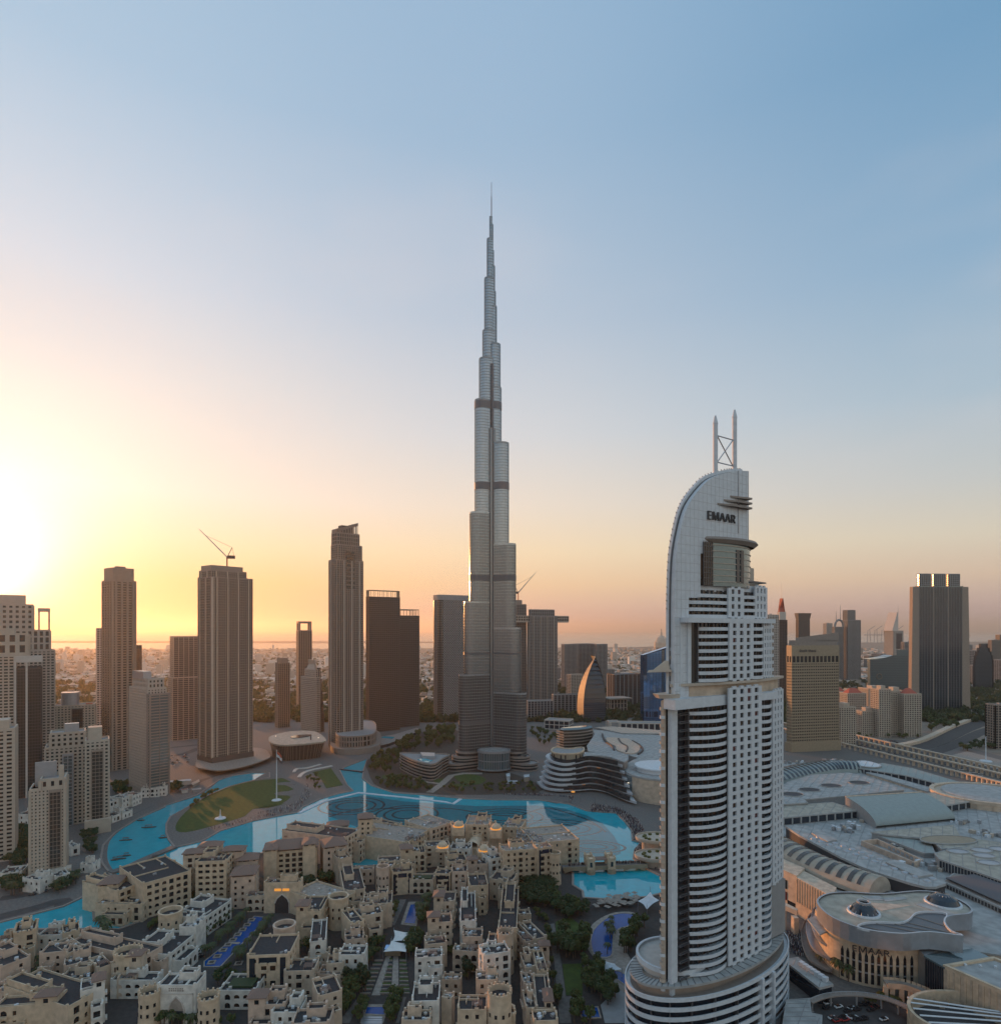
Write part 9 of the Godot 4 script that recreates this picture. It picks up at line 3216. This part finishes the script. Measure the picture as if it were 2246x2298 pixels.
		if rest:
			var mm := MultiMesh.new()
			mm.transform_format = MultiMesh.TRANSFORM_3D
			mm.mesh = groves[b[2][0] % 3]
			mm.instance_count = int(rest * 1.6)
			for n in mm.instance_count:
				mm.set_instance_transform(n, Transform3D(Basis(Vector3.UP, rng.randf() * TAU).scaled(Vector3.ONE * b[3] * rr(0.7, 1.2)), v3(inside(b[0]), 0.3 + 4.4 * b[3])))
			var g := MultiMeshInstance3D.new()
			g.multimesh = mm
			g.name = numbered("grove")
			add_child(g)
			tag(g, "mass of dark trees: " + b[5], "trees", "", "stuff")

# ---------------------------------------------------------------- vehicles, boats, flag, people
func car(called: String, m: String) -> Node3D:
	var o := thing(called, "", "car")
	var s := S()
	s.prism(P([V(-2.2,-0.85), V(2.2,-0.85), V(2.2,0.85), V(-2.2,0.85)]), 0.35, 0.95, P([V(-2.15,-0.8), V(2.05,-0.8), V(2.05,0.8), V(-2.15,0.8)]))
	part("body", s, M[m], o)
	s = S()
	s.prism(P([V(-1.7,-0.78), V(1.1,-0.78), V(1.1,0.78), V(-1.7,0.78)]), 0.95, 1.5, P([V(-1.3,-0.66), V(0.5,-0.66), V(0.5,0.66), V(-1.3,0.66)]))
	part("cabin", s, M.pane, o)
	for x in [-1.35, 1.35]:
		for z in [-0.8, 0.8]:
			s = S()
			s.bar(W(x, 0.33, z - 0.1), W(x, 0.33, z + 0.1), 0.33, 10)
			part("wheel", s, M.car_dark, o)
	return o

func small_things() -> void:
	# boats
	var spots := [[V(-338,-571.4), 9.0, "long dark wooden boat alone in the left basin"], [V(-337.7,-608.4), 11.0, "dark wooden boat near the top of the left basin"], [V(-315.3,-524.8), 8.0, "dark boat in the lower left basin, middle of three"], [V(-314.2,-532.2), 6.0, "small dark boat in the lower left basin, right of three"], [V(-318.1,-522.2), 5.0, "smallest dark boat in the lower left basin, left of three"], [V(-358,-630.5), 6.0, "dark boat close to the canal mouth"], [V(-307.9,-577.9), 6.0, "dark boat moored at the lawn promenade"], [V(-293.5,-494.8), 6.0, "dark boat below the lakeside walk, left"], [V(-290.8,-510.9), 6.0, "dark boat below the lakeside walk, middle"], [V(-287.7,-526.8), 6.0, "dark boat below the lakeside walk, right"]]
	for q in spots:
		var o := thing("boat", q[2], "boat", v3(q[0], 0.1), 0.2)
		var l: float = q[1] * 0.55
		var s := S()
		s.prism(P([Vector2(-l, 0), Vector2(-l * 0.6, 0.9), Vector2(l * 0.6, 0.9), Vector2(l, 0), Vector2(l * 0.6, -0.9), Vector2(-l * 0.6, -0.9)]), -0.3, 0.7, P([Vector2(-l * 1.15, 0), Vector2(-l * 0.65, 1.25), Vector2(l * 0.65, 1.25), Vector2(l * 1.15, 0), Vector2(l * 0.65, -1.25), Vector2(-l * 0.65, -1.25)]))
		part("hull", s, M.bark, o)
		s = S()
		s.box(W(-l * 0.5, 2.4, -1.1), W(l * 0.5, 2.6, 1.1))
		for x in [-l * 0.45, l * 0.45]:
			for z in [-1.0, 1.0]:
				s.bar(W(x, 0.6, z), W(x, 2.4, z), 0.07, 4)
		part("canopy", s, M.umber, o)
	# flag
	var f := thing("flagpole", "very tall white flagpole on the lawn, its flag hanging in folds", "flagpole", v3(V(-248.9,-704.6), 0.6))
	var s := S()
	s.bar(Vector3.ZERO, W(0, 56, 0), 0.75, 10, 0.35)
	part("pole", s, M.white, f)
	s = S()
	s.lathe(Vector3.ZERO, [V(5.5,0), V(4.5,0.8), V(1.2,1.2), V(0.8,2.2)], 20)
	part("foot", s, M.white, f)
	for k in 3:
		s = S()
		for i in 7:
			var x0 := 0.4 + i * 0.75
			var x1 := x0 + 0.75
			var z0 := sin(i * 1.3 + k) * 0.9
			var z1 := sin((i + 1) * 1.3 + k) * 0.9
			var d0 := i * 0.75
			var d1 := (i + 1) * 0.75
			var top := 55.0 - k * 3.2
			s.quad(W(x0, top - 3.2 - d0, z0), W(x0, top - d0, z0), W(x1, top - d1, z1), W(x1, top - 3.2 - d1, z1))
		part(["flag_upper_stripe", "flag_middle_stripe", "flag_lower_stripe"][k], s, M[["rust", "white", "dark"][k]], f)
	f = thing("small_fountain", "small white monument with a round foot standing on the lawn", "monument", v3(V(-281.2,-636), 0.6))
	s = S()
	s.lathe(Vector3.ZERO, [V(5.4,0), V(5,0.8), V(2.2,1), V(1,2.6), V(0.5,4.5), V(0.25,9), V(0.05,9.6)], 20)
	part("shaft", s, M.white, f)
	f = thing("white_column", "slender white column on a low disc beside the highway, far right", "column", v3(V(700.7,-914.9)))
	s = S()
	s.bar(Vector3.ZERO, W(0, 36, 0), 0.9, 10, 0.6)
	part("shaft", s, M.white, f)
	s = S()
	s.lathe(Vector3.ZERO, [V(8,0), V(7,1.5), V(0.9,2)], 20)
	part("foot", s, M.white, f)
	# cars
	var cars := [car("parked_car", "car_white"), car("parked_car", "car_dark"), car("parked_car", "car_red")]
	var words := ["white car", "dark car", "red car"]
	var lots := [[P([V(166.3,-323.4), V(186.9,-320.3), V(193.4,-311.5), V(189.9,-305.9), V(158.5,-305.9), V(162.1,-316.3)]), 22, 0.3, "%s in the car park below the thin curved footbridge", "cars in the car park"], [P([V(-341.8,-453.4), V(-332.4,-465.5), V(-327.4,-480.4), V(-322.7,-476), V(-327.1,-460.4), V(-337.3,-448.6)]), 8, 0.5, "%s on the road in front of the pale tower", "cars on the canal road"], [P([V(-176.9,-361.9), V(-175.3,-378), V(-177.3,-417.8), V(-174.3,-417.8), V(-171.7,-375.9), V(-173,-359.9)]), 6, 1.1, "%s on the boulevard left of the long pool", "cars on the boulevard"], [P([V(-497.5,-947.9), V(-477.3,-972.3), V(-437,-913.5), V(-443.9,-881.5), V(-462.7,-881.5)]), 16, 0.3, "%s on the lot left of the ribbed tower", "cars left of the ribbed tower"], [P([V(627.6,-1083.4), V(747.3,-1135.6), V(723.8,-1083.4), V(618.8,-1035.7)]), 20, 0.3, "%s parked before the red-roofed blocks", "cars before the red-roofed blocks"], [P([V(-147.4,-477), V(-139.5,-482.1), V(-133.8,-467.1), V(-140.7,-463.9)]), 5, 0.6, "%s in the hotel forecourt", "cars in the hotel forecourt"], [P([V(579.5,-1083.4), V(609.3,-940.5), V(636.1,-805.3), V(625.4,-791.7), V(597.4,-922), V(569.7,-1065)]), 24, -0.5, "%s on the highway beside the rail viaduct", "cars on the highway"]]
	var seen_kind := [false, false, false]
	for q in lots:
		for n in q[1]:
			var k: int = [0, 1, 1, 0, 2, 1][n % 6]
			var at := v3(inside(q[0]), 0.45)
			if not seen_kind[k]:
				seen_kind[k] = true
				cars[k].position = at
				cars[k].rotation.y = q[2]
				tag(cars[k], q[3] % words[k], "", q[4])
			else:
				copy(cars[k], at, q[2] + (PI / 2 if rng.randf() < 0.3 else 0.0), q[3] % words[k], 1.0, q[4])
	var van := thing("white_van", "white minibus driving on the boulevard beside the long pool", "van", v3(V(-178,-369.3), 0.45), 0.95)
	s = S()
	s.prism(rect(6.4, 2.1), 0.4, 1.5)
	s.prism(rect(6.2, 2.0), 1.5, 2.6, rect(5.6, 1.8))
	part("body", s, M.car_white, van)
	s = S()
	s.box(W(-2.7, 1.5, -1.04), W(2.6, 2.2, 1.04))
	part("window_band", s, M.pane, van)
	for x in [-2.0, 2.0]:
		for z in [-1.0, 1.0]:
			s = S()
			s.bar(W(x, 0.4, z - 0.12), W(x, 0.4, z + 0.12), 0.4, 10)
			part("wheel", s, M.car_dark, van)
	# parasols of the lakeside restaurants
	var first: Node3D = null
	for n in 60:
		var at := v3(inside(P([V(62.4,-429.7), V(68.1,-439.5), V(79.8,-449.7), V(97.8,-451.2), V(93.2,-435.2), V(81.1,-429.7), V(70.8,-425.6)])), 0.4)
		if first == null:
			first = thing("parasol", "square pale parasol on the lakeside restaurant deck", "parasol", at, 0.0, "parasols on the restaurant deck")
			s = S()
			s.prism(rect(3.4, 3.4), 2.5, 3.4, rect(0.2, 0.2))
			part("canopy", s, M.stone, first)
			s = S()
			s.bar(Vector3.ZERO, W(0, 2.6, 0), 0.06, 6)
			part("pole", s, M.bark, first)
		else:
			copy(first, at, rng.randf(), "square pale parasol on the lakeside restaurant deck", rr(0.8, 1.2), "parasols on the restaurant deck")
	# the crowd waiting along the water, too many to tell apart
	var fig := S()
	fig.lathe(Vector3.ZERO, [V(0.12,0), V(0.16,0.5), V(0.2,0.95), V(0.25,1.35), V(0.1,1.48)], 6)
	fig.lathe(W(0, 1.46, 0), [V(0.02,0), V(0.12,0.08), V(0.12,0.2), V(0.02,0.3)], 6)
	var mm := MultiMesh.new()
	mm.transform_format = MultiMesh.TRANSFORM_3D
	mm.use_colors = true
	mm.mesh = fig.mesh()
	var zones := [[P([V(92,-658.3), V(118.2,-655.1), V(123,-627.7), V(124.2,-599.9), V(118.8,-569.6), V(124.6,-563.6), V(115.2,-544.4), V(110.7,-527.4), V(115.8,-507.6), V(124.2,-498.2), V(132.2,-555.5), V(137.1,-627.7), V(125.9,-671.4), V(100.1,-688.5)]), 1500], [P([V(-4.5,-727.4), V(83.1,-718.5), V(74.9,-688.5), V(78.7,-713.9), V(43.1,-732)]), 260], [P([V(178.8,-396.7), V(190.7,-396.7), V(175.5,-366.6), V(168.4,-372)]), 420], [P([V(-251.9,-652.3), V(-233.7,-672.9), V(-223,-701.2), V(-236.6,-775.7), V(-217.1,-727.4), V(-212.5,-661.5), V(-233.8,-643.3)]), 160], [P([V(-281.1,-603.5), V(-255.5,-633.9), V(-227.8,-664.5), V(-222,-650.2), V(-251.2,-623.4), V(-274,-596.3)]), 60], [P([V(52.9,-498.8), V(68.8,-502.6), V(68.5,-500.7), V(54,-496)]), 50], [P([V(91.2,-505.4), V(112.5,-505.4), V(111.8,-502.6), V(90.5,-501.6)]), 70]]
	var count := 0
	for z in zones:
		count += z[1]
	mm.instance_count = count
	var i := 0
	var cols := [Color(0.03, 0.03, 0.035), Color(0.08, 0.07, 0.08), Color(0.25, 0.22, 0.22), Color(0.5, 0.48, 0.46), Color(0.12, 0.05, 0.04), Color(0.05, 0.07, 0.13)]
	for z in zones:
		for n in z[1]:
			mm.set_instance_transform(i, Transform3D(Basis(Vector3.UP, rng.randf() * TAU).scaled(Vector3.ONE * rr(1.0, 1.25)), v3(inside(z[0]), 4.4 if z[1] in [50, 70] else 0.55)))
			mm.set_instance_color(i, cols[rng.randi() % 6])
			i += 1
	var crowd := MultiMeshInstance3D.new()
	crowd.multimesh = mm
	crowd.name = "crowd"
	var cm := mat("clothes", Color.WHITE, 0.9)
	cm.vertex_color_use_as_albedo = true
	crowd.material_override = cm
	add_child(crowd)
	tag(crowd, "people crowding the lake promenade, the bridge and the mall forecourt", "crowd", "", "stuff")
	# lamp posts along the promenade
	var post: Node3D = null
	var path := smooth(P([V(76.5,-702.8), V(109.7,-688.5), V(127.1,-658.3), V(130.5,-605.3), V(127.6,-569.6), V(122.5,-533.6)]), 5, false)
	for k in range(0, path.size(), 2):
		if post == null:
			post = thing("lamp_post", "slender dark lamp post on the crowded lake promenade", "lamp post", v3(path[k], 0.5), 0.0, "lamp posts on the lake promenade")
			s = S()
			s.bar(Vector3.ZERO, W(0, 8, 0), 0.14, 6, 0.08)
			part("post", s, M.dark, post)
			s = S()
			s.block(W(0.5, 7.9, 0), W(1.2, 0.2, 0.4))
			part("lamp_head", s, M.grey, post)
		else:
			copy(post, v3(path[k], 0.5), rng.randf() * TAU, "slender dark lamp post on the crowded lake promenade", 1.0, "lamp posts on the lake promenade")
